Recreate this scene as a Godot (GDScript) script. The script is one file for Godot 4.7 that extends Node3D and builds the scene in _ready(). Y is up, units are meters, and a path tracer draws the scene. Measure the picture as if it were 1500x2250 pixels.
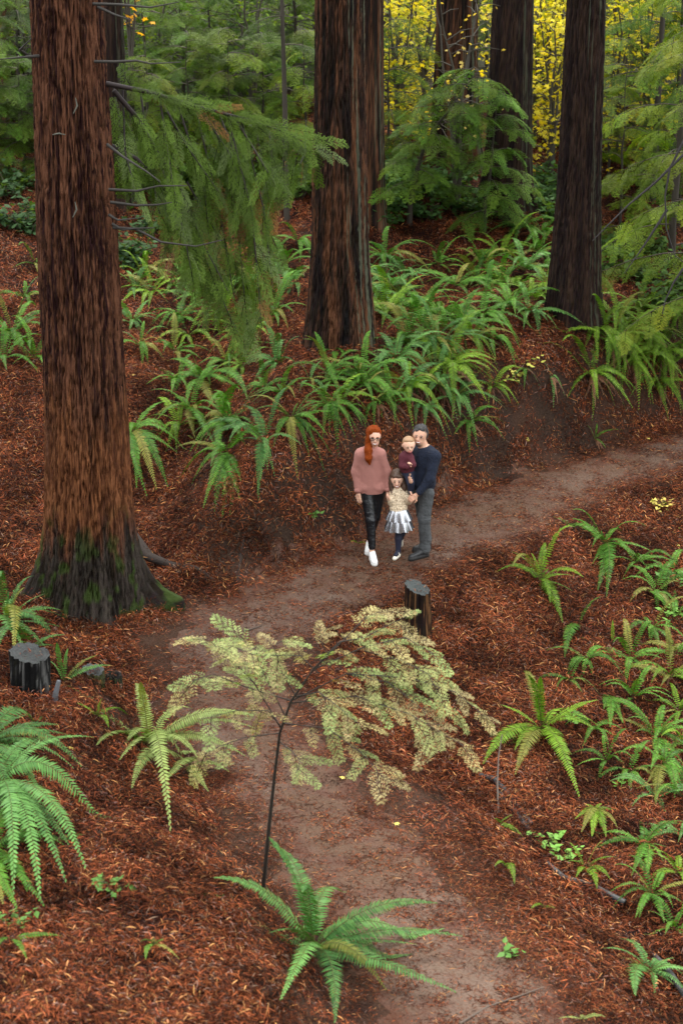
extends Node3D
# A redwood grove in autumn: a trail with a family on it, ferns, big trunks, maples behind.

const PATH := [Vector2(7.88, -30.16), Vector2(5.06, -28.22), Vector2(3.57, -27.01), Vector2(2.37, -25.83), Vector2(1.37, -24.59), Vector2(0.46, -23.53), Vector2(-0.33, -22.63), Vector2(-0.96, -21.71), Vector2(-1.28, -20.67), Vector2(-1.20, -19.60), Vector2(-0.87, -18.51), Vector2(-0.42, -17.52), Vector2(-0.01, -16.53), Vector2(0.40, -15.56), Vector2(0.81, -14.60), Vector2(1.09, -13.61), Vector2(1.61, -11.68)]
const PATH_HALF := 0.85
const BEND := 8

var rng := RandomNumberGenerator.new()
var used := {}
var nz := FastNoiseLite.new()
var nz2 := FastNoiseLite.new()
var hm := PackedFloat32Array()
var hm_x0 := -10.0
var hm_z0 := -46.0
var hm_w := 201
var hm_h := 371
var hm_c := 0.1

# ---------------------------------------------------------------- mesh collector
class Geo:
	var v := PackedVector3Array()
	var c := PackedColorArray()
	var i := PackedInt32Array()
	var tint := Color(1, 1, 1)
	func tri(a: Vector3, b: Vector3, d: Vector3) -> void:
		var n := v.size()
		v.append(a); v.append(b); v.append(d)
		c.append(tint); c.append(tint); c.append(tint)
		i.append(n); i.append(n + 1); i.append(n + 2)
	func quad(a: Vector3, b: Vector3, d: Vector3, e: Vector3) -> void:
		var n := v.size()
		v.append(a); v.append(b); v.append(d); v.append(e)
		c.append(tint); c.append(tint); c.append(tint); c.append(tint)
		i.append(n); i.append(n + 1); i.append(n + 2); i.append(n); i.append(n + 2); i.append(n + 3)
	func tube(p: Array, r: Array, sides: int, caps := true) -> void:
		var n0 := v.size()
		var up := Vector3(0.31, 0.2, 0.93).normalized()
		var m := p.size()
		for k in m:
			var t: Vector3 = ((p[min(k + 1, m - 1)] as Vector3) - (p[max(k - 1, 0)] as Vector3)).normalized()
			var s := t.cross(up)
			if s.length() < 0.1: s = t.cross(Vector3.RIGHT)
			s = s.normalized()
			up = s.cross(t).normalized()
			for j in sides:
				var a := TAU * j / sides
				v.append((p[k] as Vector3) + (s * cos(a) + up * sin(a)) * float(r[k]))
				c.append(tint)
		for k in m - 1:
			for j in sides:
				var a := n0 + k * sides + j
				var b := n0 + k * sides + (j + 1) % sides
				i.append(a); i.append(a + sides); i.append(b)
				i.append(b); i.append(a + sides); i.append(b + sides)
		if caps:
			for e in [0, m - 1]:
				var n := v.size()
				v.append(p[e]); c.append(tint)
				for j in sides:
					var a: int = n0 + int(e) * sides + j
					var b: int = n0 + int(e) * sides + (j + 1) % sides
					i.append(n)
					if e == 0: i.append(a); i.append(b)
					else: i.append(b); i.append(a)
	func mesh(smooth := false) -> ArrayMesh:
		var a := []
		a.resize(Mesh.ARRAY_MAX)
		a[Mesh.ARRAY_VERTEX] = v
		a[Mesh.ARRAY_COLOR] = c
		a[Mesh.ARRAY_INDEX] = i
		if smooth:
			# area-weighted normals on shared vertices
			var n := PackedVector3Array()
			n.resize(v.size())
			for k in range(0, i.size(), 3):
				var p := v[i[k]]
				var f := (v[i[k + 2]] - p).cross(v[i[k + 1]] - p)
				n[i[k]] += f; n[i[k + 1]] += f; n[i[k + 2]] += f
			for k in n.size(): n[k] = n[k].normalized() if n[k].length_squared() > 1e-20 else Vector3.UP
			a[Mesh.ARRAY_NORMAL] = n
		var m := ArrayMesh.new()
		m.add_surface_from_arrays(Mesh.PRIMITIVE_TRIANGLES, a)
		return m

# ---------------------------------------------------------------- naming and tagging
func numbered(called: String) -> String:
	if not used.has(called):
		used[called] = 0
		return called
	used[called] += 1
	return "%s_%03d" % [called, used[called]]

func thing(called: String, label: String, category: String, at := Vector3.ZERO, group := "") -> Node3D:
	var o := Node3D.new()
	o.name = numbered(called)
	add_child(o)
	o.position = at
	o.set_meta("label", label)
	o.set_meta("category", category)
	if group != "": o.set_meta("group", group)
	return o

func put(called: String, m: Mesh, mat: Material, parent: Node3D) -> MeshInstance3D:
	var o := MeshInstance3D.new()
	o.name = called
	o.mesh = m
	o.material_override = mat
	parent.add_child(o, true)
	return o

func single(called: String, m: Mesh, mat: Material, label: String, category: String, at := Vector3.ZERO, group := "") -> MeshInstance3D:
	var o := put(numbered(called), m, mat, self)
	o.position = at
	o.set_meta("label", label)
	o.set_meta("category", category)
	if group != "": o.set_meta("group", group)
	return o

func structure(called: String, m: Mesh, mat: Material) -> MeshInstance3D:
	var o := put(numbered(called), m, mat, self)
	o.set_meta("kind", "structure")
	return o

func copies(called: String, m: Mesh, mat: Material, xf: Array, cols: Array, parent: Node3D) -> MultiMeshInstance3D:
	var mm := MultiMesh.new()
	mm.transform_format = MultiMesh.TRANSFORM_3D
	mm.use_colors = true
	mm.mesh = m
	mm.instance_count = xf.size()
	for k in xf.size():
		mm.set_instance_transform(k, xf[k])
		mm.set_instance_color(k, cols[k])
	var o := MultiMeshInstance3D.new()
	o.name = called
	o.multimesh = mm
	o.material_override = mat
	parent.add_child(o, true)
	return o

# ---------------------------------------------------------------- materials
func lin(r: float, g: float, b: float) -> Color:
	return Color(r, g, b).linear_to_srgb()

func mat(r: float, g: float, b: float, rough := 0.7, vcol := false) -> StandardMaterial3D:
	var m := StandardMaterial3D.new()
	m.albedo_color = lin(r, g, b)
	m.roughness = rough
	m.vertex_color_use_as_albedo = vcol
	m.cull_mode = BaseMaterial3D.CULL_DISABLED
	return m

func leafy(back: Color, rough := 0.5) -> StandardMaterial3D:
	var m := mat(1, 1, 1, rough, true)
	m.backlight_enabled = true
	m.backlight = back
	m.metallic_specular = 0.2
	return m

func noise_tex(freq: float, w: int, normal := false, strength := 4.0, kind := FastNoiseLite.TYPE_SIMPLEX_SMOOTH, lo := 0.0, hi := 1.0) -> NoiseTexture2D:
	var t := NoiseTexture2D.new()
	var n := FastNoiseLite.new()
	n.noise_type = kind
	n.frequency = freq
	n.fractal_octaves = 4
	n.seed = 7
	t.noise = n
	t.width = w
	t.height = w
	t.seamless = true
	t.as_normal_map = normal
	t.bump_strength = strength
	if not normal:
		var g := Gradient.new()
		g.set_color(0, Color(lo, lo, lo))
		g.set_color(1, Color(hi, hi, hi))
		t.color_ramp = g
	return t

# a tile of short strewn strokes: fallen needles and twiglets, as tones round one
func needle_tile(size: int, count: int, sd: int, base: Color, lo: Color, hi: Color) -> ImageTexture:
	var r := RandomNumberGenerator.new()
	r.seed = sd
	var im := Image.create(size, size, false, Image.FORMAT_RGB8)
	im.fill(base)
	for k in count:
		var p := Vector2(r.randf() * size, r.randf() * size)
		var a := r.randf() * TAU
		var l := r.randf_range(10, 46)
		var bend := r.randf_range(-0.03, 0.03)
		var t := pow(r.randf(), 1.6)
		var col := lo.lerp(hi, t)
		for s in int(l):
			p += Vector2(cos(a), sin(a))
			a += bend
			var x := posmod(int(p.x), size)
			var y := posmod(int(p.y), size)
			im.set_pixel(x, y, col)
			im.set_pixel((x + 1) % size, y, col)
	im.generate_mipmaps()
	return ImageTexture.create_from_image(im)

# ---------------------------------------------------------------- the lie of the land
func sm(a: float, b: float, x: float) -> float:
	var t := clampf((x - a) / (b - a), 0.0, 1.0)
	return t * t * (3.0 - 2.0 * t)

func near_path(x: float, z: float, i0: int, i1: int) -> Vector2:
	var best := 1e9
	var side := 0.0
	for i in range(i0, i1):
		var a: Vector2 = PATH[i]
		var d: Vector2 = PATH[i + 1] - a
		var px := x - a.x
		var pz := z - a.y
		var t := clampf((px * d.x + pz * d.y) / d.length_squared(), 0.0, 1.0)
		var ex := px - t * d.x
		var ez := pz - t * d.y
		var q := ex * ex + ez * ez
		if q < best:
			best = q
			side = d.x * ez - d.y * ex
	return Vector2(sqrt(best), side)

func land(x: float, z: float) -> float:
	var u := near_path(x, z, 0, BEND)
	var l := near_path(x, z, BEND, PATH.size() - 1)
	var q := minf(u.x, l.x)
	var s := u.y if u.x <= l.x else l.y
	var e := maxf(q - PATH_HALF, 0.0)
	var dd := -z
	var h := 0.0
	if s >= 0.0:
		var up := sm(-2.6, -0.6, x) * sm(22.5, 24.0, dd)
		var fore := 1.0 - sm(18.5, 20.3, dd)
		var b := 0.10 + 0.75 * up + 0.45 * fore
		var k := 0.16 + 0.10 * sm(24, 27, dd) + 0.10 * fore
		h = b * sm(0.0, 0.9, e) + 0.55 * up * sm(0.0, 0.5, e) * (1.0 - sm(1.3, 4.0, e)) + k * maxf(0.0, minf(e, 9.5) - 0.4) * sm(0.4, 1.4, e)
		h += 0.05 * maxf(0.0, minf(e, 30.0) - 9.5) * (1.0 - 2.2 * sm(1.5, 4.5, x))
	else:
		h = -minf(0.55 * sm(0.0, 1.3, l.x - PATH_HALF) + 0.12 * maxf(0.0, l.x - PATH_HALF - 0.6), 0.24 * maxf(0.0, u.x - PATH_HALF)) * sm(0.0, 0.25, e)
	h += 0.42 * maxf(0.0, minf(z, 12.0) + 11.0)
	h += (0.05 * sin(x * 1.3 + z * 0.7) + 0.04 * sin(x * 2.9 - z * 2.1 + 1.0)) * sm(0.0, 1.0, e)
	h += nz.get_noise_2d(x * 22.0, z * 22.0) * (0.02 + 0.09 * sm(0.0, 0.8, e)) + nz2.get_noise_2d(x * 90.0, z * 90.0) * 0.06 * sm(0.0, 0.5, e)
	return h

func make_heights() -> void:
	hm.resize(hm_w * hm_h)
	for j in hm_h:
		for i in hm_w:
			hm[j * hm_w + i] = land(hm_x0 + i * hm_c, hm_z0 + j * hm_c)

func ground_at(x: float, z: float) -> float:
	var fx := (x - hm_x0) / hm_c
	var fz := (z - hm_z0) / hm_c
	var i := int(floor(fx))
	var j := int(floor(fz))
	if i < 0 or j < 0 or i >= hm_w - 1 or j >= hm_h - 1: return land(x, z)
	fx -= i
	fz -= j
	var n := j * hm_w + i
	return lerpf(lerpf(hm[n], hm[n + 1], fx), lerpf(hm[n + hm_w], hm[n + hm_w + 1], fx), fz)

func slope_at(x: float, z: float) -> Vector3:
	return Vector3(ground_at(x - 0.15, z) - ground_at(x + 0.15, z), 0.3, ground_at(x, z - 0.15) - ground_at(x, z + 0.15)).normalized()

func spot(x: float, z: float, lift := 0.0) -> Vector3:
	return Vector3(x, ground_at(x, z) + lift, z)

# how far from the trodden line; the trail spreads out where it bends round the broad trunk
func path_dist(x: float, z: float) -> float:
	var wide := 0.75 * exp(-(pow((x + 1.75) / 0.95, 2.0) + pow((z + 21.2) / 0.8, 2.0))) + 0.18 * sm(-20.5, -19.0, z)
	return near_path(x, z, 0, PATH.size() - 1).x - wide

# ---------------------------------------------------------------- ground, path, litter
func axis(lo: float, hi: float, step: float, far: float) -> PackedFloat32Array:
	var a := PackedFloat32Array()
	var left := []
	var p := lo
	var s := step
	while p > -far:
		s *= 1.35
		p -= s
		left.append(p)
	left.reverse()
	a.append_array(PackedFloat32Array(left))
	var n := int(round((hi - lo) / step))
	for k in n + 1: a.append(lo + k * step)
	p = hi
	s = step
	while p < far:
		s *= 1.35
		p += s
		a.append(p)
	return a

func make_ground() -> void:
	var xs := axis(-9.9, 9.9, 0.1, 450.0)
	var zs := axis(-45.9, -9.1, 0.1, 450.0)
	var g := Geo.new()
	var w := xs.size()
	for z in zs:
		for x in xs:
			g.v.append(Vector3(x, ground_at(x, z), z))
			var far := sm(36.0, 46.0, -z) if z < 0.0 else 0.0
			var n1 := nz.get_noise_2d(x * 9.0 + 40.0, z * 9.0)
			var n2 := nz2.get_noise_2d(x * 30.0, z * 30.0)
			var litter := Color(0.050, 0.016, 0.009).lerp(Color(0.018, 0.007, 0.005), clampf(n1 * 1.3 + 0.4, 0, 1))
			var soil := Color(0.080, 0.054, 0.039)
			# bare soil shows in the cut bank above the trail and in worn patches
			var sl := 1.0 - slope_at(x, z).y if absf(x) < 9.5 and z > -45.0 and z < -10.0 else 0.0
			litter = litter.lerp(soil, clampf(sm(0.14, 0.26, sl + n2 * 0.07), 0, 1))
			if absf(x) < 9.0 and z > -34.0 and z < -10.0:
				var pd := path_dist(x, z)
				var worn := 1.0 - sm(0.75, 1.35, pd + n2 * 0.5 + n1 * 0.3)
				litter = litter.lerp(Color(0.118, 0.068, 0.046), worn)
			g.c.append(litter.lerp(Color(0.05, 0.055, 0.022), far))
	for j in zs.size() - 1:
		for i in w - 1:
			var n := j * w + i
			g.i.append(n); g.i.append(n + 1); g.i.append(n + w)
			g.i.append(n + 1); g.i.append(n + w + 1); g.i.append(n + w)
	var m := mat(1, 1, 1, 0.75, true)
	m.albedo_texture = needle_tile(1024, 9000, 3, Color(0.62, 0.60, 0.60), Color(0.42, 0.36, 0.34), Color(1.0, 0.92, 0.84))
	m.uv1_triplanar = true
	m.uv1_world_triplanar = true
	m.uv1_scale = Vector3(0.8, 0.8, 0.8)
	m.normal_enabled = true
	m.normal_texture = noise_tex(0.06, 512, true, 10.0)
	m.normal_scale = 1.0
	m.metallic_specular = 0.2
	structure("ground", g.mesh(true), m)

func make_path() -> void:
	# the trodden trail: a sheet that lies a little proud in the middle and dips under the litter at its ragged edges
	var c := Curve2D.new()
	for k in PATH.size():
		var t: Vector2 = (PATH[mini(k + 1, PATH.size() - 1)] - PATH[maxi(k - 1, 0)]) / 6.0
		c.add_point(PATH[k], -t, t)
	var total := c.get_baked_length()
	var rows := int(total / 0.08)
	var cols := 28
	var g := Geo.new()
	for r in rows + 1:
		var d := total * r / rows
		var p := c.sample_baked(d)
		var t := (c.sample_baked(minf(d + 0.05, total)) - c.sample_baked(maxf(d - 0.05, 0.0))).normalized()
		var s := Vector2(-t.y, t.x)
		for k in cols + 1:
			var f := 2.0 * k / cols - 1.0
			var wide := 1.02 + 0.28 * nz2.get_noise_2d(d * 16.0, 50.0 * signf(f))
			if d > 7.0 and d < 12.5: wide += 0.25
			var q := p + s * f * wide
			var lift := 0.022 - 0.075 * pow(absf(f), 3.0) + 0.014 * nz.get_noise_2d(q.x * 60.0, q.y * 60.0)
			g.v.append(Vector3(q.x, ground_at(q.x, q.y) + lift, q.y))
			var n := nz2.get_noise_2d(q.x * 14.0, q.y * 14.0)
			var n3 := nz.get_noise_2d(q.x * 45.0 + 9.0, q.y * 45.0)
			var dirt := Color(0.128, 0.071, 0.047).lerp(Color(0.162, 0.108, 0.080), clampf(n * 1.6, 0, 1)).lerp(Color(0.10, 0.036, 0.019), clampf(0.35 + n3 * 1.4 + (absf(f) - 0.6) * 1.2, 0, 1))
			g.c.append(dirt)
	for r in rows:
		for k in cols:
			var n := r * (cols + 1) + k
			var w := cols + 1
			g.i.append(n); g.i.append(n + w); g.i.append(n + 1)
			g.i.append(n + 1); g.i.append(n + w); g.i.append(n + w + 1)
	var m := mat(1, 1, 1, 0.7, true)
	m.albedo_texture = needle_tile(1024, 4200, 5, Color(0.80, 0.80, 0.80), Color(0.52, 0.42, 0.38), Color(1.0, 0.82, 0.70))
	m.uv1_triplanar = true
	m.uv1_world_triplanar = true
	m.uv1_scale = Vector3(0.75, 0.75, 0.75)
	m.normal_enabled = true
	m.normal_texture = noise_tex(0.05, 512, true, 8.0)
	m.metallic_specular = 0.3
	structure("path", g.mesh(true), m)

# a handful of fallen redwood twiglets: flat feathery strips, curled and crossing
func litter_mesh(sd: int, count: int, wide: float, rise: float) -> ArrayMesh:
	var r := RandomNumberGenerator.new()
	r.seed = sd
	var g := Geo.new()
	for k in count:
		var a := r.randf() * TAU
		var rad := sqrt(r.randf()) * wide
		var p := Vector3(cos(a) * rad, r.randf_range(0.004, rise), sin(a) * rad)
		var dir := r.randf() * TAU
		var l := r.randf_range(0.02, 0.075)
		var w := r.randf_range(0.0012, 0.0038)
		var t := r.randf()
		var col := Color(0.030, 0.009, 0.0055).lerp(Color(0.27, 0.076, 0.030), t * t)
		if r.randf() < 0.05: col = Color(0.36, 0.17, 0.07)
		if r.randf() < 0.12: col = Color(0.035, 0.018, 0.013)
		if r.randf() < 0.05: col = Color(0.17, 0.105, 0.08)
		g.tint = col
		var segs := 3
		var tilt := r.randf_range(-0.35, 0.35)
		var last := p
		var lastw := w * 0.4
		var bend := r.randf_range(-0.25, 0.25)
		var roll := r.randf_range(-0.8, 0.8)
		for s in segs:
			dir += bend
			var q := last + Vector3(cos(dir), tilt - 0.25 * s, sin(dir)) * (l / segs)
			q.y = maxf(q.y, 0.002)
			var side := Vector3(-sin(dir), roll, cos(dir)).normalized()
			var nw := w if s < segs - 1 else w * 0.25
			g.quad(last - side * lastw, last + side * lastw, q + side * nw, q - side * nw)
			last = q
			lastw = nw
	return g.mesh()

func make_litter() -> void:
	rng.seed = 21
	var m := mat(1, 1, 1, 0.6, true)
	m.metallic_specular = 0.12
	var meshes := [litter_mesh(1, 84, 0.17, 0.06), litter_mesh(2, 76, 0.15, 0.045), litter_mesh(3, 90, 0.18, 0.08), litter_mesh(4, 70, 0.22, 0.010)]
	var xf := [[], [], [], []]
	var cl := [[], [], [], []]
	var z := -10.4
	while z > -41.0:
		var half := -z * 0.185 + 0.9
		var step := 0.085 if z > -30.0 else 0.13
		var n := int(2.0 * half / step)
		for k in n:
			var x := -half + step * k + rng.randf_range(-0.08, 0.08)
			var zz := z + rng.randf_range(-0.08, 0.08)
			var pd := path_dist(x, zz)
			var patch := nz2.get_noise_2d(x * 14.0, zz * 14.0)
			var keep := sm(0.5, 1.15, pd + patch * 0.7) * 0.87 + 0.13
			if nz.get_noise_2d(x * 26.0 + 300.0, zz * 26.0) > 0.36: keep *= 0.25
			if pd < 1.3 and rng.randf() < 0.16:
				xf[3].append(Transform3D(Basis(Quaternion(Vector3.UP, slope_at(x, zz))) * Basis(Vector3.UP, rng.randf() * TAU) * Basis.from_scale(Vector3(1.0, 0.7, 1.0) * rng.randf_range(0.7, 1.2)), spot(x, zz, 0.020)))
				var tp := rng.randf_range(0.5, 1.3)
				cl[3].append(Color(tp, tp, tp))
			if rng.randf() > keep: continue
			var nrm := slope_at(x, zz)
			if nrm.y < 0.80 and rng.randf() < 0.5: continue
			var b := Basis(Quaternion(Vector3.UP, nrm)) * Basis(Vector3.UP, rng.randf() * TAU)
			var s := rng.randf_range(0.7, 1.5) * (0.6 if pd < 0.8 else 1.0)
			b = b * Basis.from_scale(Vector3(s, s * (0.5 if pd < 0.8 else 1.0), s))
			var w := rng.randi() % 3
			xf[w].append(Transform3D(b, spot(x, zz, 0.012 if pd < 1.0 else 0.0)))
			var t := clampf(0.82 + 1.1 * nz.get_noise_2d(x * 20.0, zz * 20.0) + rng.randf_range(-0.35, 0.4), 0.2, 1.6)
			cl[w].append(Color(t, t * rng.randf_range(0.92, 1.1), t * rng.randf_range(0.9, 1.1)))
		z -= step
	for w in 4:
		var o := copies(numbered("needle_litter"), meshes[w], m, xf[w], cl[w], self)
		o.set_meta("kind", "stuff")
		o.set_meta("label", "rust brown fallen redwood needles and twiglets covering the forest floor")
		o.set_meta("category", "leaf litter")

# ---------------------------------------------------------------- trunks
# profile: Array of [height, radius]; the bark is cut into long vertical ridges
func trunk_mesh(prof: Array, top: float, lobes: float, flare: float, ridge: float, sides: int, rows_low: int, sd: float, paint: Callable, spread := []) -> ArrayMesh:
	var g := Geo.new()
	var hs := []
	for k in rows_low + 1: hs.append(-0.5 + 9.0 * k / rows_low)
	var h := 8.5
	while h < top:
		h += 0.8
		hs.append(h)
	for hh: float in hs:
		var r := float(prof[prof.size() - 1][1])
		for k in prof.size() - 1:
			if hh <= prof[k + 1][0]:
				r = lerpf(prof[k][1], prof[k + 1][1], clampf((hh - prof[k][0]) / (prof[k + 1][0] - prof[k][0]), 0.0, 1.0))
				break
		if hh > prof[prof.size() - 1][0]: r *= maxf(0.15, 1.0 - (hh - prof[prof.size() - 1][0]) / (top * 1.05))
		for j in sides:
			var a := TAU * j / sides
			var ca := cos(a)
			var sa := sin(a)
			var fl := flare * exp(-maxf(hh, -0.2) / 0.38) * (0.55 + 0.45 * lobes * sin(a * 5.0 + sd) + 0.35 * lobes * sin(a * 3.0 + sd * 2.0))
			for sp in spread:
				var da := wrapf(a - float(sp[0]), -PI, PI) / float(sp[2])
				if absf(da) < 2.5: fl += float(sp[1]) * exp(-maxf(hh, -0.1) / float(sp[3])) * exp(-da * da)
			var q := r + fl
			# bark: long ridges that wander and join
			var wob := nz.get_noise_3d(ca * 30.0 + sd * 10.0, hh * 9.0, sa * 30.0) * 0.09
			var f1 := nz2.get_noise_3d((ca + wob) * r * 620.0 + sd * 31.0, hh * 48.0, (sa + wob) * r * 620.0)
			var f2 := nz.get_noise_3d(ca * r * 1500.0, hh * 110.0 + sd, sa * r * 1500.0)
			var big := nz.get_noise_3d(ca * 22.0, hh * 6.0 + sd * 7.0, sa * 22.0)
			q += ridge * (0.5 - 1.7 * (1.0 - sm(0.0, 0.16, absf(f1)))) + ridge * 0.8 * f2 + 0.03 * big * (r / 0.45)
			g.v.append(Vector3(ca * q, hh, sa * q))
			g.c.append(paint.call(a, hh, ca, sa, r))
	for k in hs.size() - 1:
		for j in sides:
			var n := k * sides + j
			var n2 := k * sides + (j + 1) % sides
			g.i.append(n); g.i.append(n2); g.i.append(n + sides)
			g.i.append(n2); g.i.append(n2 + sides); g.i.append(n + sides)
	return g.mesh(true)

func streak(ca: float, hh: float, sa: float, fx: float, fy: float, off: float) -> float:
	return nz2.get_noise_3d(ca * fx + off, hh * fy, sa * fx - off)

var bark_mat: StandardMaterial3D
var twig_mat: StandardMaterial3D

# ---------------------------------------------------------------- sprays and foliage
# a flat spray: axis along +x, twigs to both sides, leaves on each; droops along its length
func spray_mesh(sd: int, length: float, twigs: int, pairs: int, leaf: float, leaf_w: float, droop: float, lo: Color, hi: Color, broad := 0.42) -> ArrayMesh:
	var r := RandomNumberGenerator.new()
	r.seed = sd
	var g := Geo.new()
	var at := func(t: float, s: float) -> Vector3:
		return Vector3(t * length * (1.0 - 0.18 * droop * t), -droop * length * t * t * 0.55 - absf(s) * absf(s) * 0.5 * droop, s)
	g.tint = Color(0.05, 0.035, 0.02)
	for k in 6:
		var a: Vector3 = at.call(k / 6.0, 0.0)
		var b: Vector3 = at.call((k + 1) / 6.0, 0.0)
		var w := 0.006 * (1.0 - k / 7.0)
		g.quad(a - Vector3(0, 0, w), a + Vector3(0, 0, w), b + Vector3(0, 0, w * 0.8), b - Vector3(0, 0, w * 0.8))
	for k in twigs:
		var t0 := 0.06 + 0.9 * k / twigs
		for sgn in [-1.0, 1.0]:
			var tl := length * (broad * (1.0 - t0) + 0.10) * r.randf_range(0.7, 1.15)
			var ang := deg_to_rad(r.randf_range(38, 62))
			var o: Vector3 = at.call(t0 + (0.02 if sgn > 0 else 0.0), 0.0)
			var d := Vector3(cos(ang), r.randf_range(-0.12, 0.1), sin(ang) * sgn)
			var side := Vector3(-sin(ang) * sgn, 0.0, cos(ang)).normalized()
			var tone := r.randf()
			for p in pairs:
				var u := (p + 0.5) / pairs
				var c := o + d * tl * u + Vector3(0, -droop * tl * u * u * 0.45, 0)
				var ll := leaf * (1.0 - 0.45 * u) * r.randf_range(0.8, 1.2)
				g.tint = lo.lerp(hi, clampf(tone * 0.7 + r.randf_range(-0.05, 0.35), 0, 1))
				for s2 in [-1.0, 1.0]:
					var tip: Vector3 = c + (side * s2 * 0.8 + d * 0.6) * ll + Vector3(0, r.randf_range(-0.25, 0.12) * ll, 0)
					var mid: Vector3 = (c + tip) * 0.5
					var ax: Vector3 = (tip - c).normalized().cross(Vector3.UP).normalized() * leaf_w + Vector3(0, r.randf_range(-0.5, 0.5) * leaf_w, 0)
					g.quad(c, mid + ax, tip, mid - ax)
	return g.mesh()

var sprays := []
var pale_sprays := []
var needle_mat: StandardMaterial3D

# transform that lays a spray along DIR with its flat side towards UP
func lay(o: Vector3, dir: Vector3, up: Vector3, s: float) -> Transform3D:
	var x := dir.normalized()
	var z := x.cross(up)
	if z.length() < 0.05: z = x.cross(Vector3(0.3, 0.2, 1))
	z = z.normalized()
	return Transform3D(Basis(x * s, z.cross(x).normalized() * s, z * s), o)

# a young conifer: stem, limbs and a crown of drooping sprays
func conifer(called: String, label: String, group: String, base: Vector3, height: float, reach: float, boughs: int, from: float, droop: float, tone: Color, stem_r: float, sd: int, lean := Vector3.ZERO, kind := 0) -> Node3D:
	var r := RandomNumberGenerator.new()
	r.seed = sd
	var t := thing(called, label, "tree", base, group)
	var pts := []
	var rad := []
	for k in 9:
		var f := k / 8.0
		pts.append(Vector3(lean.x * f * f + r.randf_range(-0.03, 0.03), height * f - (0.3 if k == 0 else 0.0), lean.z * f * f + r.randf_range(-0.03, 0.03)))
		rad.append(stem_r * (1.0 - 0.85 * f))
	var g := Geo.new()
	g.tint = Color(0.035, 0.024, 0.018)
	g.tube(pts, rad, 8)
	put("trunk", g.mesh(true), twig_mat, t)
	var lim := Geo.new()
	lim.tint = Color(0.04, 0.03, 0.02)
	var xf := []
	var cl := []
	for k in boughs:
		var f := from + (1.0 - from) * (k + r.randf()) / boughs
		var i := int(f * 8.0)
		var o: Vector3 = (pts[mini(i, 7)] as Vector3).lerp(pts[mini(i + 1, 8)], f * 8.0 - i)
		var az := k * 2.4 + r.randf_range(-0.4, 0.4)
		var l := reach * (1.0 - 0.72 * f) * r.randf_range(0.65, 1.15) + 0.2
		var h := Vector3(cos(az), 0, sin(az))
		var bp := []
		var br := []
		for s in 6:
			var u := s / 5.0
			bp.append(o + h * l * u + Vector3(0, l * (0.22 * u - droop * 0.75 * u * u), 0))
			br.append(0.012 * (1.0 - 0.8 * u) * (0.6 + l * 0.3))
		lim.tube(bp, br, 4, false)
		var n := int(l / 0.16) + 3
		var tb := r.randf_range(0.6, 1.25)
		for s in n:
			var u := 0.16 + 0.84 * float(s) / n
			var q := o + h * l * u + Vector3(0, l * (0.22 * u - droop * 0.75 * u * u), 0)
			var tangent := (h + Vector3(0, 0.22 - droop * 1.5 * u, 0)).normalized()
			var sd2 := h.cross(Vector3.UP) * (1.0 if s % 2 == 0 else -1.0)
			var d := (tangent * r.randf_range(0.35, 0.9) + sd2 * r.randf_range(0.3, 0.9) + Vector3(0, -droop * r.randf_range(0.1, 0.8), 0)).normalized()
			var sc := r.randf_range(0.7, 1.2) * (0.75 + 0.25 * (1.0 - u))
			xf.append(lay(q, d, Vector3(r.randf_range(-0.3, 0.3), 1, r.randf_range(-0.3, 0.3)), sc))
			var v := tb * r.randf_range(0.75, 1.25)
			cl.append(Color(tone.r * v * r.randf_range(0.85, 1.2), tone.g * v, tone.b * v * r.randf_range(0.8, 1.2)))
	put("limbs", lim.mesh(), twig_mat, t)
	var cr := copies("crown", sprays[(sd + kind) % sprays.size()], needle_mat, xf, cl, t)
	cr.set_meta("kind", "stuff")
	return t

# maple leaf: five pointed lobes, slightly cupped
func maple_leaf(size: float) -> ArrayMesh:
	var g := Geo.new()
	var lob := [[0.0, 1.0], [0.42, 0.5], [0.8, 0.92], [1.3, 0.48], [1.85, 0.72], [2.6, 0.3], [PI, 0.12]]
	var ring := []
	for k in lob.size(): ring.append(Vector3(sin(lob[k][0]) * lob[k][1], 0, cos(lob[k][0]) * lob[k][1]))
	for k in range(lob.size() - 2, 0, -1): ring.append(Vector3(-sin(lob[k][0]) * lob[k][1], 0, cos(lob[k][0]) * lob[k][1]))
	for k in ring.size():
		var a: Vector3 = ring[k] * size * 0.5
		var b: Vector3 = ring[(k + 1) % ring.size()] * size * 0.5
		a.y = -a.length() * 0.22
		b.y = -b.length() * 0.22
		g.tri(Vector3.ZERO, a, b)
	return g.mesh()

var leaf_mesh: ArrayMesh
var small_leaf: ArrayMesh
var maple_mat: StandardMaterial3D

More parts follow.
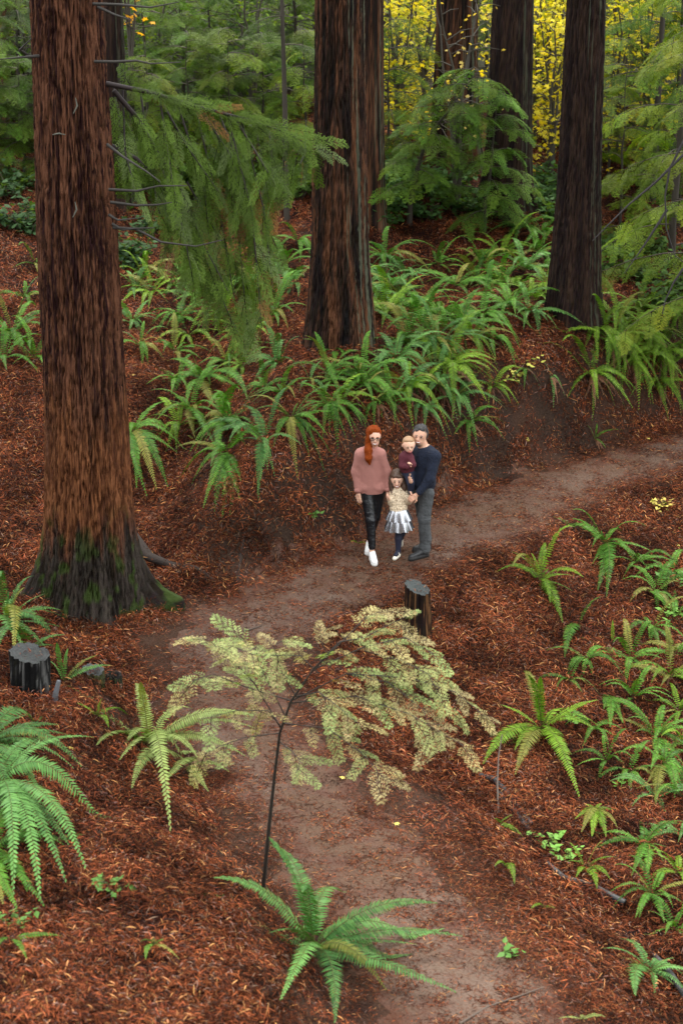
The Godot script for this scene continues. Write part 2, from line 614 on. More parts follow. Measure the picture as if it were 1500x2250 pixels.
func maple(label: String, group: String, base: Vector3, height: float, reach: float, leaves: int, lo: Color, hi: Color, sd: int, size: float, from := 0.12) -> Node3D:
	var r := RandomNumberGenerator.new()
	r.seed = sd
	var t := thing("maple_tree", label, "tree", base, group)
	var g := Geo.new()
	g.tint = Color(0.05, 0.042, 0.03)
	var ends := []
	for s in 4:
		var az := TAU * s / 4.0 + r.randf()
		var out := reach * r.randf_range(0.25, 0.6)
		var pts := []
		var rad := []
		for k in 7:
			var f := k / 6.0
			pts.append(Vector3(cos(az) * out * f * f + r.randf_range(-0.06, 0.06), height * f * r.randf_range(0.97, 1.03) - (0.3 if k == 0 else 0.0), sin(az) * out * f * f + r.randf_range(-0.06, 0.06)))
			rad.append(0.045 * (1.0 - 0.85 * f))
		g.tube(pts, rad, 6, false)
		for k in 12:
			var f := from + (1.0 - from) * r.randf()
			var i := int(f * 6.0)
			var o: Vector3 = (pts[mini(i, 5)] as Vector3).lerp(pts[mini(i + 1, 6)], f * 6.0 - i)
			var a2 := r.randf() * TAU
			var l := reach * r.randf_range(0.4, 1.0) * (1.1 - 0.6 * f)
			var e := o + Vector3(cos(a2) * l, l * r.randf_range(-0.05, 0.5), sin(a2) * l)
			var mid := (o + e) * 0.5 + Vector3(0, 0.12 * l, 0)
			g.tube([o, mid, e], [0.012, 0.008, 0.003], 4, false)
			ends.append([o, mid, e])
	put("trunk", g.mesh(true), twig_mat, t)
	var xf := []
	var cl := []
	for k in leaves:
		var b: Array = ends[r.randi() % ends.size()]
		var u := r.randf()
		var p: Vector3 = (b[0] as Vector3).lerp(b[1], u * 2.0) if u < 0.5 else (b[1] as Vector3).lerp(b[2], u * 2.0 - 1.0)
		p += Vector3(r.randfn(0, 0.16), r.randfn(0, 0.12), r.randfn(0, 0.16))
		if p.y < 0.05: continue
		var q := Basis.from_euler(Vector3(r.randf_range(-0.9, 0.9), r.randf() * TAU, r.randf_range(-0.9, 0.9)))
		xf.append(Transform3D(q.scaled(Vector3.ONE * r.randf_range(0.6, 1.25) * size), p))
		cl.append(lo.lerp(hi, r.randf()) * r.randf_range(0.8, 1.15))
	var cr := copies("crown", leaf_mesh, maple_mat, xf, cl, t)
	cr.set_meta("kind", "stuff")
	return t

# ---------------------------------------------------------------- ferns
var fern_mats := {}
# one frond from the crown (origin) to TIP, both in the fern's own frame; FLOOR: the fern's place, so that fronds stay above the ground
func frond_mesh(tip: Vector3, arch: float, wide: float, pairs: int, r: RandomNumberGenerator, lo: Color, hi: Color, place: Vector3, hang := false) -> ArrayMesh:
	var g := Geo.new()
	var flat := Vector3(tip.x, 0, tip.z)
	var l := tip.length()
	var ctl := flat * 0.42 + Vector3(0, maxf(tip.y * 0.6, 0.0) + l * arch, 0)
	var sway := flat.cross(Vector3.UP).normalized() * l * r.randf_range(-0.12, 0.12)
	ctl += sway
	var n := 14
	var p := []
	for k in n + 1:
		var t := float(k) / n
		var q := ctl * (2.0 * t * (1.0 - t)) + tip * (t * t)
		if t > 0.12:
			q.y = maxf(q.y, ground_at(place.x + q.x, place.z + q.z) - place.y + 0.035)
		p.append(q)
	# rachis
	g.tint = Color(0.09, 0.085, 0.028) if not hang else Color(0.12, 0.055, 0.025)
	var rad := []
	for k in n + 1: rad.append(0.0045 * (1.0 - 0.8 * k / n))
	g.tube(p, rad, 3, false)
	var tone := r.randf()
	var rollv := r.randf_range(-0.35, 0.35)
	for k in pairs:
		var t := 0.10 + 0.895 * float(k) / pairs
		var ft := t * n
		var i := mini(int(ft), n - 1)
		var a: Vector3 = p[i]
		var b: Vector3 = p[i + 1]
		var c := a.lerp(b, ft - i)
		var dir := (b - a).normalized()
		var s := dir.cross(Vector3.UP)
		if s.length() < 0.15: s = dir.cross(-flat.normalized() if flat.length() > 0.05 else Vector3.RIGHT)
		s = s.normalized()
		var nn := s.cross(dir).normalized()
		s = (s * cos(rollv) + nn * sin(rollv)).normalized()
		nn = s.cross(dir).normalized()
		var prof := sin(clampf(pow(t, 0.62), 0, 1) * PI * 0.93 + 0.16)
		prof = maxf(prof, 0.05)
		if t < 0.3: prof = maxf(prof, 0.72)
		var w := wide * prof
		var pw := l * 0.9 / pairs * 0.42
		for sg: float in [-1.0, 1.0]:
			var pl := w * r.randf_range(0.88, 1.1)
			if r.randf() < (0.35 if hang else 0.02): pl *= r.randf_range(0.3, 0.7)
			var o := c + dir * (pw * (0.9 if sg > 0.0 else 0.0))
			var d := (s * sg + dir * (0.30 + 0.35 * t) + nn * r.randf_range(-0.28, 0.06)).normalized()
			var e := o + d * pl - Vector3(0, pl * (0.16 if not hang else 0.5), 0)
			var m := o.lerp(e, 0.5) + nn * pl * 0.05
			var ax := dir * pw
			g.tint = lo.lerp(hi, clampf(tone * 0.6 + r.randf_range(-0.05, 0.4), 0, 1))
			g.quad(o - ax * 0.75, o + ax * 0.75, m + ax, m - ax)
			g.tri(m - ax, m + ax, e)
	return g.mesh()

func fern(label: String, group: String, x: float, z: float, size: float, count: int, sd: int, tips := [], dead := 2, hue := 0, called := "sword_fern") -> void:
	var r := RandomNumberGenerator.new()
	r.seed = sd * 7919 + 13
	var base := spot(x, z, 0.04)
	var t := thing(called, label, "fern", base, group)
	var sl := slope_at(x, z)
	var down := Vector3(sl.x, 0, sl.z)
	var steep := clampf(down.length() * 2.2, 0.0, 1.0)
	if down.length() > 0.01: down = down.normalized()
	var lo := Color(0.022, 0.068, 0.010)
	var hi := Color(0.115, 0.27, 0.035)
	if hue == 1: lo = Color(0.045, 0.10, 0.010); hi = Color(0.19, 0.32, 0.03)
	if hue == 2: lo = Color(0.030, 0.085, 0.024); hi = Color(0.135, 0.29, 0.075)
	if hue == 3: lo = Color(0.11, 0.15, 0.04); hi = Color(0.26, 0.33, 0.10)
	var all := []
	var more := int(count * 1.5) if tips.is_empty() else (7 if size > 0.45 and tips.size() > 4 else 0)
	if more > 0:
		var az0 := r.randf() * TAU
		for k in more:
			var az := az0 + TAU * k / more + r.randf_range(-0.25, 0.25)
			var h := Vector3(cos(az), 0, sin(az))
			h = (h + down * 0.55 * steep + Vector3(0, 0, 0.15)).normalized()
			var l := size * r.randf_range(0.8, 1.35)
			var el := r.randf_range(-0.3, 0.5)
			if r.randf() < 0.15: el = r.randf_range(0.6, 1.1)
			var fall := down.dot(h)
			if fall > 0.2: el -= fall * steep * r.randf_range(0.3, 1.1)
			all.append([h * l * cos(el) + Vector3(0, l * sin(el), 0), r.randf_range(0.30, 0.58), false])
	for q in tips: all.append([(q as Vector3) - base, r.randf_range(0.16, 0.3), false])
	for k in dead:
		var az := r.randf() * TAU
		var h := (Vector3(cos(az), 0, sin(az)) + down * 1.1 + Vector3(0, 0, 0.4)).normalized()
		var l := size * r.randf_range(0.45, 0.8)
		all.append([h * l * 0.8 + Vector3(0, -l * 0.6, 0), 0.12, true])
	for a in all:
		var tip: Vector3 = a[0]
		var l := tip.length()
		var dl := lo
		var dh := hi
		if a[2]:
			dl = Color(0.06, 0.022, 0.010); dh = Color(0.21, 0.085, 0.032)
		elif r.randf() < 0.10:
			dl = Color(0.10, 0.115, 0.022); dh = Color(0.23, 0.22, 0.05)
		var m := frond_mesh(tip, a[1], clampf(l * 0.10, 0.03, 0.12), clampi(int(l * 46.0), 16, 46), r, dl, dh, base, a[2])
		put("frond", m, fern_mats["dead" if a[2] else "live"], t)

# ---------------------------------------------------------------- smooth bodies from tapered bones
# bone: [from, to, radius from, radius to, squash in z (1 = round)]
func body_mesh(bones: Array, cell: float, k: float, rough := 0.0, sd := 1, fold := 0.0, fold_f := Vector3(200, 130, 200)) -> ArrayMesh:
	var lo := Vector3.ONE * 1e9
	var hi := -lo
	for b in bones:
		var rr := maxf(b[2], b[3]) + cell * 3.0
		lo = lo.min((b[0] as Vector3).min(b[1]) - Vector3.ONE * rr)
		hi = hi.max((b[0] as Vector3).max(b[1]) + Vector3.ONE * rr)
	var nx := int((hi.x - lo.x) / cell) + 2
	var ny := int((hi.y - lo.y) / cell) + 2
	var nzc := int((hi.z - lo.z) / cell) + 2
	var f := PackedFloat32Array()
	f.resize(nx * ny * nzc)
	f.fill(9.0)
	for b in bones:
		var a: Vector3 = b[0]
		var ab: Vector3 = (b[1] as Vector3) - a
		var ra: float = b[2]
		var rb: float = b[3]
		var sq: float = b[4] if b.size() > 4 else 1.0
		var rr := maxf(ra, rb) + k + cell * 3.0
		var p0 := (a.min(b[1]) - Vector3.ONE * rr - lo) / cell
		var p1 := (a.max(b[1]) + Vector3.ONE * rr - lo) / cell
		var mid_z := a.z
		var l2 := maxf(ab.x * ab.x + ab.y * ab.y + ab.z * ab.z / (sq * sq), 1e-9)
		for iz in range(maxi(0, int(p0.z)), mini(nzc - 1, int(p1.z)) + 1):
			var pz := (lo.z + iz * cell - mid_z) / sq
			var abz := ab.z / sq
			for iy in range(maxi(0, int(p0.y)), mini(ny - 1, int(p1.y)) + 1):
				var py := lo.y + iy * cell - a.y
				var row := (iz * ny + iy) * nx
				var dyz := py * ab.y + pz * abz
				for ix in range(maxi(0, int(p0.x)), mini(nx - 1, int(p1.x)) + 1):
					var px := lo.x + ix * cell - a.x
					var t := clampf((px * ab.x + dyz) / l2, 0.0, 1.0)
					var ex := px - t * ab.x
					var ey := py - t * ab.y
					var ez := pz - t * abz
					var d := (sqrt(ex * ex + ey * ey + ez * ez) - ra - (rb - ra) * t) * minf(1.0, 0.5 + 0.5 * sq)
					var o := f[row + ix]
					var h := maxf(k - absf(o - d), 0.0)
					f[row + ix] = minf(o, d) - h * h * 0.25 / maxf(k, 1e-6)
	if fold > 0.0:
		# folds and creases of the cloth
		for iz in nzc:
			for iy in ny:
				for ix in nx:
					var n := (iz * ny + iy) * nx + ix
					if absf(f[n]) < cell * 3.0 + fold:
						f[n] += fold * (nz.get_noise_3d(ix * cell * fold_f.x + iy * cell * 60.0, iy * cell * fold_f.y + sd * 50.0, iz * cell * fold_f.z) * 2.0)
	var g := Geo.new()
	var at := {}
	var lim := cell * 2.0
	var r := RandomNumberGenerator.new()
	r.seed = sd
	var sy := nx
	var sz := nx * ny
	for iz in nzc - 1:
		for iy in ny - 1:
			var row := (iz * ny + iy) * nx
			for ix in nx - 1:
				var n := row + ix
				if absf(f[n]) > lim: continue
				var sum := Vector3.ZERO
				var cnt := 0
				for e in 12:
					var ea := 0
					var eb := 0
					var pa := Vector3.ZERO
					var dv := Vector3.ZERO
					if e < 4:
						var y := e & 1
						var z := e >> 1
						ea = n + y * sy + z * sz; eb = ea + 1
						pa = Vector3(0, y, z); dv = Vector3(1, 0, 0)
					elif e < 8:
						var x := e & 1
						var z := (e >> 1) & 1
						ea = n + x + z * sz; eb = ea + sy
						pa = Vector3(x, 0, z); dv = Vector3(0, 1, 0)
					else:
						var x := e & 1
						var y := (e >> 1) & 1
						ea = n + x + y * sy; eb = ea + sz
						pa = Vector3(x, y, 0); dv = Vector3(0, 0, 1)
					var fa := f[ea]
					var fb := f[eb]
					if (fa < 0.0) != (fb < 0.0):
						sum += pa + dv * (fa / (fa - fb))
						cnt += 1
				if cnt > 0:
					at[n] = g.v.size()
					var p := lo + (Vector3(ix, iy, iz) + sum / cnt) * cell
					if rough > 0.0: p += Vector3(r.randfn(), r.randfn(), r.randfn()) * rough
					g.v.append(p)
					g.c.append(Color(1, 1, 1))
	for n: int in at:
		var s0 := f[n] < 0.0
		for ax in 3:
			var st: int = [1, sy, sz][ax]
			var u: int = [sy, sz, 1][ax]
			var w: int = [sz, 1, sy][ax]
			if (f[n + st] < 0.0) == s0: continue
			if not (at.has(n - u) and at.has(n - w) and at.has(n - u - w)): continue
			var a: int = at[n]
			var b: int = at[n - u]
			var c: int = at[n - u - w]
			var d: int = at[n - w]
			if s0:
				for q in [a, c, b, a, d, c]: g.i.append(q)
			else:
				for q in [a, b, c, a, c, d]: g.i.append(q)
	return g.mesh(true)

func V(x: float, y: float, z: float) -> Vector3:
	return Vector3(x, y, z)

# five separate fingers on a palm; WRIST and the way the hand points, PALM_N: out of the palm
func hand_bones(wrist: Vector3, dir: Vector3, palm_n: Vector3, s: float, curl: float, thumb_side: float) -> Array:
	dir = dir.normalized()
	var side := dir.cross(palm_n).normalized()
	var n := side.cross(dir).normalized()
	var out := []
	var base := wrist + dir * 0.085 * s
	out.append([wrist - dir * 0.02 * s, wrist + dir * 0.02 * s, 0.024 * s, 0.026 * s])
	for j in 4:
		var off := (j - 1.5) * 0.019 * s
		out.append([wrist + dir * 0.02 * s + side * off * 0.7, base + side * off, 0.016 * s, 0.0125 * s])
		var l: float = [0.062, 0.074, 0.069, 0.052][j] * s
		var p := base + side * off
		var a := curl * 0.5
		for seg in 3:
			var d := (dir * cos(a) + n * sin(a) + side * (j - 1.5) * 0.05)
			var q: Vector3 = p + d.normalized() * l * [0.45, 0.32, 0.25][seg]
			out.append([p, q, 0.0098 * s, 0.0088 * s])
			p = q
			a += curl
	var tb := wrist + dir * 0.03 * s + side * thumb_side * 0.028 * s
	var t1 := tb + (dir * 0.6 + side * thumb_side * 0.75 + n * 0.25).normalized() * 0.04 * s
	var t2 := t1 + (dir * 0.95 + side * thumb_side * 0.2 + n * 0.3).normalized() * 0.032 * s
	out.append([tb, t1, 0.0135 * s, 0.0115 * s])
	out.append([t1, t2, 0.0112 * s, 0.0095 * s])
	return out

func stroke(pts: Array, rad: float, sides := 6) -> ArrayMesh:
	var g := Geo.new()
	var r := []
	for p in pts: r.append(rad)
	g.tube(pts, r, sides)
	return g.mesh(true)

func blob(c: Vector3, s: Vector3) -> ArrayMesh:
	var g := Geo.new()
	for j in 7:
		for i in 10:
			var a := TAU * i / 10.0
			var b := PI * j / 6.0
			g.v.append(c + Vector3(sin(b) * cos(a) * s.x, cos(b) * s.y, sin(b) * sin(a) * s.z))
			g.c.append(Color(1, 1, 1))
	for j in 6:
		for i in 10:
			var n := j * 10 + i
			var n2 := j * 10 + (i + 1) % 10
			g.i.append(n); g.i.append(n2); g.i.append(n + 10)
			g.i.append(n2); g.i.append(n2 + 10); g.i.append(n + 10)
	return g.mesh(true)

# eyes, brows and a smiling mouth on a head: C centre between the eyes at the surface, F facing, U up
func face(t: Node3D, c: Vector3, f: Vector3, u: Vector3, s: float, brow: Material, open_mouth := true) -> void:
	f = f.normalized()
	var rt := u.cross(f).normalized()
	var up := f.cross(rt).normalized()
	for sg: float in [-1.0, 1.0]:
		var e := c + rt * 0.031 * s * sg
		put("eye", stroke([e - rt * 0.011 * s, e + up * 0.002 * s, e + rt * 0.011 * s], 0.0068 * s), m_eye, t)
		var b := e + up * 0.021 * s + f * 0.006 * s
		put("eyebrow", stroke([b - rt * 0.016 * s, b + up * 0.004 * s, b + rt * 0.016 * s], 0.0045 * s), brow, t)
	var mo := c - up * 0.066 * s + f * 0.013 * s
	put("lips", stroke([mo - rt * 0.030 * s + up * 0.011 * s - f * 0.008 * s, mo - rt * 0.012 * s - up * 0.003 * s, mo + rt * 0.012 * s - up * 0.003 * s, mo + rt * 0.030 * s + up * 0.011 * s - f * 0.008 * s], 0.0085 * s), m_lip, t)
	if open_mouth:
		put("teeth", stroke([mo - rt * 0.021 * s + up * 0.007 * s + f * 0.003 * s, mo + up * 0.0005 * s + f * 0.006 * s, mo + rt * 0.021 * s + up * 0.007 * s + f * 0.003 * s], 0.0046 * s), m_teeth, t)

var m_eye: StandardMaterial3D
var m_lip: StandardMaterial3D
var m_teeth: StandardMaterial3D

func cloth(r: float, g: float, b: float, rough: float, freq: float, depth: float) -> StandardMaterial3D:
	var m := mat(r, g, b, rough)
	m.uv1_triplanar = true
	m.uv1_scale = Vector3.ONE * 5.0
	m.normal_enabled = true
	m.normal_texture = noise_tex(freq, 256, true, depth)
	m.albedo_texture = noise_tex(freq * 0.6, 256, false, 1.0, FastNoiseLite.TYPE_SIMPLEX, 0.7, 1.0)
	return m

func shift(bones: Array, o: Vector3) -> Array:
	var out := []
	for b in bones:
		var c: Array = b.duplicate()
		c[0] = (c[0] as Vector3) - o
		c[1] = (c[1] as Vector3) - o
		out.append(c)
	return out

const FAMILY := Vector3(0, 0, -23.9)

func make_people() -> void:
	m_eye = mat(0.012, 0.014, 0.012, 0.2)
	m_lip = mat(0.36, 0.11, 0.09, 0.45)
	m_teeth = mat(0.72, 0.70, 0.66, 0.4)
	var skin := mat(0.63, 0.37, 0.26, 0.6)
	var skin2 := mat(0.54, 0.30, 0.20, 0.6)
	for s in [skin, skin2]:
		s.subsurf_scatter_enabled = true
		s.subsurf_scatter_strength = 0.15
	var y0 := 0.034
	# ---- woman
	var o := V(0.38, 0, 0.1)
	var t := thing("person", "person in pink turtleneck sweater, black shiny trousers and white sneakers, holding a child's hand", "person", FAMILY + o + V(0, y0, 0))
	var sk := [[V(.405, 1.592, .0), V(.408, 1.60, .005), .083, .083], [V(.418, 1.515, .04), V(.414, 1.56, .03), .048, .066], [V(.421, 1.497, .058), V(.419, 1.51, .05), .026, .035],
		[V(.417, 1.567, .088), V(.4195, 1.54, .104), .009, .014], [V(.40, 1.38, 0), V(.408, 1.52, .01), .052, .05],
		[V(.36, 1.33, 0), V(.375, .9, .01), .12, .12, .7], [V(.24, 1.34, 0), V(.48, 1.345, 0), .055, .055],
		[V(.23, 1.34, 0), V(.17, 1.11, 0), .05, .042], [V(.17, 1.11, 0), V(.212, .86, .06), .04, .028], [V(.49, 1.34, 0), V(.56, 1.12, .02), .05, .042], [V(.56, 1.12, .02), V(.585, .88, .06), .04, .028],
		[V(.34, .86, 0), V(.44, .86, 0), .10, .10, .8], [V(.33, .83, .02), V(.365, .50, .13), .08, .055], [V(.365, .5, .13), V(.388, .08, .2), .05, .034], [V(.465, .83, -.02), V(.43, .50, 0.0), .08, .055], [V(.43, .5, 0.0), V(.357, .08, -.15), .05, .034]]
	put("body", body_mesh(shift(sk, o), 0.011, 0.03), skin, t)
	var hb := hand_bones(V(.213, .845, .062), V(.10, -1, .10), V(.5, 0, -.6), 0.9, 0.25, -1.0)
	put("hand", body_mesh(shift(hb, o), 0.004, 0.008), skin, t)
	hb = hand_bones(V(.586, .865, .062), V(.02, -1, .22), V(.75, 0, .5), 0.82, 0.75, -1.0)
	put("hand", body_mesh(shift(hb, o), 0.004, 0.008), skin, t)
	var sw := [[V(.355, 1.31, 0), V(.375, .95, .01), .150, .158, .68], [V(.25, 1.335, 0), V(.47, 1.34, 0), .082, .08, .9], [V(.30, .91, .012), V(.46, .91, .012), .088, .088, 1.15],
		[V(.238, 1.33, 0), V(.186, 1.11, .0), .074, .060], [V(.186, 1.11, .0), V(.208, .875, .058), .058, .043], [V(.485, 1.33, 0), V(.558, 1.12, .02), .074, .062], [V(.558, 1.12, .02), V(.585, .89, .058), .058, .043],
		[V(.390, 1.36, .008), V(.402, 1.398, .014), .085, .070]]
	var pink := cloth(0.47, 0.20, 0.165, 0.85, 0.10, 5.0)
	put("sweater", body_mesh(shift(sw, o), 0.010, 0.035, 0.0, 2, 0.0035), pink, t)
	var cuffs := []
	for q in 2:
		var g := Geo.new()
		var a := V(.209, .872, .058) if q == 0 else V(.585, .888, .058)
		var d := (V(.036, -.235, .058) if q == 0 else V(.027, -.23, .038)).normalized()
		g.tube([a - o - d * .03, a - o, a - o + d * .018], [.0475, .047, .041], 14)
		put("cuff", g.mesh(true), pink, t)
	var gh := Geo.new()
	for j in 3:
		for k in 40:
			var a := TAU * k / 40.0
			gh.v.append(V(.379 + cos(a) * ([.166, .163, .158][j] + .003 * sin(k * 3.0)), [.895, .868, .842][j], .012 + sin(a) * [.113, .111, .107][j]) - o)
			gh.c.append(Color.WHITE)
	for j in 2:
		for k in 40:
			var n := j * 40 + k
			var n2 := j * 40 + (k + 1) % 40
			gh.i.append(n); gh.i.append(n + 40); gh.i.append(n2)
			gh.i.append(n2); gh.i.append(n + 40); gh.i.append(n2 + 40)
	put("hem", gh.mesh(true), pink, t)
	var leather := mat(0.005, 0.006, 0.008, 0.27)
	leather.uv1_triplanar = true
	leather.uv1_scale = V(4, 9, 4)
	leather.normal_enabled = true
	leather.normal_texture = noise_tex(0.02, 256, true, 5.0)
	var tr := [[V(.345, .85, .005), V(.435, .85, .0), .115, .112, .82], [V(.328, .83, .02), V(.366, .50, .13), .092, .066], [V(.366, .5, .13), V(.386, .17, .195), .066, .047], [V(.465, .83, -.02), V(.43, .50, 0.0), .092, .064], [V(.43, .5, 0.0), V(.362, .17, -.13), .064, .045]]
	put("trousers", body_mesh(shift(tr, o), 0.010, 0.02, 0.0, 4, 0.0016, V(150, 420, 150)), leather, t)
	var white := mat(0.78, 0.78, 0.78, 0.5)
	var sole := mat(0.70, 0.70, 0.68, 0.6)
	for q in 2:
		var heel := V(.39, .045, .185) if q == 0 else V(.357, .05, -.165)
		var toe := V(.415, .034, .375) if q == 0 else V(.335, .036, .01)
		var sh := [[heel + V(0, .012, 0), toe, .044, .036], [heel + V(0, .045, .012), heel.lerp(toe, .45) + V(0, .018, 0), .040, .036], [heel, toe, .042, .040]]
		put("shoe", body_mesh(shift(sh, o), 0.007, 0.015), white, t)
		put("shoe_sole", body_mesh(shift([[heel - V(0, .033, 0), toe - V(0, .022, 0), .044, .043]], o), 0.009, 0.01), sole, t)
		for lace in 3:
			var c := heel.lerp(toe, .50 + .12 * lace) + V(0, .058 - .008 * lace, 0)
			put("lace", stroke([c - V(.022, .006, 0) - o, c - o, c + V(.022, -.006, 0) - o], .004), sole, t)
	var red := mat(0.21, 0.040, 0.007, 0.5)
	red.metallic_specular = 0.15
	red.uv1_triplanar = true
	red.uv1_scale = V(14, 2, 14)
	red.normal_enabled = true
	red.normal_texture = noise_tex(0.06, 256, true, 8.0)
	var hr := [[V(.398, 1.622, -.022), V(.40, 1.60, -.03), .093, .09], [V(.385, 1.55, -.035), V(.372, 1.50, -.03), .075, .055], [V(.352, 1.60, .028), V(.340, 1.54, .035), .035, .038], [V(.425, 1.66, .028), V(.375, 1.655, .035), .034, .036], [V(.46, 1.635, .02), V(.482, 1.585, .012), .026, .016],
		[V(.348, 1.52, .01), V(.334, 1.42, .085), .042, .047], [V(.334, 1.42, .085), V(.338, 1.33, .125), .047, .042], [V(.338, 1.33, .125), V(.352, 1.255, .135), .04, .014]]
	put("hair", body_mesh(shift(hr, o), 0.007, 0.025, 0.0022, 3, 0.006, V(420, 120, 420)), red, t)
	face(t, V(.417, 1.572, .095) - o, V(.12, -.04, 1), V(.08, 1, 0), 1.0, red)
	var gl := Geo.new()
	for sg: float in [-1.0, 1.0]:
		var c := V(.417 + sg * .032, 1.570 - sg * .002, .110 - absf(sg) * .004) - o
		var p := []
		for k in 15: p.append(c + V(cos(TAU * k / 14.0) * .026, sin(TAU * k / 14.0) * .019, -.003 * sg))
		var r := []
		for k in 15: r.append(.0032)
		gl.tube(p, r, 5)
		gl.tube([c + V(sg * .026, .005, 0), c + V(sg * .05, .008, -.08)], [.003, .003], 5)
	gl.tube([V(.409, 1.572, .110) - o, V(.425, 1.572, .110) - o], [.003, .003], 5)
	put("glasses", gl.mesh(true), mat(0.015, 0.014, 0.016, 0.3), t)

	# ---- man
	o = V(1.03, 0, 0)
	t = thing("person", "person in navy cable knit sweater and grey jeans, carrying a toddler on one arm", "person", FAMILY + o + V(0, y0, 0))
	sk = [[V(.978, 1.61, -.01), V(.985, 1.612, -.02), .084, .086], [V(.962, 1.53, .035), V(.968, 1.57, .02), .052, .07], [V(.958, 1.505, .055), V(.96, 1.515, .05), .030, .038], [V(.948, 1.583, .078), V(.944, 1.558, .096), .010, .015],
		[V(1.035, 1.58, -.03), V(1.037, 1.60, -.03), .018, .02], [V(1.05, 1.38, -.02), V(.995, 1.53, -.005), .062, .058], [V(1.06, 1.33, -.02), V(1.03, .95, 0), .13, .12], [V(.95, 1.36, -.12), V(1.16, 1.36, .1), .06, .06],
		[V(1.17, 1.35, .1), V(1.11, 1.08, .2), .055, .046], [V(1.11, 1.08, .2), V(.955, .90, .25), .042, .032], [V(.95, 1.35, -.12), V(.93, 1.09, -.08), .055, .045], [V(.93, 1.09, -.08), V(.865, 1.085, .11), .042, .032],
		[V(1.03, .88, 0), V(1.03, .86, 0), .125, .12], [V(1.07, .85, .07), V(1.045, .5, .10), .085, .06], [V(1.045, .5, .1), V(1.065, .08, .07), .055, .038], [V(.99, .85, -.06), V(1.04, .5, -.12), .085, .06], [V(1.04, .5, -.12), V(1.10, .08, -.18), .055, .038]]
	put("body", body_mesh(shift(sk, o), 0.011, 0.03), skin2, t)
	hb = hand_bones(V(.94, .888, .252), V(-.75, -.62, .1), V(.2, -.4, -.9), 0.92, 0.55, 1.0)
	put("hand", body_mesh(shift(hb, o), 0.004, 0.008), skin2, t)
	hb = hand_bones(V(.868, 1.085, .125), V(-.25, -.12, .95), V(.9, .1, .25), 0.95, 0.75, 1.0)
	put("hand", body_mesh(shift(hb, o), 0.004, 0.008), skin2, t)
	sw = [[V(1.065, 1.31, -.01), V(1.035, .98, .0), .150, .148, .95], [V(.96, 1.34, -.11), V(1.15, 1.345, .09), .082, .085], [V(1.02, .96, .0), V(1.05, .96, .0), .138, .138, .95],
		[V(1.16, 1.335, .095), V(1.105, 1.08, .195), .082, .068], [V(1.105, 1.08, .195), V(.972, .915, .245), .062, .044], [V(.95, 1.335, -.115), V(.93, 1.09, -.08), .078, .064], [V(.93, 1.09, -.08), V(.875, 1.085, .085), .058, .046], [V(1.05, 1.36, -.02), V(1.042, 1.385, -.015), .085, .075]]
	var navy := cloth(0.0045, 0.011, 0.032, 0.95, 0.035, 14.0)
	put("sweater", body_mesh(shift(sw, o), 0.010, 0.035, 0.0, 3, 0.0035), navy, t)
	var jean := cloth(0.078, 0.085, 0.090, 0.85, 0.02, 8.0)
	var je := [[V(1.03, .88, 0), V(1.03, .855, 0), .136, .135, .95], [V(1.072, .85, .07), V(1.045, .5, .10), .100, .080], [V(1.045, .5, .1), V(1.062, .13, .075), .080, .066], [V(.99, .85, -.06), V(1.04, .5, -.12), .100, .078], [V(1.04, .5, -.12), V(1.095, .13, -.17), .078, .064], [V(1.06, .13, .08), V(1.062, .09, .08), .068, .072]]
	put("jeans", body_mesh(shift(je, o), 0.010, 0.02, 0.0, 5, 0.004, V(110, 170, 110)), jean, t)
	var black := mat(0.007, 0.0075, 0.009, 0.5)
	for q in 2:
		var heel := V(1.075, .045, .055) if q == 0 else V(1.11, .045, -.19)
		var toe := V(.885, .034, .20) if q == 0 else V(.945, .034, -.09)
		put("shoe", body_mesh(shift([[heel + V(0, .015, 0), toe, .047, .036], [heel + V(0, .05, 0), heel.lerp(toe, .4) + V(0, .02, 0), .044, .04]], o), 0.007, 0.015), black, t)
		put("shoe_sole", body_mesh(shift([[heel - V(0, .031, 0), toe - V(0, .022, 0), .048, .044]], o), 0.009, 0.01), mat(0.012, 0.012, 0.012, 0.7), t)
	var dark := mat(0.035, 0.032, 0.032, 0.5)
	hr = [[V(.992, 1.645, -.03), V(1.00, 1.62, -.045), .083, .084], [V(1.02, 1.56, -.055), V(1.01, 1.60, -.05), .062, .07], [V(.945, 1.665, .022), V(1.0, 1.678, .012), .026, .030], [V(1.035, 1.615, .012), V(1.03, 1.575, .012), .020, .012], [V(.91, 1.64, .0), V(.905, 1.60, .0), .02, .012]]
	put("hair", body_mesh(shift(hr, o), 0.007, 0.02, 0.003, 4, 0.006, V(500, 300, 500)), dark, t)
	var beard := mat(0.06, 0.04, 0.032, 0.7)
	put("beard", body_mesh(shift([[V(.955, 1.488, .072), V(.962, 1.485, .07), .023, .023], [V(.925, 1.515, .05), V(.945, 1.49, .06), .012, .018], [V(.995, 1.52, .05), V(.972, 1.49, .055), .014, .018], [V(.925, 1.551, .080), V(.968, 1.551, .081), .005, .005]], o), 0.005, 0.012), beard, t)
	face(t, V(.962, 1.592, .091) - o, V(-.04, -.02, 1), V(.12, 1, 0), 1.0, dark)

	# ---- girl
	o = V(0.72, 0, 0.1)
	t = thing("person", "person, small child in fluffy cream top, tiered silver skirt and navy tights", "person", FAMILY + o + V(0, y0, 0))
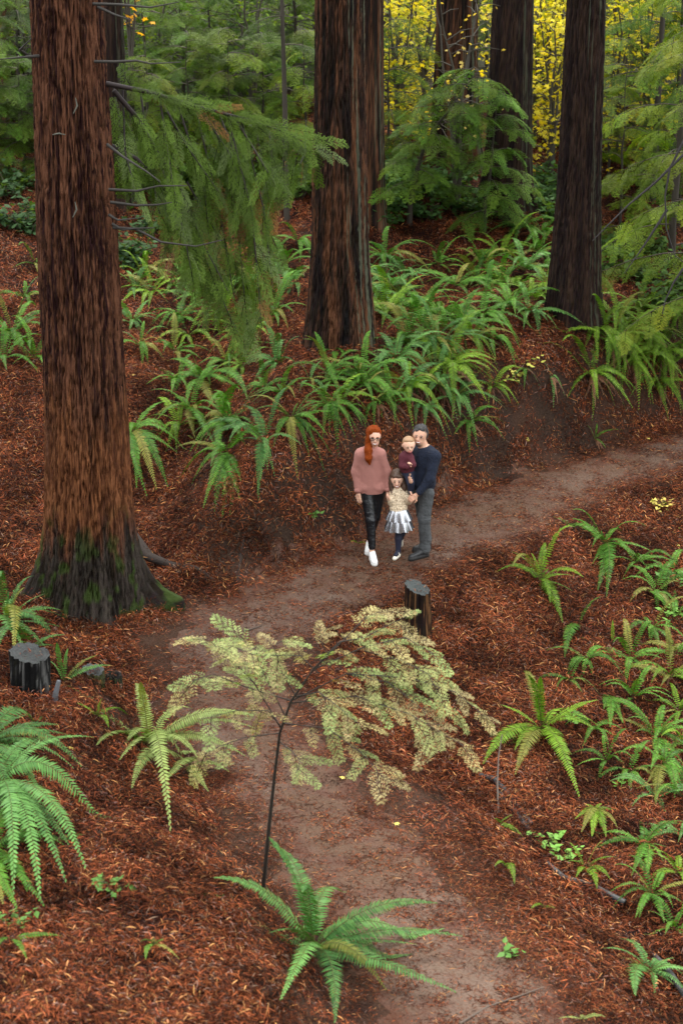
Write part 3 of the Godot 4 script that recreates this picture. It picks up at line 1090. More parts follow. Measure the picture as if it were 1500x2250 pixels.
	sk = [[V(.695, 1.045, .09), V(.697, 1.05, .085), .080, .082], [V(.695, .985, .125), V(.695, 1.01, .12), .048, .06], [V(.694, 1.005, .182), V(.694, .995, .188), .009, .011], [V(.71, .88, .09), V(.70, 1.0, .095), .036, .036], [V(.715, .85, .09), V(.72, .55, .1), .075, .08, .8],
		[V(.66, .86, .09), V(.77, .86, .09), .035, .035], [V(.65, .86, .09), V(.635, .745, .12), .032, .027], [V(.635, .745, .12), V(.598, .80, .165), .026, .02], [V(.785, .86, .09), V(.84, .77, .13), .032, .027], [V(.84, .77, .13), V(.86, .84, .20), .026, .02],
		[V(.735, .52, .1), V(.722, .07, .13), .05, .028], [V(.755, .52, .08), V(.765, .29, .04), .05, .036], [V(.765, .29, .04), V(.765, .17, -.12), .036, .028]]
	put("body", body_mesh(shift(sk, o), 0.010, 0.02), skin, t)
	hb = hand_bones(V(.60, .795, .165), V(-.3, .55, .55), V(.6, .6, .0), 0.68, 0.5, 1.0)
	put("hand", body_mesh(shift(hb, o), 0.003, 0.006), skin, t)
	hb = hand_bones(V(.859, .835, .20), V(.2, .6, .35), V(-.6, .3, .4), 0.68, 0.5, -1.0)
	put("hand", body_mesh(shift(hb, o), 0.003, 0.006), skin, t)
	var fluff := mat(1, 1, 1, 0.95)
	fluff.uv1_triplanar = true
	fluff.uv1_scale = Vector3.ONE * 4.0
	var ft := noise_tex(0.085, 256)
	var gr := Gradient.new()
	gr.offsets = PackedFloat32Array([0.0, 0.26, 0.34, 0.5, 1.0])
	gr.colors = PackedColorArray([Color(0.12, 0.09, 0.07), Color(0.25, 0.18, 0.12), Color(0.80, 0.68, 0.52), Color(0.91, 0.84, 0.73), Color(0.97, 0.93, 0.86)])
	ft.color_ramp = gr
	fluff.albedo_texture = ft
	var fl := [[V(.712, .855, .09), V(.72, .66, .1), .088, .112, .85], [V(.665, .862, .09), V(.765, .862, .09), .048, .048], [V(.655, .855, .09), V(.638, .745, .12), .052, .05], [V(.638, .745, .12), V(.612, .785, .155), .046, .036], [V(.78, .855, .09), V(.84, .77, .13), .052, .05], [V(.84, .77, .13), V(.855, .81, .18), .046, .036]]
	put("fluffy_top", body_mesh(shift(fl, o), 0.009, 0.02, 0.0045, 5), fluff, t)
	var silver := mat(0.46, 0.47, 0.51, 0.25)
	silver.metallic = 0.9
	for tier in 2:
		var g := Geo.new()
		var top: float = [.665, .545][tier]
		var bot: float = [.505, .375][tier]
		for j in 7:
			var f := j / 6.0
			for k in 72:
				var a := TAU * k / 72.0
				var rr: float = lerpf([.10, .125][tier], [.165, .182][tier], pow(f, 0.8)) * (1.0 + 0.075 * f * sin(a * 11.0 + tier * 2.0 + sin(a * 3.0)) + 0.03 * f * sin(a * 23.0 + 1.0))
				g.v.append(V(.725 + cos(a) * rr, lerpf(top, bot, f) + 0.010 * f * sin(a * 11.0 + 1.0), .1 + sin(a) * rr * .85) - o)
				g.c.append(Color.WHITE)
		for j in 6:
			for k in 72:
				var n := j * 72 + k
				var n2 := j * 72 + (k + 1) % 72
				g.i.append(n); g.i.append(n + 72); g.i.append(n2)
				g.i.append(n2); g.i.append(n + 72); g.i.append(n2 + 72)
		put("skirt_tier", g.mesh(true), silver, t)
	var tight := mat(0.008, 0.010, 0.028, 0.7)
	put("tights", body_mesh(shift([[V(.735, .5, .1), V(.722, .25, .12), .056, .046], [V(.722, .25, .12), V(.72, .075, .125), .046, .032], [V(.72, .07, .125), V(.685, .055, .2), .032, .026], [V(.755, .5, .08), V(.765, .29, .04), .056, .046], [V(.765, .29, .04), V(.765, .17, -.12), .044, .032]], o), 0.008, 0.015), tight, t)
	var cream := mat(0.70, 0.66, 0.56, 0.45)
	put("shoe", body_mesh(shift([[V(.722, .025, .115), V(.672, .022, .225), .031, .029], [V(.727, .05, .095), V(.729, .055, .09), .026, .026]], o), 0.005, 0.012), cream, t)
	put("shoe_strap", stroke([V(.675, .035, .15) - o, V(.69, .082, .165) - o, V(.725, .075, .17) - o, V(.735, .03, .165) - o], .007), cream, t)
	put("shoe", body_mesh(shift([[V(.765, .165, -.13), V(.765, .06, -.16), .030, .027]], o), 0.006, 0.012), cream, t)
	var brown := mat(0.075, 0.040, 0.024, 0.45)
	hr = [[V(.698, 1.075, .065), V(.70, 1.05, .055), .090, .088], [V(.66, 1.088, .135), V(.735, 1.088, .132), .026, .026], [V(.622, 1.04, .085), V(.628, .93, .09), .032, .032], [V(.628, .93, .09), V(.640, .86, .13), .03, .016], [V(.772, 1.04, .075), V(.785, .93, .09), .034, .036], [V(.785, .93, .09), V(.775, .85, .13), .034, .016], [V(.70, 1.0, .03), V(.71, .87, .02), .065, .05]]
	put("hair", body_mesh(shift(hr, o), 0.007, 0.02, 0.0018, 5, 0.006, V(500, 120, 500)), brown, t)
	face(t, V(.694, 1.028, .173) - o, V(0, -.02, 1), V(0, 1, 0), 0.88, brown)

	# ---- toddler
	o = V(0.852, 0.9, 0.12)
	t = thing("person", "person, toddler in burgundy sweater held up against the navy sweater", "person", FAMILY + o + V(-0.014, y0, 0))
	sk = [[V(.852, 1.505, .12), V(.856, 1.508, .11), .077, .078], [V(.86, 1.455, .155), V(.858, 1.475, .145), .045, .055], [V(.872, 1.475, .21), V(.872, 1.468, .214), .008, .010], [V(.84, 1.37, .1), V(.85, 1.46, .12), .036, .036], [V(.825, 1.34, .1), V(.835, 1.17, .09), .075, .08], [V(.775, 1.345, .12), V(.77, 1.24, .17), .032, .028], [V(.77, 1.24, .17), V(.855, 1.238, .215), .027, .021], [V(.88, 1.34, .15), V(.905, 1.27, .21), .03, .026], [V(.905, 1.27, .21), V(.885, 1.265, .235), .024, .02],
		[V(.85, 1.14, .11), V(.88, 1.02, .17), .048, .038], [V(.88, 1.02, .17), V(.885, .92, .15), .035, .026], [V(.82, 1.14, .06), V(.82, 1.0, .05), .045, .035]]
	put("body", body_mesh(shift(sk, o), 0.009, 0.02), skin, t)
	hb = hand_bones(V(.853, 1.24, .217), V(.8, .35, .3), V(-.1, .2, -1), 0.55, 0.7, 1.0)
	put("hand", body_mesh(shift(hb, o), 0.003, 0.005), skin, t)
	hb = hand_bones(V(.892, 1.268, .225), V(-.4, .7, .45), V(-.7, -.1, .5), 0.55, 0.7, -1.0)
	put("hand", body_mesh(shift(hb, o), 0.003, 0.005), skin, t)
	put("sweater", body_mesh(shift([[V(.825, 1.335, .1), V(.835, 1.19, .09), .086, .094], [V(.785, 1.345, .12), V(.87, 1.345, .13), .046, .044], [V(.778, 1.34, .12), V(.772, 1.24, .17), .047, .043], [V(.772, 1.24, .17), V(.845, 1.24, .21), .042, .032], [V(.88, 1.335, .15), V(.905, 1.27, .21), .045, .04], [V(.905, 1.27, .21), V(.893, 1.268, .222), .037, .03], [V(.843, 1.395, .11), V(.846, 1.405, .115), .052, .05]], o), 0.008, 0.02), cloth(0.105, 0.010, 0.022, 0.85, 0.08, 6.0), t)
	put("trousers", body_mesh(shift([[V(.84, 1.15, .09), V(.84, 1.13, .09), .085, .08], [V(.85, 1.13, .11), V(.88, 1.02, .17), .062, .052], [V(.88, 1.02, .17), V(.885, .935, .15), .050, .042], [V(.82, 1.13, .06), V(.82, 1.0, .05), .058, .05]], o), 0.008, 0.015), mat(0.010, 0.014, 0.035, 0.75), t)
	put("shoe", body_mesh(shift([[V(.885, .91, .145), V(.872, .895, .20), .028, .026]], o), 0.006, 0.01), mat(0.02, 0.02, 0.03, 0.6), t)
	var fair := mat(0.30, 0.17, 0.085, 0.5)
	put("hair", body_mesh(shift([[V(.85, 1.53, .095), V(.853, 1.51, .08), .080, .079], [V(.83, 1.565, .15), V(.875, 1.565, .148), .022, .022]], o), 0.007, 0.02), fair, t)
	put("ear", blob(V(.778, 1.495, .12) - o, V(.012, .022, .014)), skin, t)
	face(t, V(.864, 1.490, .200) - o, V(.15, -.2, 1), V(-.05, 1, 0.1), 0.84, fair, false)

# ---------------------------------------------------------------- where things stand (metres)
const LEFT_LIMBS := [
	[Vector3(-2.62, 7.11, -21.70), Vector3(-2.33, 7.11, -21.67), Vector3(-2.01, 7.09, -21.63), Vector3(-1.70, 7.14, -21.60)],
	[Vector3(-2.57, 7.08, -21.70), Vector3(-2.40, 7.01, -21.65), Vector3(-2.20, 6.95, -21.60)],
	[Vector3(-2.63, 6.51, -21.70), Vector3(-2.40, 6.50, -21.65), Vector3(-2.17, 6.51, -21.60), Vector3(-2.02, 6.50, -21.55), Vector3(-1.69, 6.53, -21.50)],
	[Vector3(-3.22, 6.57, -21.70), Vector3(-3.38, 6.56, -21.60), Vector3(-3.60, 6.56, -21.50)],
	[Vector3(-3.33, 6.57, -21.70), Vector3(-3.39, 6.66, -21.55), Vector3(-3.24, 6.79, -21.40)],
	[Vector3(-2.53, 5.14, -21.70), Vector3(-2.22, 5.16, -21.63), Vector3(-1.97, 5.19, -21.57), Vector3(-1.66, 5.22, -21.50)],
	[Vector3(-2.52, 5.00, -21.70), Vector3(-2.23, 4.99, -21.63), Vector3(-2.00, 5.01, -21.57), Vector3(-1.83, 5.04, -21.50)],
	[Vector3(-2.54, 4.86, -21.70), Vector3(-2.43, 4.84, -21.65), Vector3(-2.18, 4.85, -21.60)],
	[Vector3(-2.51, 4.76, -21.70), Vector3(-2.39, 4.72, -21.63), Vector3(-2.23, 4.71, -21.57), Vector3(-2.03, 4.76, -21.50)],
	[Vector3(-2.50, 4.72, -21.70), Vector3(-2.24, 4.72, -21.60), Vector3(-1.96, 4.61, -21.50), Vector3(-1.58, 4.60, -21.40), Vector3(-1.28, 4.67, -21.30)],
	[Vector3(-2.53, 5.63, -21.70), Vector3(-2.35, 5.54, -21.60), Vector3(-2.10, 5.40, -21.50), Vector3(-1.94, 5.28, -21.40)],
]

const ROOTS := [
	[Vector3(-2.73, 0.12, -23.85), Vector3(-2.39, 0.03, -23.27), Vector3(-2.08, 0.01, -23.00), Vector3(-1.80, 0.00, -22.95), Vector3(-1.52, -0.02, -22.85)],
	[Vector3(-1.29, -0.10, -22.85), Vector3(-1.28, -0.05, -23.18), Vector3(-1.21, -0.06, -23.53), Vector3(-1.11, -0.12, -23.85)],
]

const SCARS := [
	Vector3(-2.85, 6.06, -21.60),
	Vector3(-3.03, 5.75, -21.60),
	Vector3(-2.90, 4.95, -21.55),
]

const BOUGH := [
	[Vector3(-2.63, 6.27, -21.90), Vector3(-2.09, 6.12, -22.16), Vector3(-1.62, 5.93, -22.42), Vector3(-1.08, 5.75, -22.68), Vector3(-0.67, 5.57, -22.94), Vector3(-0.32, 5.34, -23.20)],
	[Vector3(-2.47, 6.16, -22.00), Vector3(-2.23, 5.83, -22.16), Vector3(-2.05, 5.44, -22.32), Vector3(-1.80, 4.97, -22.48), Vector3(-1.67, 4.42, -22.64), Vector3(-1.68, 3.90, -22.80)],
	[Vector3(-2.56, 5.56, -22.10), Vector3(-2.27, 5.38, -22.23), Vector3(-2.04, 5.10, -22.35), Vector3(-1.80, 4.71, -22.48), Vector3(-1.67, 4.21, -22.60)],
	[Vector3(-2.40, 6.14, -22.28), Vector3(-2.38, 5.50, -22.07), Vector3(-2.25, 5.04, -21.87)],
	[Vector3(-2.23, 6.06, -22.53), Vector3(-2.13, 5.31, -22.33), Vector3(-2.03, 4.78, -22.14)],
	[Vector3(-2.00, 6.07, -22.26), Vector3(-1.87, 5.14, -22.12), Vector3(-1.68, 4.20, -21.97)],
	[Vector3(-1.88, 5.85, -23.23), Vector3(-1.59, 4.84, -23.17), Vector3(-1.50, 3.66, -23.10)],
	[Vector3(-1.67, 5.81, -23.15), Vector3(-1.42, 4.72, -22.97), Vector3(-1.22, 3.47, -22.79)],
	[Vector3(-1.48, 5.80, -22.98), Vector3(-1.20, 4.64, -22.81), Vector3(-1.09, 3.26, -22.64)],
	[Vector3(-1.28, 5.80, -22.67), Vector3(-1.01, 4.72, -22.47), Vector3(-0.91, 3.44, -22.26)],
	[Vector3(-1.13, 5.73, -22.78), Vector3(-0.89, 4.71, -22.74), Vector3(-0.79, 3.76, -22.70)],
	[Vector3(-1.01, 5.59, -23.48), Vector3(-0.86, 4.74, -23.42), Vector3(-0.85, 4.04, -23.35)],
	[Vector3(-0.85, 5.55, -23.51), Vector3(-0.80, 5.08, -23.32), Vector3(-0.81, 4.69, -23.14)],
	[Vector3(-0.68, 5.58, -23.06), Vector3(-0.65, 5.27, -22.96), Vector3(-0.70, 5.00, -22.86)],
	[Vector3(-0.53, 5.45, -23.56), Vector3(-0.51, 5.20, -23.50), Vector3(-0.59, 4.97, -23.45)],
	[Vector3(-0.43, 5.31, -23.75), Vector3(-0.42, 5.22, -23.55), Vector3(-0.48, 5.13, -23.34)],
	[Vector3(-2.12, 5.38, -22.81), Vector3(-1.83, 4.61, -22.72), Vector3(-1.63, 4.00, -22.62)],
	[Vector3(-1.83, 4.91, -22.82), Vector3(-1.57, 4.31, -22.63), Vector3(-1.30, 3.83, -22.44)],
	[Vector3(-1.68, 4.43, -22.85), Vector3(-1.47, 3.88, -22.64), Vector3(-1.16, 3.26, -22.43)],
	[Vector3(-2.58, 6.07, -22.97), Vector3(-2.52, 5.72, -22.92), Vector3(-2.54, 5.11, -22.87)],
	[Vector3(-1.40, 5.77, -23.03), Vector3(-1.10, 5.00, -22.86), Vector3(-0.89, 3.98, -22.70)],
	[Vector3(-1.80, 4.93, -23.26), Vector3(-1.44, 4.31, -23.15), Vector3(-1.02, 3.57, -23.04)],
	[Vector3(-2.34, 5.70, -23.02), Vector3(-2.05, 4.88, -22.96), Vector3(-1.96, 4.15, -22.91)],
	[Vector3(-2.00, 5.90, -22.74), Vector3(-1.74, 5.46, -22.60), Vector3(-1.39, 4.98, -22.46)],
	[Vector3(-1.61, 5.81, -23.00), Vector3(-1.30, 5.37, -22.86), Vector3(-1.07, 4.87, -22.72)],
	[Vector3(-1.18, 5.73, -22.70), Vector3(-0.97, 5.42, -22.54), Vector3(-0.82, 5.20, -22.37)],
]

const CONIFERS := [
	["young_conifer", "dim green young hemlock in the back thicket, behind the worn trunk", "hemlocks of the back thicket", -6.88, -37.00, 4.2, 1.70, 30, 0.03, 0.42, Color(0.075, 0.135, 0.014), 0.050, 100, Vector3(0.00, 0.00, 0.00), 0],
	["young_conifer", "dim green young hemlock in the back thicket, behind the worn trunk", "hemlocks of the back thicket", -6.18, -39.00, 3.0, 1.70, 30, 0.03, 0.42, Color(0.045, 0.085, 0.012), 0.050, 103, Vector3(0.00, 0.00, 0.00), 0],
	["young_conifer", "dim green young hemlock in the back thicket, behind the worn trunk", "hemlocks of the back thicket", -7.40, -43.00, 2.7, 1.70, 30, 0.03, 0.42, Color(0.050, 0.095, 0.025), 0.050, 106, Vector3(0.00, 0.00, 0.00), 0],
	["young_conifer", "dim green young hemlock in the back thicket, behind the worn trunk", "hemlocks of the back thicket", -6.06, -44.00, 3.4, 1.70, 30, 0.03, 0.42, Color(0.045, 0.085, 0.012), 0.050, 109, Vector3(0.00, 0.00, 0.00), 0],
	["young_conifer", "dim green young hemlock in the back thicket, behind the hanging bough", "hemlocks of the back thicket", -3.62, -37.50, 3.4, 1.70, 30, 0.03, 0.42, Color(0.075, 0.135, 0.014), 0.050, 112, Vector3(0.00, 0.00, 0.00), 0],
	["young_conifer", "dim green young hemlock in the back thicket, behind the hanging bough", "hemlocks of the back thicket", -3.12, -40.00, 3.6, 1.70, 30, 0.03, 0.42, Color(0.130, 0.190, 0.018), 0.050, 115, Vector3(0.00, 0.00, 0.00), 0],
	["young_conifer", "dim green young hemlock in the back thicket, behind the hanging bough", "hemlocks of the back thicket", -2.47, -38.50, 3.6, 1.70, 30, 0.03, 0.42, Color(0.075, 0.135, 0.014), 0.050, 118, Vector3(0.00, 0.00, 0.00), 0],
	["young_conifer", "dim green young hemlock in the back thicket, behind the hanging bough", "hemlocks of the back thicket", -1.79, -41.00, 3.2, 1.70, 30, 0.03, 0.42, Color(0.050, 0.095, 0.025), 0.050, 121, Vector3(0.00, 0.00, 0.00), 0],
	["young_conifer", "dim green young hemlock in the back thicket, behind the hanging bough", "hemlocks of the back thicket", -2.38, -45.00, 3.8, 1.70, 30, 0.03, 0.42, Color(0.075, 0.135, 0.014), 0.050, 124, Vector3(0.00, 0.00, 0.00), 0],
	["young_conifer", "dim green young hemlock in the back thicket, behind the hanging bough", "hemlocks of the back thicket", -4.44, -43.00, 2.9, 1.70, 30, 0.03, 0.42, Color(0.045, 0.085, 0.012), 0.050, 127, Vector3(0.00, 0.00, 0.00), 0],
	["young_conifer", "dim green young hemlock in the back thicket, beside the charred trunk", "hemlocks of the back thicket", -0.92, -40.00, 3.4, 1.70, 30, 0.03, 0.42, Color(0.075, 0.135, 0.014), 0.050, 130, Vector3(0.00, 0.00, 0.00), 0],
	["young_conifer", "dim green young hemlock in the back thicket, beside the charred trunk", "hemlocks of the back thicket", -1.16, -46.00, 2.6, 1.70, 30, 0.03, 0.42, Color(0.130, 0.190, 0.018), 0.050, 133, Vector3(0.00, 0.00, 0.00), 0],
	["young_conifer", "dim green young hemlock in the back thicket, behind the worn trunk", "hemlocks of the back thicket", -7.46, -50.00, 2.9, 1.70, 30, 0.03, 0.42, Color(0.045, 0.085, 0.012), 0.050, 136, Vector3(0.00, 0.00, 0.00), 0],
	["young_conifer", "dim green young hemlock in the back thicket, behind the hanging bough", "hemlocks of the back thicket", -4.02, -50.00, 2.4, 1.70, 30, 0.03, 0.42, Color(0.075, 0.135, 0.014), 0.050, 139, Vector3(0.00, 0.00, 0.00), 0],
	["young_conifer", "bright green young cedar standing behind the trunks, left of the lichen streaked redwood", "cedars behind the trunks", 0.94, -41.00, 3.5, 1.40, 24, 0.03, 0.45, Color(0.075, 0.135, 0.014), 0.050, 142, Vector3(0.00, 0.00, 0.00), 0],
	["young_conifer", "bright green young cedar standing behind the trunks, left of the lichen streaked redwood", "cedars behind the trunks", 3.34, -47.00, 3.7, 1.40, 24, 0.03, 0.45, Color(0.075, 0.135, 0.014), 0.050, 145, Vector3(0.00, 0.00, 0.00), 0],
	["young_conifer", "bright green young cedar standing behind the trunks, beyond the nearly black redwood", "cedars behind the trunks", 5.59, -42.00, 3.4, 1.40, 24, 0.03, 0.45, Color(0.075, 0.135, 0.014), 0.050, 148, Vector3(0.00, 0.00, 0.00), 0],
	["young_conifer", "bright green young cedar standing behind the trunks, beyond the nearly black redwood", "cedars behind the trunks", 5.82, -39.00, 3.9, 1.40, 24, 0.03, 0.45, Color(0.130, 0.190, 0.018), 0.050, 151, Vector3(0.00, 0.00, 0.00), 0],
	["young_conifer", "bright green young cedar standing behind the trunks, beyond the nearly black redwood", "cedars behind the trunks", 6.12, -37.00, 4.5, 1.40, 24, 0.03, 0.45, Color(0.075, 0.135, 0.014), 0.050, 154, Vector3(0.00, 0.00, 0.00), 0],
	["young_conifer", "bright green young cedar standing behind the trunks, beyond the nearly black redwood", "cedars behind the trunks", 7.16, -40.00, 3.2, 1.40, 24, 0.03, 0.45, Color(0.075, 0.135, 0.014), 0.050, 157, Vector3(0.00, 0.00, 0.00), 0],
	["young_conifer", "bright green young cedar standing behind the trunks, beyond the nearly black redwood", "cedars behind the trunks", 8.55, -46.00, 2.8, 1.40, 24, 0.03, 0.45, Color(0.130, 0.190, 0.018), 0.050, 160, Vector3(0.00, 0.00, 0.00), 0],
	["young_conifer", "waist high feathery conifer seedling at the edge of the back thicket", "seedlings at the thicket's edge", -3.39, -35.20, 2.4, 1.10, 20, 0.02, 0.40, Color(0.130, 0.190, 0.018), 0.030, 163, Vector3(0.00, 0.00, 0.00), 0],
	["young_conifer", "waist high feathery conifer seedling at the edge of the back thicket", "seedlings at the thicket's edge", -2.70, -35.60, 2.9, 1.10, 20, 0.02, 0.40, Color(0.075, 0.135, 0.014), 0.030, 166, Vector3(0.00, 0.00, 0.00), 0],
	["young_conifer", "waist high feathery conifer seedling at the edge of the back thicket", "seedlings at the thicket's edge", -1.95, -35.40, 2.8, 1.10, 20, 0.02, 0.40, Color(0.130, 0.190, 0.018), 0.030, 169, Vector3(0.00, 0.00, 0.00), 0],
	["young_conifer", "waist high feathery conifer seedling at the edge of the back thicket", "seedlings at the thicket's edge", -1.40, -35.80, 2.4, 1.10, 20, 0.02, 0.40, Color(0.075, 0.135, 0.014), 0.030, 172, Vector3(0.00, 0.00, 0.00), 0],
	["young_conifer", "waist high feathery conifer seedling at the edge of the back thicket", "seedlings at the thicket's edge", -0.65, -35.50, 2.5, 1.10, 20, 0.02, 0.40, Color(0.130, 0.190, 0.018), 0.030, 175, Vector3(0.00, 0.00, 0.00), 0],
	["young_conifer", "waist high feathery conifer seedling at the edge of the back thicket", "seedlings at the thicket's edge", -5.70, -36.00, 2.3, 1.10, 20, 0.02, 0.40, Color(0.075, 0.135, 0.014), 0.030, 178, Vector3(0.00, 0.00, 0.00), 0],
	["young_conifer", "waist high feathery conifer seedling at the edge of the back thicket", "seedlings at the thicket's edge", -6.34, -35.40, 2.6, 1.10, 20, 0.02, 0.40, Color(0.075, 0.135, 0.014), 0.030, 181, Vector3(0.00, 0.00, 0.00), 0],
	["young_conifer", "waist high feathery conifer seedling at the edge of the back thicket", "seedlings at the thicket's edge", -5.24, -36.20, 2.1, 1.10, 20, 0.02, 0.40, Color(0.045, 0.085, 0.012), 0.030, 184, Vector3(0.00, 0.00, 0.00), 0],
	["young_conifer", "light green feathery conifer seedling before the yellow maples", "seedlings before the maples", 0.83, -36.00, 2.7, 1.10, 18, 0.02, 0.42, Color(0.130, 0.190, 0.018), 0.030, 187, Vector3(0.00, 0.00, 0.00), 0],
	["young_conifer", "light green feathery conifer seedling before the yellow maples", "seedlings before the maples", 4.83, -34.50, 2.9, 1.10, 18, 0.02, 0.42, Color(0.130, 0.190, 0.018), 0.030, 190, Vector3(0.00, 0.00, 0.00), 0],
	["young_conifer", "light green feathery conifer seedling before the yellow maples", "seedlings before the maples", 5.95, -35.00, 3.0, 1.10, 18, 0.02, 0.42, Color(0.075, 0.135, 0.014), 0.030, 193, Vector3(0.00, 0.00, 0.00), 0],
	["young_conifer", "light green feathery conifer seedling before the yellow maples", "seedlings before the maples", 4.93, -37.00, 2.7, 1.10, 18, 0.02, 0.42, Color(0.130, 0.190, 0.018), 0.030, 196, Vector3(0.00, 0.00, 0.00), 0],
	["leaning_cedar", "young cedar leaning on a curved stem beneath the far redwoods", "", 1.12, -33.60, 2.6, 1.15, 26, 0.25, 0.35, Color(0.100, 0.180, 0.022), 0.055, 501, Vector3(1.15, 0.00, 0.30), 0],
	["young_conifer", "bushy green cedar at the foot of the lichen streaked redwood", "", 2.44, -33.80, 2.5, 0.90, 20, 0.12, 0.40, Color(0.090, 0.170, 0.024), 0.040, 502, Vector3(0.20, 0.00, 0.20), 1],
	["young_conifer", "thin dark leaning sapling between the broad trunk and the charred trunk", "", -0.89, -33.00, 7.5, 0.55, 10, 0.35, 0.50, Color(0.045, 0.085, 0.012), 0.055, 503, Vector3(-0.35, 0.00, 0.00), 0],
	["young_conifer", "thin dark straight conifer stem beyond the right hand redwood", "", 5.64, -36.00, 8.5, 1.50, 24, 0.22, 0.50, Color(0.075, 0.135, 0.014), 0.070, 504, Vector3(0.00, 0.00, 0.00), 0],
	["drooping_hemlock", "drooping hemlock whose long hanging boughs screen the nearly black redwood", "", 5.82, -29.50, 7.0, 2.60, 28, 0.26, 0.62, Color(0.150, 0.200, 0.024), 0.100, 505, Vector3(-0.50, 0.00, 0.20), 0],
	["young_conifer", "open young hemlock beside the drooping hemlock", "", 5.45, -32.50, 6.5, 1.80, 26, 0.06, 0.60, Color(0.150, 0.210, 0.024), 0.070, 506, Vector3(0.00, 0.00, 0.00), 1],
]

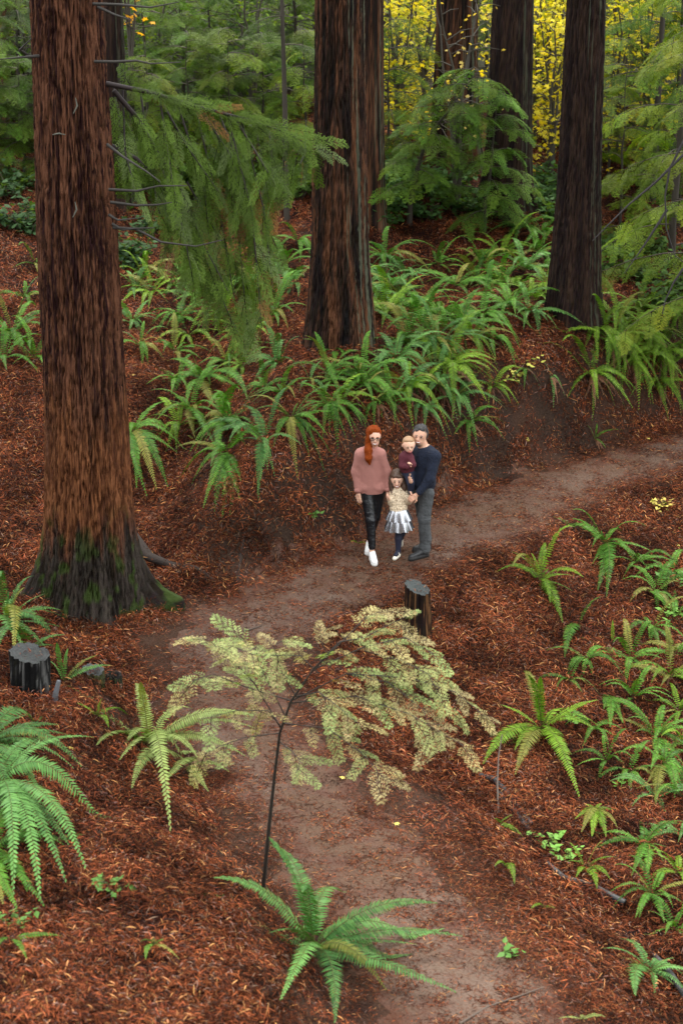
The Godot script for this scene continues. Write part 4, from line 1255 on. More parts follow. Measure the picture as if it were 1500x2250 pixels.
const MAPLES := [
	["yellow autumn maple glowing behind the grove, between the charred trunk and the brown trunk", "yellow maples behind the grove", 1.18, -39.50, 3.3, 1.30, 990, Color(0.50, 0.48, 0.04), Color(0.85, 0.70, 0.05), 700, 0.72, 0.05],
	["yellow autumn maple glowing behind the grove, between the charred trunk and the brown trunk", "yellow maples behind the grove", 1.82, -44.00, 3.0, 1.60, 1080, Color(0.20, 0.30, 0.03), Color(0.85, 0.70, 0.05), 701, 0.72, 0.05],
	["yellow autumn maple glowing behind the grove, beyond the lichen streaked redwood", "yellow maples behind the grove", 3.93, -38.50, 3.4, 1.30, 1080, Color(0.20, 0.30, 0.03), Color(0.85, 0.70, 0.05), 702, 0.72, 0.05],
	["yellow autumn maple glowing behind the grove, beyond the lichen streaked redwood", "yellow maples behind the grove", 4.74, -43.00, 3.1, 1.60, 1170, Color(0.50, 0.48, 0.04), Color(0.85, 0.70, 0.05), 703, 0.72, 0.05],
	["yellow autumn maple glowing behind the grove, beyond the lichen streaked redwood", "yellow maples behind the grove", 4.54, -46.00, 2.9, 1.80, 1080, Color(0.20, 0.30, 0.03), Color(0.85, 0.70, 0.05), 704, 0.72, 0.05],
	["yellow autumn maple glowing behind the grove, beyond the drooping hemlock", "yellow maples behind the grove", 5.84, -41.00, 3.2, 1.40, 810, Color(0.20, 0.30, 0.03), Color(0.85, 0.70, 0.05), 705, 0.72, 0.05],
	["yellow autumn maple glowing behind the grove, beyond the drooping hemlock", "yellow maples behind the grove", 6.81, -43.00, 3.1, 1.50, 810, Color(0.50, 0.48, 0.04), Color(0.85, 0.70, 0.05), 706, 0.72, 0.05],
	["yellow autumn maple glowing behind the grove, between the charred trunk and the brown trunk", "yellow maples behind the grove", 2.87, -50.00, 2.6, 2.00, 1080, Color(0.20, 0.30, 0.03), Color(0.85, 0.70, 0.05), 707, 0.72, 0.05],
	["yellow autumn maple glowing behind the grove, beyond the drooping hemlock", "yellow maples behind the grove", 6.28, -48.00, 2.7, 2.20, 1170, Color(0.20, 0.30, 0.03), Color(0.85, 0.70, 0.05), 708, 0.72, 0.05],
	["yellow autumn maple glowing behind the grove, beyond the lichen streaked redwood", "yellow maples behind the grove", 3.48, -41.00, 3.2, 1.20, 630, Color(0.50, 0.48, 0.04), Color(0.85, 0.70, 0.05), 709, 0.72, 0.05],
	["yellow autumn maple glowing behind the grove, between the charred trunk and the brown trunk", "yellow maples behind the grove", 1.01, -36.80, 3.2, 0.80, 495, Color(0.20, 0.30, 0.03), Color(0.85, 0.70, 0.05), 710, 0.72, 0.05],
	["yellow autumn maple glowing behind the grove, between the charred trunk and the brown trunk", "yellow maples behind the grove", 1.51, -37.50, 3.0, 0.80, 495, Color(0.20, 0.30, 0.03), Color(0.85, 0.70, 0.05), 711, 0.72, 0.05],
	["yellow autumn maple glowing behind the grove, beyond the lichen streaked redwood", "yellow maples behind the grove", 3.82, -36.60, 3.3, 0.90, 675, Color(0.50, 0.48, 0.04), Color(0.85, 0.70, 0.05), 712, 0.72, 0.05],
	["yellow autumn maple glowing behind the grove, beyond the lichen streaked redwood", "yellow maples behind the grove", 3.62, -38.00, 3.0, 0.80, 450, Color(0.20, 0.30, 0.03), Color(0.85, 0.70, 0.05), 713, 0.72, 0.05],
	["yellow autumn maple glowing behind the grove, beyond the drooping hemlock", "yellow maples behind the grove", 5.19, -38.00, 3.4, 1.00, 540, Color(0.20, 0.30, 0.03), Color(0.85, 0.70, 0.05), 714, 0.72, 0.05],
	["yellow autumn maple glowing behind the grove, beyond the drooping hemlock", "yellow maples behind the grove", 5.61, -37.00, 3.5, 1.00, 450, Color(0.50, 0.48, 0.04), Color(0.85, 0.70, 0.05), 715, 0.72, 0.05],
	["yellow autumn maple glowing behind the grove, beyond the lichen streaked redwood", "yellow maples behind the grove", 4.30, -39.00, 3.4, 1.10, 720, Color(0.20, 0.30, 0.03), Color(0.85, 0.70, 0.05), 716, 0.72, 0.05],
	["yellow green maple thicket far behind the trunks", "green maples far behind", 2.07, -60.00, 4.0, 3.00, 1200, Color(0.16, 0.26, 0.04), Color(0.42, 0.46, 0.05), 717, 1.60, 0.03],
	["yellow green maple thicket far behind the trunks", "green maples far behind", 4.98, -62.00, 4.0, 3.00, 1200, Color(0.16, 0.26, 0.04), Color(0.42, 0.46, 0.05), 718, 1.60, 0.03],
	["yellow green maple thicket far behind the trunks", "green maples far behind", 7.83, -62.00, 4.0, 3.00, 1200, Color(0.16, 0.26, 0.04), Color(0.42, 0.46, 0.05), 719, 1.60, 0.03],
	["yellow green maple thicket far behind the trunks", "green maples far behind", 10.39, -62.00, 4.0, 3.00, 1200, Color(0.16, 0.26, 0.04), Color(0.42, 0.46, 0.05), 720, 1.60, 0.03],
	["yellow green maple thicket far behind the trunks", "green maples far behind", 3.48, -66.00, 4.0, 3.00, 1200, Color(0.16, 0.26, 0.04), Color(0.42, 0.46, 0.05), 721, 1.60, 0.03],
	["yellow green maple thicket far behind the trunks", "green maples far behind", 7.02, -68.00, 4.0, 3.00, 1200, Color(0.16, 0.26, 0.04), Color(0.42, 0.46, 0.05), 722, 1.60, 0.03],
	["yellow green maple thicket far behind the trunks", "green maples far behind", 10.15, -68.00, 4.0, 3.00, 1200, Color(0.16, 0.26, 0.04), Color(0.42, 0.46, 0.05), 723, 1.60, 0.03],
	["yellow green maple thicket far behind the trunks", "green maples far behind", 1.06, -66.00, 4.0, 3.00, 1200, Color(0.16, 0.26, 0.04), Color(0.42, 0.46, 0.05), 724, 1.60, 0.03],
	["dim green broadleaf thicket far up the back slope", "green thickets far up the slope", -1.79, -60.00, 4.0, 3.00, 1100, Color(0.06, 0.12, 0.03), Color(0.17, 0.24, 0.04), 725, 1.60, 0.03],
	["dim green broadleaf thicket far up the back slope", "green thickets far up the slope", -4.27, -62.00, 4.0, 3.00, 1100, Color(0.06, 0.12, 0.03), Color(0.17, 0.24, 0.04), 726, 1.60, 0.03],
	["dim green broadleaf thicket far up the back slope", "green thickets far up the slope", -6.47, -60.00, 4.0, 3.00, 1100, Color(0.06, 0.12, 0.03), Color(0.17, 0.24, 0.04), 727, 1.60, 0.03],
	["dim green broadleaf thicket far up the back slope", "green thickets far up the slope", -9.25, -62.00, 4.0, 3.00, 1100, Color(0.06, 0.12, 0.03), Color(0.17, 0.24, 0.04), 728, 1.60, 0.03],
	["dim green broadleaf thicket far up the back slope", "green thickets far up the slope", -10.88, -60.00, 4.0, 3.00, 1100, Color(0.06, 0.12, 0.03), Color(0.17, 0.24, 0.04), 729, 1.60, 0.03],
	["dim green broadleaf thicket far up the back slope", "green thickets far up the slope", -3.28, -68.00, 4.0, 3.00, 1100, Color(0.06, 0.12, 0.03), Color(0.17, 0.24, 0.04), 730, 1.60, 0.03],
	["dim green broadleaf thicket far up the back slope", "green thickets far up the slope", -6.09, -68.00, 4.0, 3.00, 1100, Color(0.06, 0.12, 0.03), Color(0.17, 0.24, 0.04), 731, 1.60, 0.03],
	["dim green broadleaf thicket far up the back slope", "green thickets far up the slope", -8.90, -68.00, 4.0, 3.00, 1100, Color(0.06, 0.12, 0.03), Color(0.17, 0.24, 0.04), 732, 1.60, 0.03],
	["dim green broadleaf thicket far up the back slope", "green thickets far up the slope", -0.44, -64.00, 4.0, 3.00, 1100, Color(0.06, 0.12, 0.03), Color(0.17, 0.24, 0.04), 733, 1.60, 0.03],
	["orange leaved maple sprig beside the dark trunk behind the broad redwood", "", -3.67, -35.50, 4.6, 0.50, 90, Color(0.62, 0.30, 0.02), Color(0.80, 0.46, 0.04), 734, 1.10, 0.55],
	["nearly bare twiggy maple with a few pale leaves before the far redwoods", "", 1.99, -34.60, 3.6, 1.00, 70, Color(0.62, 0.46, 0.12), Color(0.75, 0.60, 0.20), 735, 0.55, 0.25],
	["bright green broadleaf bush among the hemlocks of the back slope", "broadleaf bushes of the back slope", -3.71, -38.50, 3.5, 1.60, 900, Color(0.05, 0.11, 0.01), Color(0.17, 0.27, 0.03), 736, 0.55, 0.03],
	["dark green broadleaf bush among the hemlocks of the back slope", "broadleaf bushes of the back slope", -2.89, -42.00, 3.2, 1.60, 900, Color(0.04, 0.09, 0.01), Color(0.13, 0.21, 0.03), 737, 0.55, 0.03],
	["bright green broadleaf bush among the hemlocks of the back slope", "broadleaf bushes of the back slope", -1.66, -38.00, 3.5, 1.60, 900, Color(0.05, 0.11, 0.01), Color(0.17, 0.27, 0.03), 738, 0.55, 0.03],
	["dark green broadleaf bush among the hemlocks of the back slope", "broadleaf bushes of the back slope", -1.09, -43.00, 3.1, 1.60, 900, Color(0.04, 0.09, 0.01), Color(0.13, 0.21, 0.03), 739, 0.55, 0.03],
	["bright green broadleaf bush among the hemlocks of the back slope", "broadleaf bushes of the back slope", -2.70, -47.00, 2.7, 1.60, 900, Color(0.05, 0.11, 0.01), Color(0.17, 0.27, 0.03), 740, 0.55, 0.03],
	["dark green broadleaf bush among the hemlocks of the back slope", "broadleaf bushes of the back slope", -3.91, -46.00, 2.8, 1.60, 900, Color(0.04, 0.09, 0.01), Color(0.13, 0.21, 0.03), 741, 0.55, 0.03],
	["dark green broadleaf bush among the hemlocks of the back slope", "broadleaf bushes of the back slope", -4.71, -41.00, 3.2, 1.60, 900, Color(0.04, 0.09, 0.01), Color(0.13, 0.21, 0.03), 742, 0.55, 0.03],
	["bright green broadleaf bush among the hemlocks of the back slope", "broadleaf bushes of the back slope", -6.31, -41.00, 3.2, 1.60, 900, Color(0.05, 0.11, 0.01), Color(0.17, 0.27, 0.03), 743, 0.55, 0.03],
	["dark green broadleaf bush among the hemlocks of the back slope", "broadleaf bushes of the back slope", -7.07, -40.00, 3.3, 1.60, 900, Color(0.04, 0.09, 0.01), Color(0.13, 0.21, 0.03), 744, 0.55, 0.03],
	["bright green broadleaf bush among the hemlocks of the back slope", "broadleaf bushes of the back slope", -6.23, -46.00, 2.8, 1.60, 900, Color(0.05, 0.11, 0.01), Color(0.17, 0.27, 0.03), 745, 0.55, 0.03],
	["bright green broadleaf bush among the hemlocks of the back slope", "broadleaf bushes of the back slope", -0.48, -42.00, 3.2, 1.60, 900, Color(0.05, 0.11, 0.01), Color(0.17, 0.27, 0.03), 746, 0.55, 0.03],
	["dark green broadleaf bush among the hemlocks of the back slope", "broadleaf bushes of the back slope", -7.77, -47.00, 2.7, 1.60, 900, Color(0.04, 0.09, 0.01), Color(0.13, 0.21, 0.03), 747, 0.55, 0.03],
	["yellow green broadleaf bush among the maples", "broadleaf bushes of the back slope", 0.91, -44.00, 3.0, 1.60, 900, Color(0.10, 0.18, 0.02), Color(0.40, 0.45, 0.04), 748, 0.55, 0.03],
	["yellow green broadleaf bush among the maples", "broadleaf bushes of the back slope", 3.58, -52.00, 2.2, 1.60, 900, Color(0.10, 0.18, 0.02), Color(0.40, 0.45, 0.04), 749, 0.55, 0.03],
	["yellow green broadleaf bush among the maples", "broadleaf bushes of the back slope", 5.55, -44.00, 3.0, 1.60, 900, Color(0.10, 0.18, 0.02), Color(0.40, 0.45, 0.04), 750, 0.55, 0.03],
	["yellow green broadleaf bush among the maples", "broadleaf bushes of the back slope", 6.87, -41.00, 3.2, 1.60, 900, Color(0.10, 0.18, 0.02), Color(0.40, 0.45, 0.04), 751, 0.55, 0.03],
	["yellow green broadleaf bush among the maples", "broadleaf bushes of the back slope", 5.74, -50.00, 2.4, 1.60, 900, Color(0.10, 0.18, 0.02), Color(0.40, 0.45, 0.04), 752, 0.55, 0.03],
	["yellow green broadleaf bush among the maples", "broadleaf bushes of the back slope", 7.49, -48.00, 2.6, 1.60, 900, Color(0.10, 0.18, 0.02), Color(0.40, 0.45, 0.04), 753, 0.55, 0.03],
	["yellow green broadleaf bush among the maples", "broadleaf bushes of the back slope", 1.65, -48.00, 2.6, 1.60, 900, Color(0.10, 0.18, 0.02), Color(0.40, 0.45, 0.04), 754, 0.55, 0.03],
]

const HEMLOCK_LIMBS := [
	[Vector3(5.10, 4.90, -28.60), Vector3(4.85, 4.52, -28.53), Vector3(4.67, 4.15, -28.47), Vector3(4.61, 3.77, -28.40), Vector3(4.64, 3.32, -28.33), Vector3(4.77, 2.94, -28.27), Vector3(4.96, 2.79, -28.20)],
	[Vector3(4.97, 4.35, -28.80), Vector3(4.52, 3.91, -28.70), Vector3(4.13, 3.60, -28.60), Vector3(3.80, 3.29, -28.50), Vector3(3.60, 3.11, -28.40)],
	[Vector3(4.67, 3.55, -28.50), Vector3(4.39, 3.10, -28.43), Vector3(4.26, 2.92, -28.37), Vector3(4.07, 2.66, -28.30)],
	[Vector3(5.04, 2.93, -28.30), Vector3(4.78, 2.55, -28.23), Vector3(4.66, 2.29, -28.17), Vector3(4.62, 2.11, -28.10)],
]

const SHRUBS := [
	["glossy leafy shrub on the left back slope by the worn trunk", -5.43, -32.36, 0.50, 11, Color(0.050, 0.100, 0.040)],
	["glossy leafy shrub on the left back slope by the worn trunk", -5.12, -32.21, 0.50, 11, Color(0.050, 0.100, 0.040)],
	["glossy leafy shrub on the left back slope by the worn trunk", -5.01, -33.06, 0.50, 11, Color(0.050, 0.100, 0.040)],
	["glossy leafy shrub on the left back slope by the worn trunk", -5.74, -34.36, 0.50, 11, Color(0.050, 0.100, 0.040)],
	["glossy leafy shrub on the left back slope by the worn trunk", -4.79, -33.75, 0.50, 11, Color(0.050, 0.100, 0.040)],
	["glossy leafy shrub on the left back slope by the worn trunk", -5.51, -34.93, 0.50, 11, Color(0.050, 0.100, 0.040)],
	["glossy leafy shrub on the left back slope by the worn trunk", -3.39, -31.81, 0.50, 11, Color(0.050, 0.100, 0.040)],
	["glossy leafy shrub on the left back slope by the worn trunk", -3.56, -32.08, 0.50, 11, Color(0.050, 0.100, 0.040)],
	["glossy leafy shrub on the left back slope by the worn trunk", -3.22, -33.33, 0.50, 11, Color(0.050, 0.100, 0.040)],
	["glossy leafy shrub on the left back slope by the worn trunk", -4.34, -34.47, 0.50, 11, Color(0.050, 0.100, 0.040)],
	["low leafy shrub under the back thicket", -3.37, -35.09, 0.70, 14, Color(0.080, 0.150, 0.030)],
	["low leafy shrub under the back thicket", -2.92, -35.50, 0.70, 14, Color(0.080, 0.150, 0.030)],
	["low leafy shrub under the back thicket", -2.45, -35.81, 0.70, 14, Color(0.080, 0.150, 0.030)],
	["low leafy shrub under the back thicket", -1.87, -35.58, 0.70, 14, Color(0.080, 0.150, 0.030)],
	["low leafy shrub under the back thicket", -1.36, -35.08, 0.70, 14, Color(0.080, 0.150, 0.030)],
	["low leafy shrub under the back thicket", -0.87, -34.57, 0.70, 14, Color(0.080, 0.150, 0.030)],
	["low leafy shrub under the back thicket", -0.54, -34.00, 0.70, 14, Color(0.080, 0.150, 0.030)],
	["low leafy shrub under the back thicket", -1.49, -34.31, 0.70, 14, Color(0.080, 0.150, 0.030)],
	["low leafy shrub under the back thicket", -3.17, -34.65, 0.70, 14, Color(0.080, 0.150, 0.030)],
	["low leafy shrub under the back thicket", -2.64, -34.90, 0.70, 14, Color(0.080, 0.150, 0.030)],
	["low leafy shrub under the back thicket", -2.17, -35.13, 0.70, 14, Color(0.080, 0.150, 0.030)],
	["low leafy shrub under the back thicket", -1.67, -34.86, 0.70, 14, Color(0.080, 0.150, 0.030)],
	["low leafy shrub under the back thicket", -1.18, -34.30, 0.70, 14, Color(0.080, 0.150, 0.030)],
	["low leafy shrub under the back thicket", -0.70, -33.78, 0.70, 14, Color(0.080, 0.150, 0.030)],
	["leafy shrub around the leaning cedar", 0.77, -33.40, 0.55, 12, Color(0.070, 0.150, 0.045)],
	["leafy shrub around the leaning cedar", 0.63, -34.21, 0.55, 12, Color(0.070, 0.150, 0.045)],
	["leafy shrub around the leaning cedar", 0.76, -35.06, 0.55, 12, Color(0.070, 0.150, 0.045)],
	["leafy shrub around the leaning cedar", 1.05, -35.47, 0.55, 12, Color(0.070, 0.150, 0.045)],
	["leafy shrub around the leaning cedar", 1.29, -35.17, 0.55, 12, Color(0.070, 0.150, 0.045)],
	["leafy shrub around the leaning cedar", 1.51, -34.69, 0.55, 12, Color(0.070, 0.150, 0.045)],
	["leafy shrub around the leaning cedar", 1.70, -35.45, 0.55, 12, Color(0.070, 0.150, 0.045)],
	["leafy shrub around the leaning cedar", 3.60, -35.73, 0.55, 12, Color(0.070, 0.150, 0.045)],
	["leafy shrub around the leaning cedar", 3.71, -36.12, 0.55, 12, Color(0.070, 0.150, 0.045)],
	["leafy shrub around the leaning cedar", 3.32, -35.34, 0.55, 12, Color(0.070, 0.150, 0.045)],
	["leafy shrub around the leaning cedar", 0.86, -33.94, 0.55, 12, Color(0.070, 0.150, 0.045)],
	["leafy shrub around the leaning cedar", 1.18, -34.31, 0.55, 12, Color(0.070, 0.150, 0.045)],
	["leafy shrub around the leaning cedar", 1.40, -33.91, 0.55, 12, Color(0.070, 0.150, 0.045)],
	["leafy shrub around the leaning cedar", 2.06, -34.51, 0.55, 12, Color(0.070, 0.150, 0.045)],
	["leafy shrub around the leaning cedar", 2.46, -34.53, 0.55, 12, Color(0.070, 0.150, 0.045)],
	["leafy shrub around the leaning cedar", 3.45, -34.93, 0.55, 12, Color(0.070, 0.150, 0.045)],
	["leafy shrub around the leaning cedar", 3.65, -34.58, 0.55, 12, Color(0.070, 0.150, 0.045)],
	["leafy shrub around the leaning cedar", 0.95, -34.58, 0.55, 12, Color(0.070, 0.150, 0.045)],
	["leafy shrub around the leaning cedar", 2.01, -35.22, 0.55, 12, Color(0.070, 0.150, 0.045)],
	["light green shrub beyond the nearly black redwood", 4.34, -31.72, 0.60, 13, Color(0.080, 0.150, 0.040)],
	["light green shrub beyond the nearly black redwood", 4.70, -32.16, 0.60, 13, Color(0.080, 0.150, 0.040)],
	["light green shrub beyond the nearly black redwood", 5.00, -31.66, 0.60, 13, Color(0.080, 0.150, 0.040)],
	["light green shrub beyond the nearly black redwood", 5.29, -31.15, 0.60, 13, Color(0.080, 0.150, 0.040)],
	["light green shrub beyond the nearly black redwood", 4.63, -33.42, 0.60, 13, Color(0.080, 0.150, 0.040)],
	["light green shrub beyond the nearly black redwood", 5.22, -33.70, 0.60, 13, Color(0.080, 0.150, 0.040)],
	["light green shrub beyond the nearly black redwood", 5.64, -32.89, 0.60, 13, Color(0.080, 0.150, 0.040)],
	["light green shrub beyond the nearly black redwood", 5.07, -30.61, 0.60, 13, Color(0.080, 0.150, 0.040)],
]

const FERNS := [
	["sword fern on the shaded slope left of the broad worn trunk", "ferns left of the worn trunk", -4.82, -28.53, 0.80, 8, [], 2, 0],
	["sword fern on the shaded slope left of the broad worn trunk", "ferns left of the worn trunk", -4.38, -27.75, 0.59, 6, [], 2, 0],
	["sword fern on the shaded slope left of the broad worn trunk", "ferns left of the worn trunk", -4.86, -30.03, 0.49, 4, [], 2, 0],
	["sword fern on the shaded slope left of the broad worn trunk", "ferns left of the worn trunk", -4.83, -31.12, 0.54, 4, [], 2, 0],
	["sword fern on the shaded slope left of the broad worn trunk", "ferns left of the worn trunk", -4.81, -27.58, 0.71, 7, [], 2, 0],
	["sword fern close to the right flank of the broad worn trunk", "", -2.88, -26.24, 0.72, 8, [Vector3(-2.53, 1.06, -26.29), Vector3(-2.23, 0.75, -25.85), Vector3(-2.27, 0.58, -24.85), Vector3(-2.42, 0.55, -24.84), Vector3(-2.69, 0.57, -24.85), Vector3(-2.46, 0.86, -26.32), Vector3(-2.53, 0.52, -24.66), Vector3(-2.91, 1.03, -26.29)], 4, 0],
	["sword fern beneath the hanging bough on the slope, near the worn trunk", "ferns beneath the hanging bough", -3.20, -29.73, 0.59, 7, [], 1, 2],
	["sword fern beneath the hanging bough on the slope, near the worn trunk", "ferns beneath the hanging bough", -2.98, -30.88, 0.61, 7, [], 1, 1],
	["sword fern beneath the hanging bough on the slope, near the worn trunk", "ferns beneath the hanging bough", -2.49, -30.05, 0.67, 9, [], 1, 0],
	["sword fern beneath the hanging bough on the slope, toward the charred trunk", "ferns beneath the hanging bough", -2.22, -30.78, 0.65, 8, [], 1, 0],
	["sword fern beneath the hanging bough on the slope, toward the charred trunk", "ferns beneath the hanging bough", -1.38, -28.60, 0.64, 8, [], 1, 1],
	["sword fern beneath the hanging bough on the slope, toward the charred trunk", "ferns beneath the hanging bough", -1.03, -29.31, 0.65, 9, [], 1, 0],
	["sword fern beneath the hanging bough on the slope, uphill by the slim sapling", "ferns beneath the hanging bough", -0.74, -30.32, 0.63, 7, [], 1, 2],
	["sword fern beneath the hanging bough on the slope, uphill by the slim sapling", "ferns beneath the hanging bough", -1.35, -30.55, 0.64, 8, [], 1, 0],
	["sword fern beneath the hanging bough on the slope, uphill by the slim sapling", "ferns beneath the hanging bough", -0.90, -31.03, 0.61, 7, [], 1, 0],
	["sword fern beneath the hanging bough on the slope, uphill by the slim sapling", "ferns beneath the hanging bough", -0.70, -31.85, 0.51, 6, [], 1, 0],
	["sword fern beneath the hanging bough on the slope, near the worn trunk", "ferns beneath the hanging bough", -3.25, -31.02, 0.50, 6, [], 1, 2],
	["sword fern beneath the hanging bough on the slope, toward the charred trunk", "ferns beneath the hanging bough", -1.74, -29.73, 0.63, 8, [], 1, 1],
	["sword fern beneath the hanging bough on the slope, near the worn trunk", "ferns beneath the hanging bough", -2.68, -31.14, 0.58, 6, [], 1, 0],
	["sword fern beneath the hanging bough on the slope, near the worn trunk", "ferns beneath the hanging bough", -2.61, -32.08, 0.46, 6, [], 1, 0],
	["sword fern beneath the hanging bough on the slope, toward the charred trunk", "ferns beneath the hanging bough", -2.33, -29.45, 0.62, 6, [], 1, 1],
	["sword fern beneath the hanging bough on the slope, near the worn trunk", "ferns beneath the hanging bough", -2.97, -28.60, 0.49, 6, [], 1, 0],
	["sword fern beneath the hanging bough on the slope, near the worn trunk", "ferns beneath the hanging bough", -3.18, -31.50, 0.60, 6, [], 1, 1],
	["sword fern beneath the hanging bough on the slope, uphill by the slim sapling", "ferns beneath the hanging bough", -1.55, -30.94, 0.44, 6, [], 1, 2],
	["sword fern beneath the hanging bough on the slope, toward the charred trunk", "ferns beneath the hanging bough", -1.80, -30.57, 0.43, 6, [], 1, 1],
	["sword fern beneath the hanging bough on the slope, near the worn trunk", "ferns beneath the hanging bough", -2.49, -28.90, 0.54, 6, [], 1, 0],
	["sword fern beneath the hanging bough on the slope, toward the charred trunk", "ferns beneath the hanging bough", -2.13, -31.11, 0.52, 6, [], 1, 0],
	["topmost arching fern on the bank between the worn trunk and the family", "", -2.03, -27.74, 0.75, 9, [Vector3(-2.39, 1.52, -27.79), Vector3(-2.16, 1.62, -27.79), Vector3(-1.83, 1.45, -27.79), Vector3(-1.37, 1.44, -26.49), Vector3(-1.41, 1.41, -27.22), Vector3(-1.76, 1.19, -26.52), Vector3(-2.17, 1.09, -26.87), Vector3(-1.26, 1.49, -25.87), Vector3(-1.70, 1.52, -27.79)], 2, 0],
	["sword fern on the bank between the worn trunk and the family", "ferns on the bank left of the family", -0.90, -27.26, 0.58, 8, [], 2, 2],
	["sword fern on the bank between the worn trunk and the family", "ferns on the bank left of the family", -0.43, -26.08, 0.37, 5, [], 2, 2],
	["sword fern on the bank between the worn trunk and the family", "ferns on the bank left of the family", -1.67, -28.31, 0.60, 6, [], 2, 0],
	["sword fern on the bank between the worn trunk and the family", "ferns on the bank left of the family", -1.04, -25.99, 0.48, 6, [], 3, 0],
	["sword fern on the bank between the worn trunk and the family", "ferns on the bank left of the family", -2.37, -27.87, 0.52, 6, [], 3, 0],
	["sword fern on the bank between the worn trunk and the family", "ferns on the bank left of the family", -0.79, -25.70, 0.48, 6, [], 3, 0],
	["sword fern on the bank between the worn trunk and the family", "ferns on the bank left of the family", -2.24, -26.52, 0.57, 6, [], 3, 1],
	["sword fern on the bank between the worn trunk and the family", "ferns on the bank left of the family", -1.50, -25.71, 0.57, 6, [], 3, 0],
	["sword fern on the bank between the worn trunk and the family", "ferns on the bank left of the family", -1.42, -27.87, 0.51, 6, [], 3, 1],
	["sword fern on the bank between the worn trunk and the family", "ferns on the bank left of the family", -2.11, -26.92, 0.64, 7, [Vector3(-2.50, 1.04, -26.83), Vector3(-2.46, 1.15, -26.97), Vector3(-1.76, 1.17, -26.39), Vector3(-1.85, 0.97, -25.89), Vector3(-1.99, 0.91, -25.99), Vector3(-1.66, 1.00, -25.29)], 3, 0],
	["sword fern on the bank between the worn trunk and the family", "ferns on the bank left of the family", -1.57, -25.89, 0.74, 8, [Vector3(-2.03, 0.92, -26.13), Vector3(-1.90, 0.87, -25.62), Vector3(-1.61, 1.00, -24.82), Vector3(-1.23, 1.27, -24.55), Vector3(-1.32, 1.33, -25.26), Vector3(-1.66, 1.43, -25.94), Vector3(-1.84, 1.08, -26.25)], 3, 0],
	["fern with long hanging fronds low on the cut bank", "", -1.51, -24.76, 0.74, 6, [Vector3(-1.74, 0.73, -23.63), Vector3(-1.59, 0.72, -23.52), Vector3(-1.49, 0.67, -23.45), Vector3(-1.39, 0.69, -23.48), Vector3(-1.27, 0.86, -23.65), Vector3(-1.26, 1.04, -23.83)], 4, 0],
	["fern with a drooping frond pair above the bare bank", "", -0.99, -24.43, 0.76, 7, [Vector3(-1.06, 0.88, -23.75), Vector3(-1.04, 0.79, -23.71), Vector3(-0.84, 1.02, -24.01), Vector3(-0.87, 1.33, -24.32), Vector3(-1.49, 1.11, -24.86), Vector3(-1.20, 1.48, -24.48), Vector3(-0.76, 1.48, -24.48)], 4, 2],
	["wide fern with flat spreading fronds left of the woman's shoulder level", "", -0.65, -24.86, 0.71, 9, [Vector3(-0.09, 1.62, -24.91), Vector3(-0.24, 1.74, -24.91), Vector3(-0.09, 1.00, -24.82), Vector3(-0.19, 0.80, -24.58), Vector3(-0.88, 1.49, -24.57), Vector3(-0.86, 1.65, -24.91), Vector3(-0.56, 1.74, -24.91), Vector3(-0.35, 1.27, -24.72), Vector3(-0.41, 1.12, -24.51)], 4, 0],
	["sword fern in the patch between the dark redwoods, close beside the charred striped trunk", "fern patch between the dark redwoods", 0.72, -30.90, 0.68, 9, [], 1, 2],
	["sword fern in the patch between the dark redwoods, close beside the charred striped trunk", "fern patch between the dark redwoods", 0.68, -29.25, 0.75, 10, [], 1, 1],
	["sword fern in the patch between the dark redwoods, in the thick of the patch", "fern patch between the dark redwoods", 1.12, -30.00, 0.74, 9, [], 1, 0],
	["sword fern in the patch between the dark redwoods, in the thick of the patch", "fern patch between the dark redwoods", 1.47, -29.23, 0.75, 9, [], 1, 0],
	["sword fern in the patch between the dark redwoods, at the brow of the bank", "fern patch between the dark redwoods", 0.98, -27.79, 0.75, 10, [], 1, 0],
	["sword fern in the patch between the dark redwoods, at the brow of the bank", "fern patch between the dark redwoods", 1.40, -27.73, 0.68, 9, [], 1, 2],
	["sword fern in the patch between the dark redwoods, close beside the charred striped trunk", "fern patch between the dark redwoods", 0.77, -27.12, 0.70, 9, [], 1, 2],
	["sword fern in the patch between the dark redwoods, in the thick of the patch", "fern patch between the dark redwoods", 2.12, -29.19, 0.75, 10, [], 1, 0],
	["sword fern in the patch between the dark redwoods, close to the nearly black redwood", "fern patch between the dark redwoods", 2.55, -29.49, 0.72, 9, [], 1, 0],
	["sword fern in the patch between the dark redwoods, in the thick of the patch", "fern patch between the dark redwoods", 1.80, -30.99, 0.68, 8, [], 1, 0],
	["sword fern in the patch between the dark redwoods, in the thick of the patch", "fern patch between the dark redwoods", 2.18, -31.87, 0.67, 8, [], 1, 0],
	["sword fern in the patch between the dark redwoods, close to the nearly black redwood", "fern patch between the dark redwoods", 2.97, -32.01, 0.82, 9, [], 1, 2],
	["sword fern in the patch between the dark redwoods, near the leaning cedar", "fern patch between the dark redwoods", 2.66, -32.86, 0.76, 8, [], 1, 1],
	["sword fern in the patch between the dark redwoods, near the leaning cedar", "fern patch between the dark redwoods", 3.30, -33.17, 0.73, 8, [], 1, 0],
	["sword fern in the patch between the dark redwoods, near the leaning cedar", "fern patch between the dark redwoods", 3.06, -34.11, 0.71, 8, [], 1, 0],
	["sword fern in the patch between the dark redwoods, near the leaning cedar", "fern patch between the dark redwoods", 3.44, -33.92, 0.66, 7, [], 1, 0],
	["sword fern in the patch between the dark redwoods, in the thick of the patch", "fern patch between the dark redwoods", 2.55, -31.30, 0.69, 8, [], 1, 0],
	["sword fern in the patch between the dark redwoods, close to the nearly black redwood", "fern patch between the dark redwoods", 2.85, -29.37, 0.65, 8, [], 1, 2],
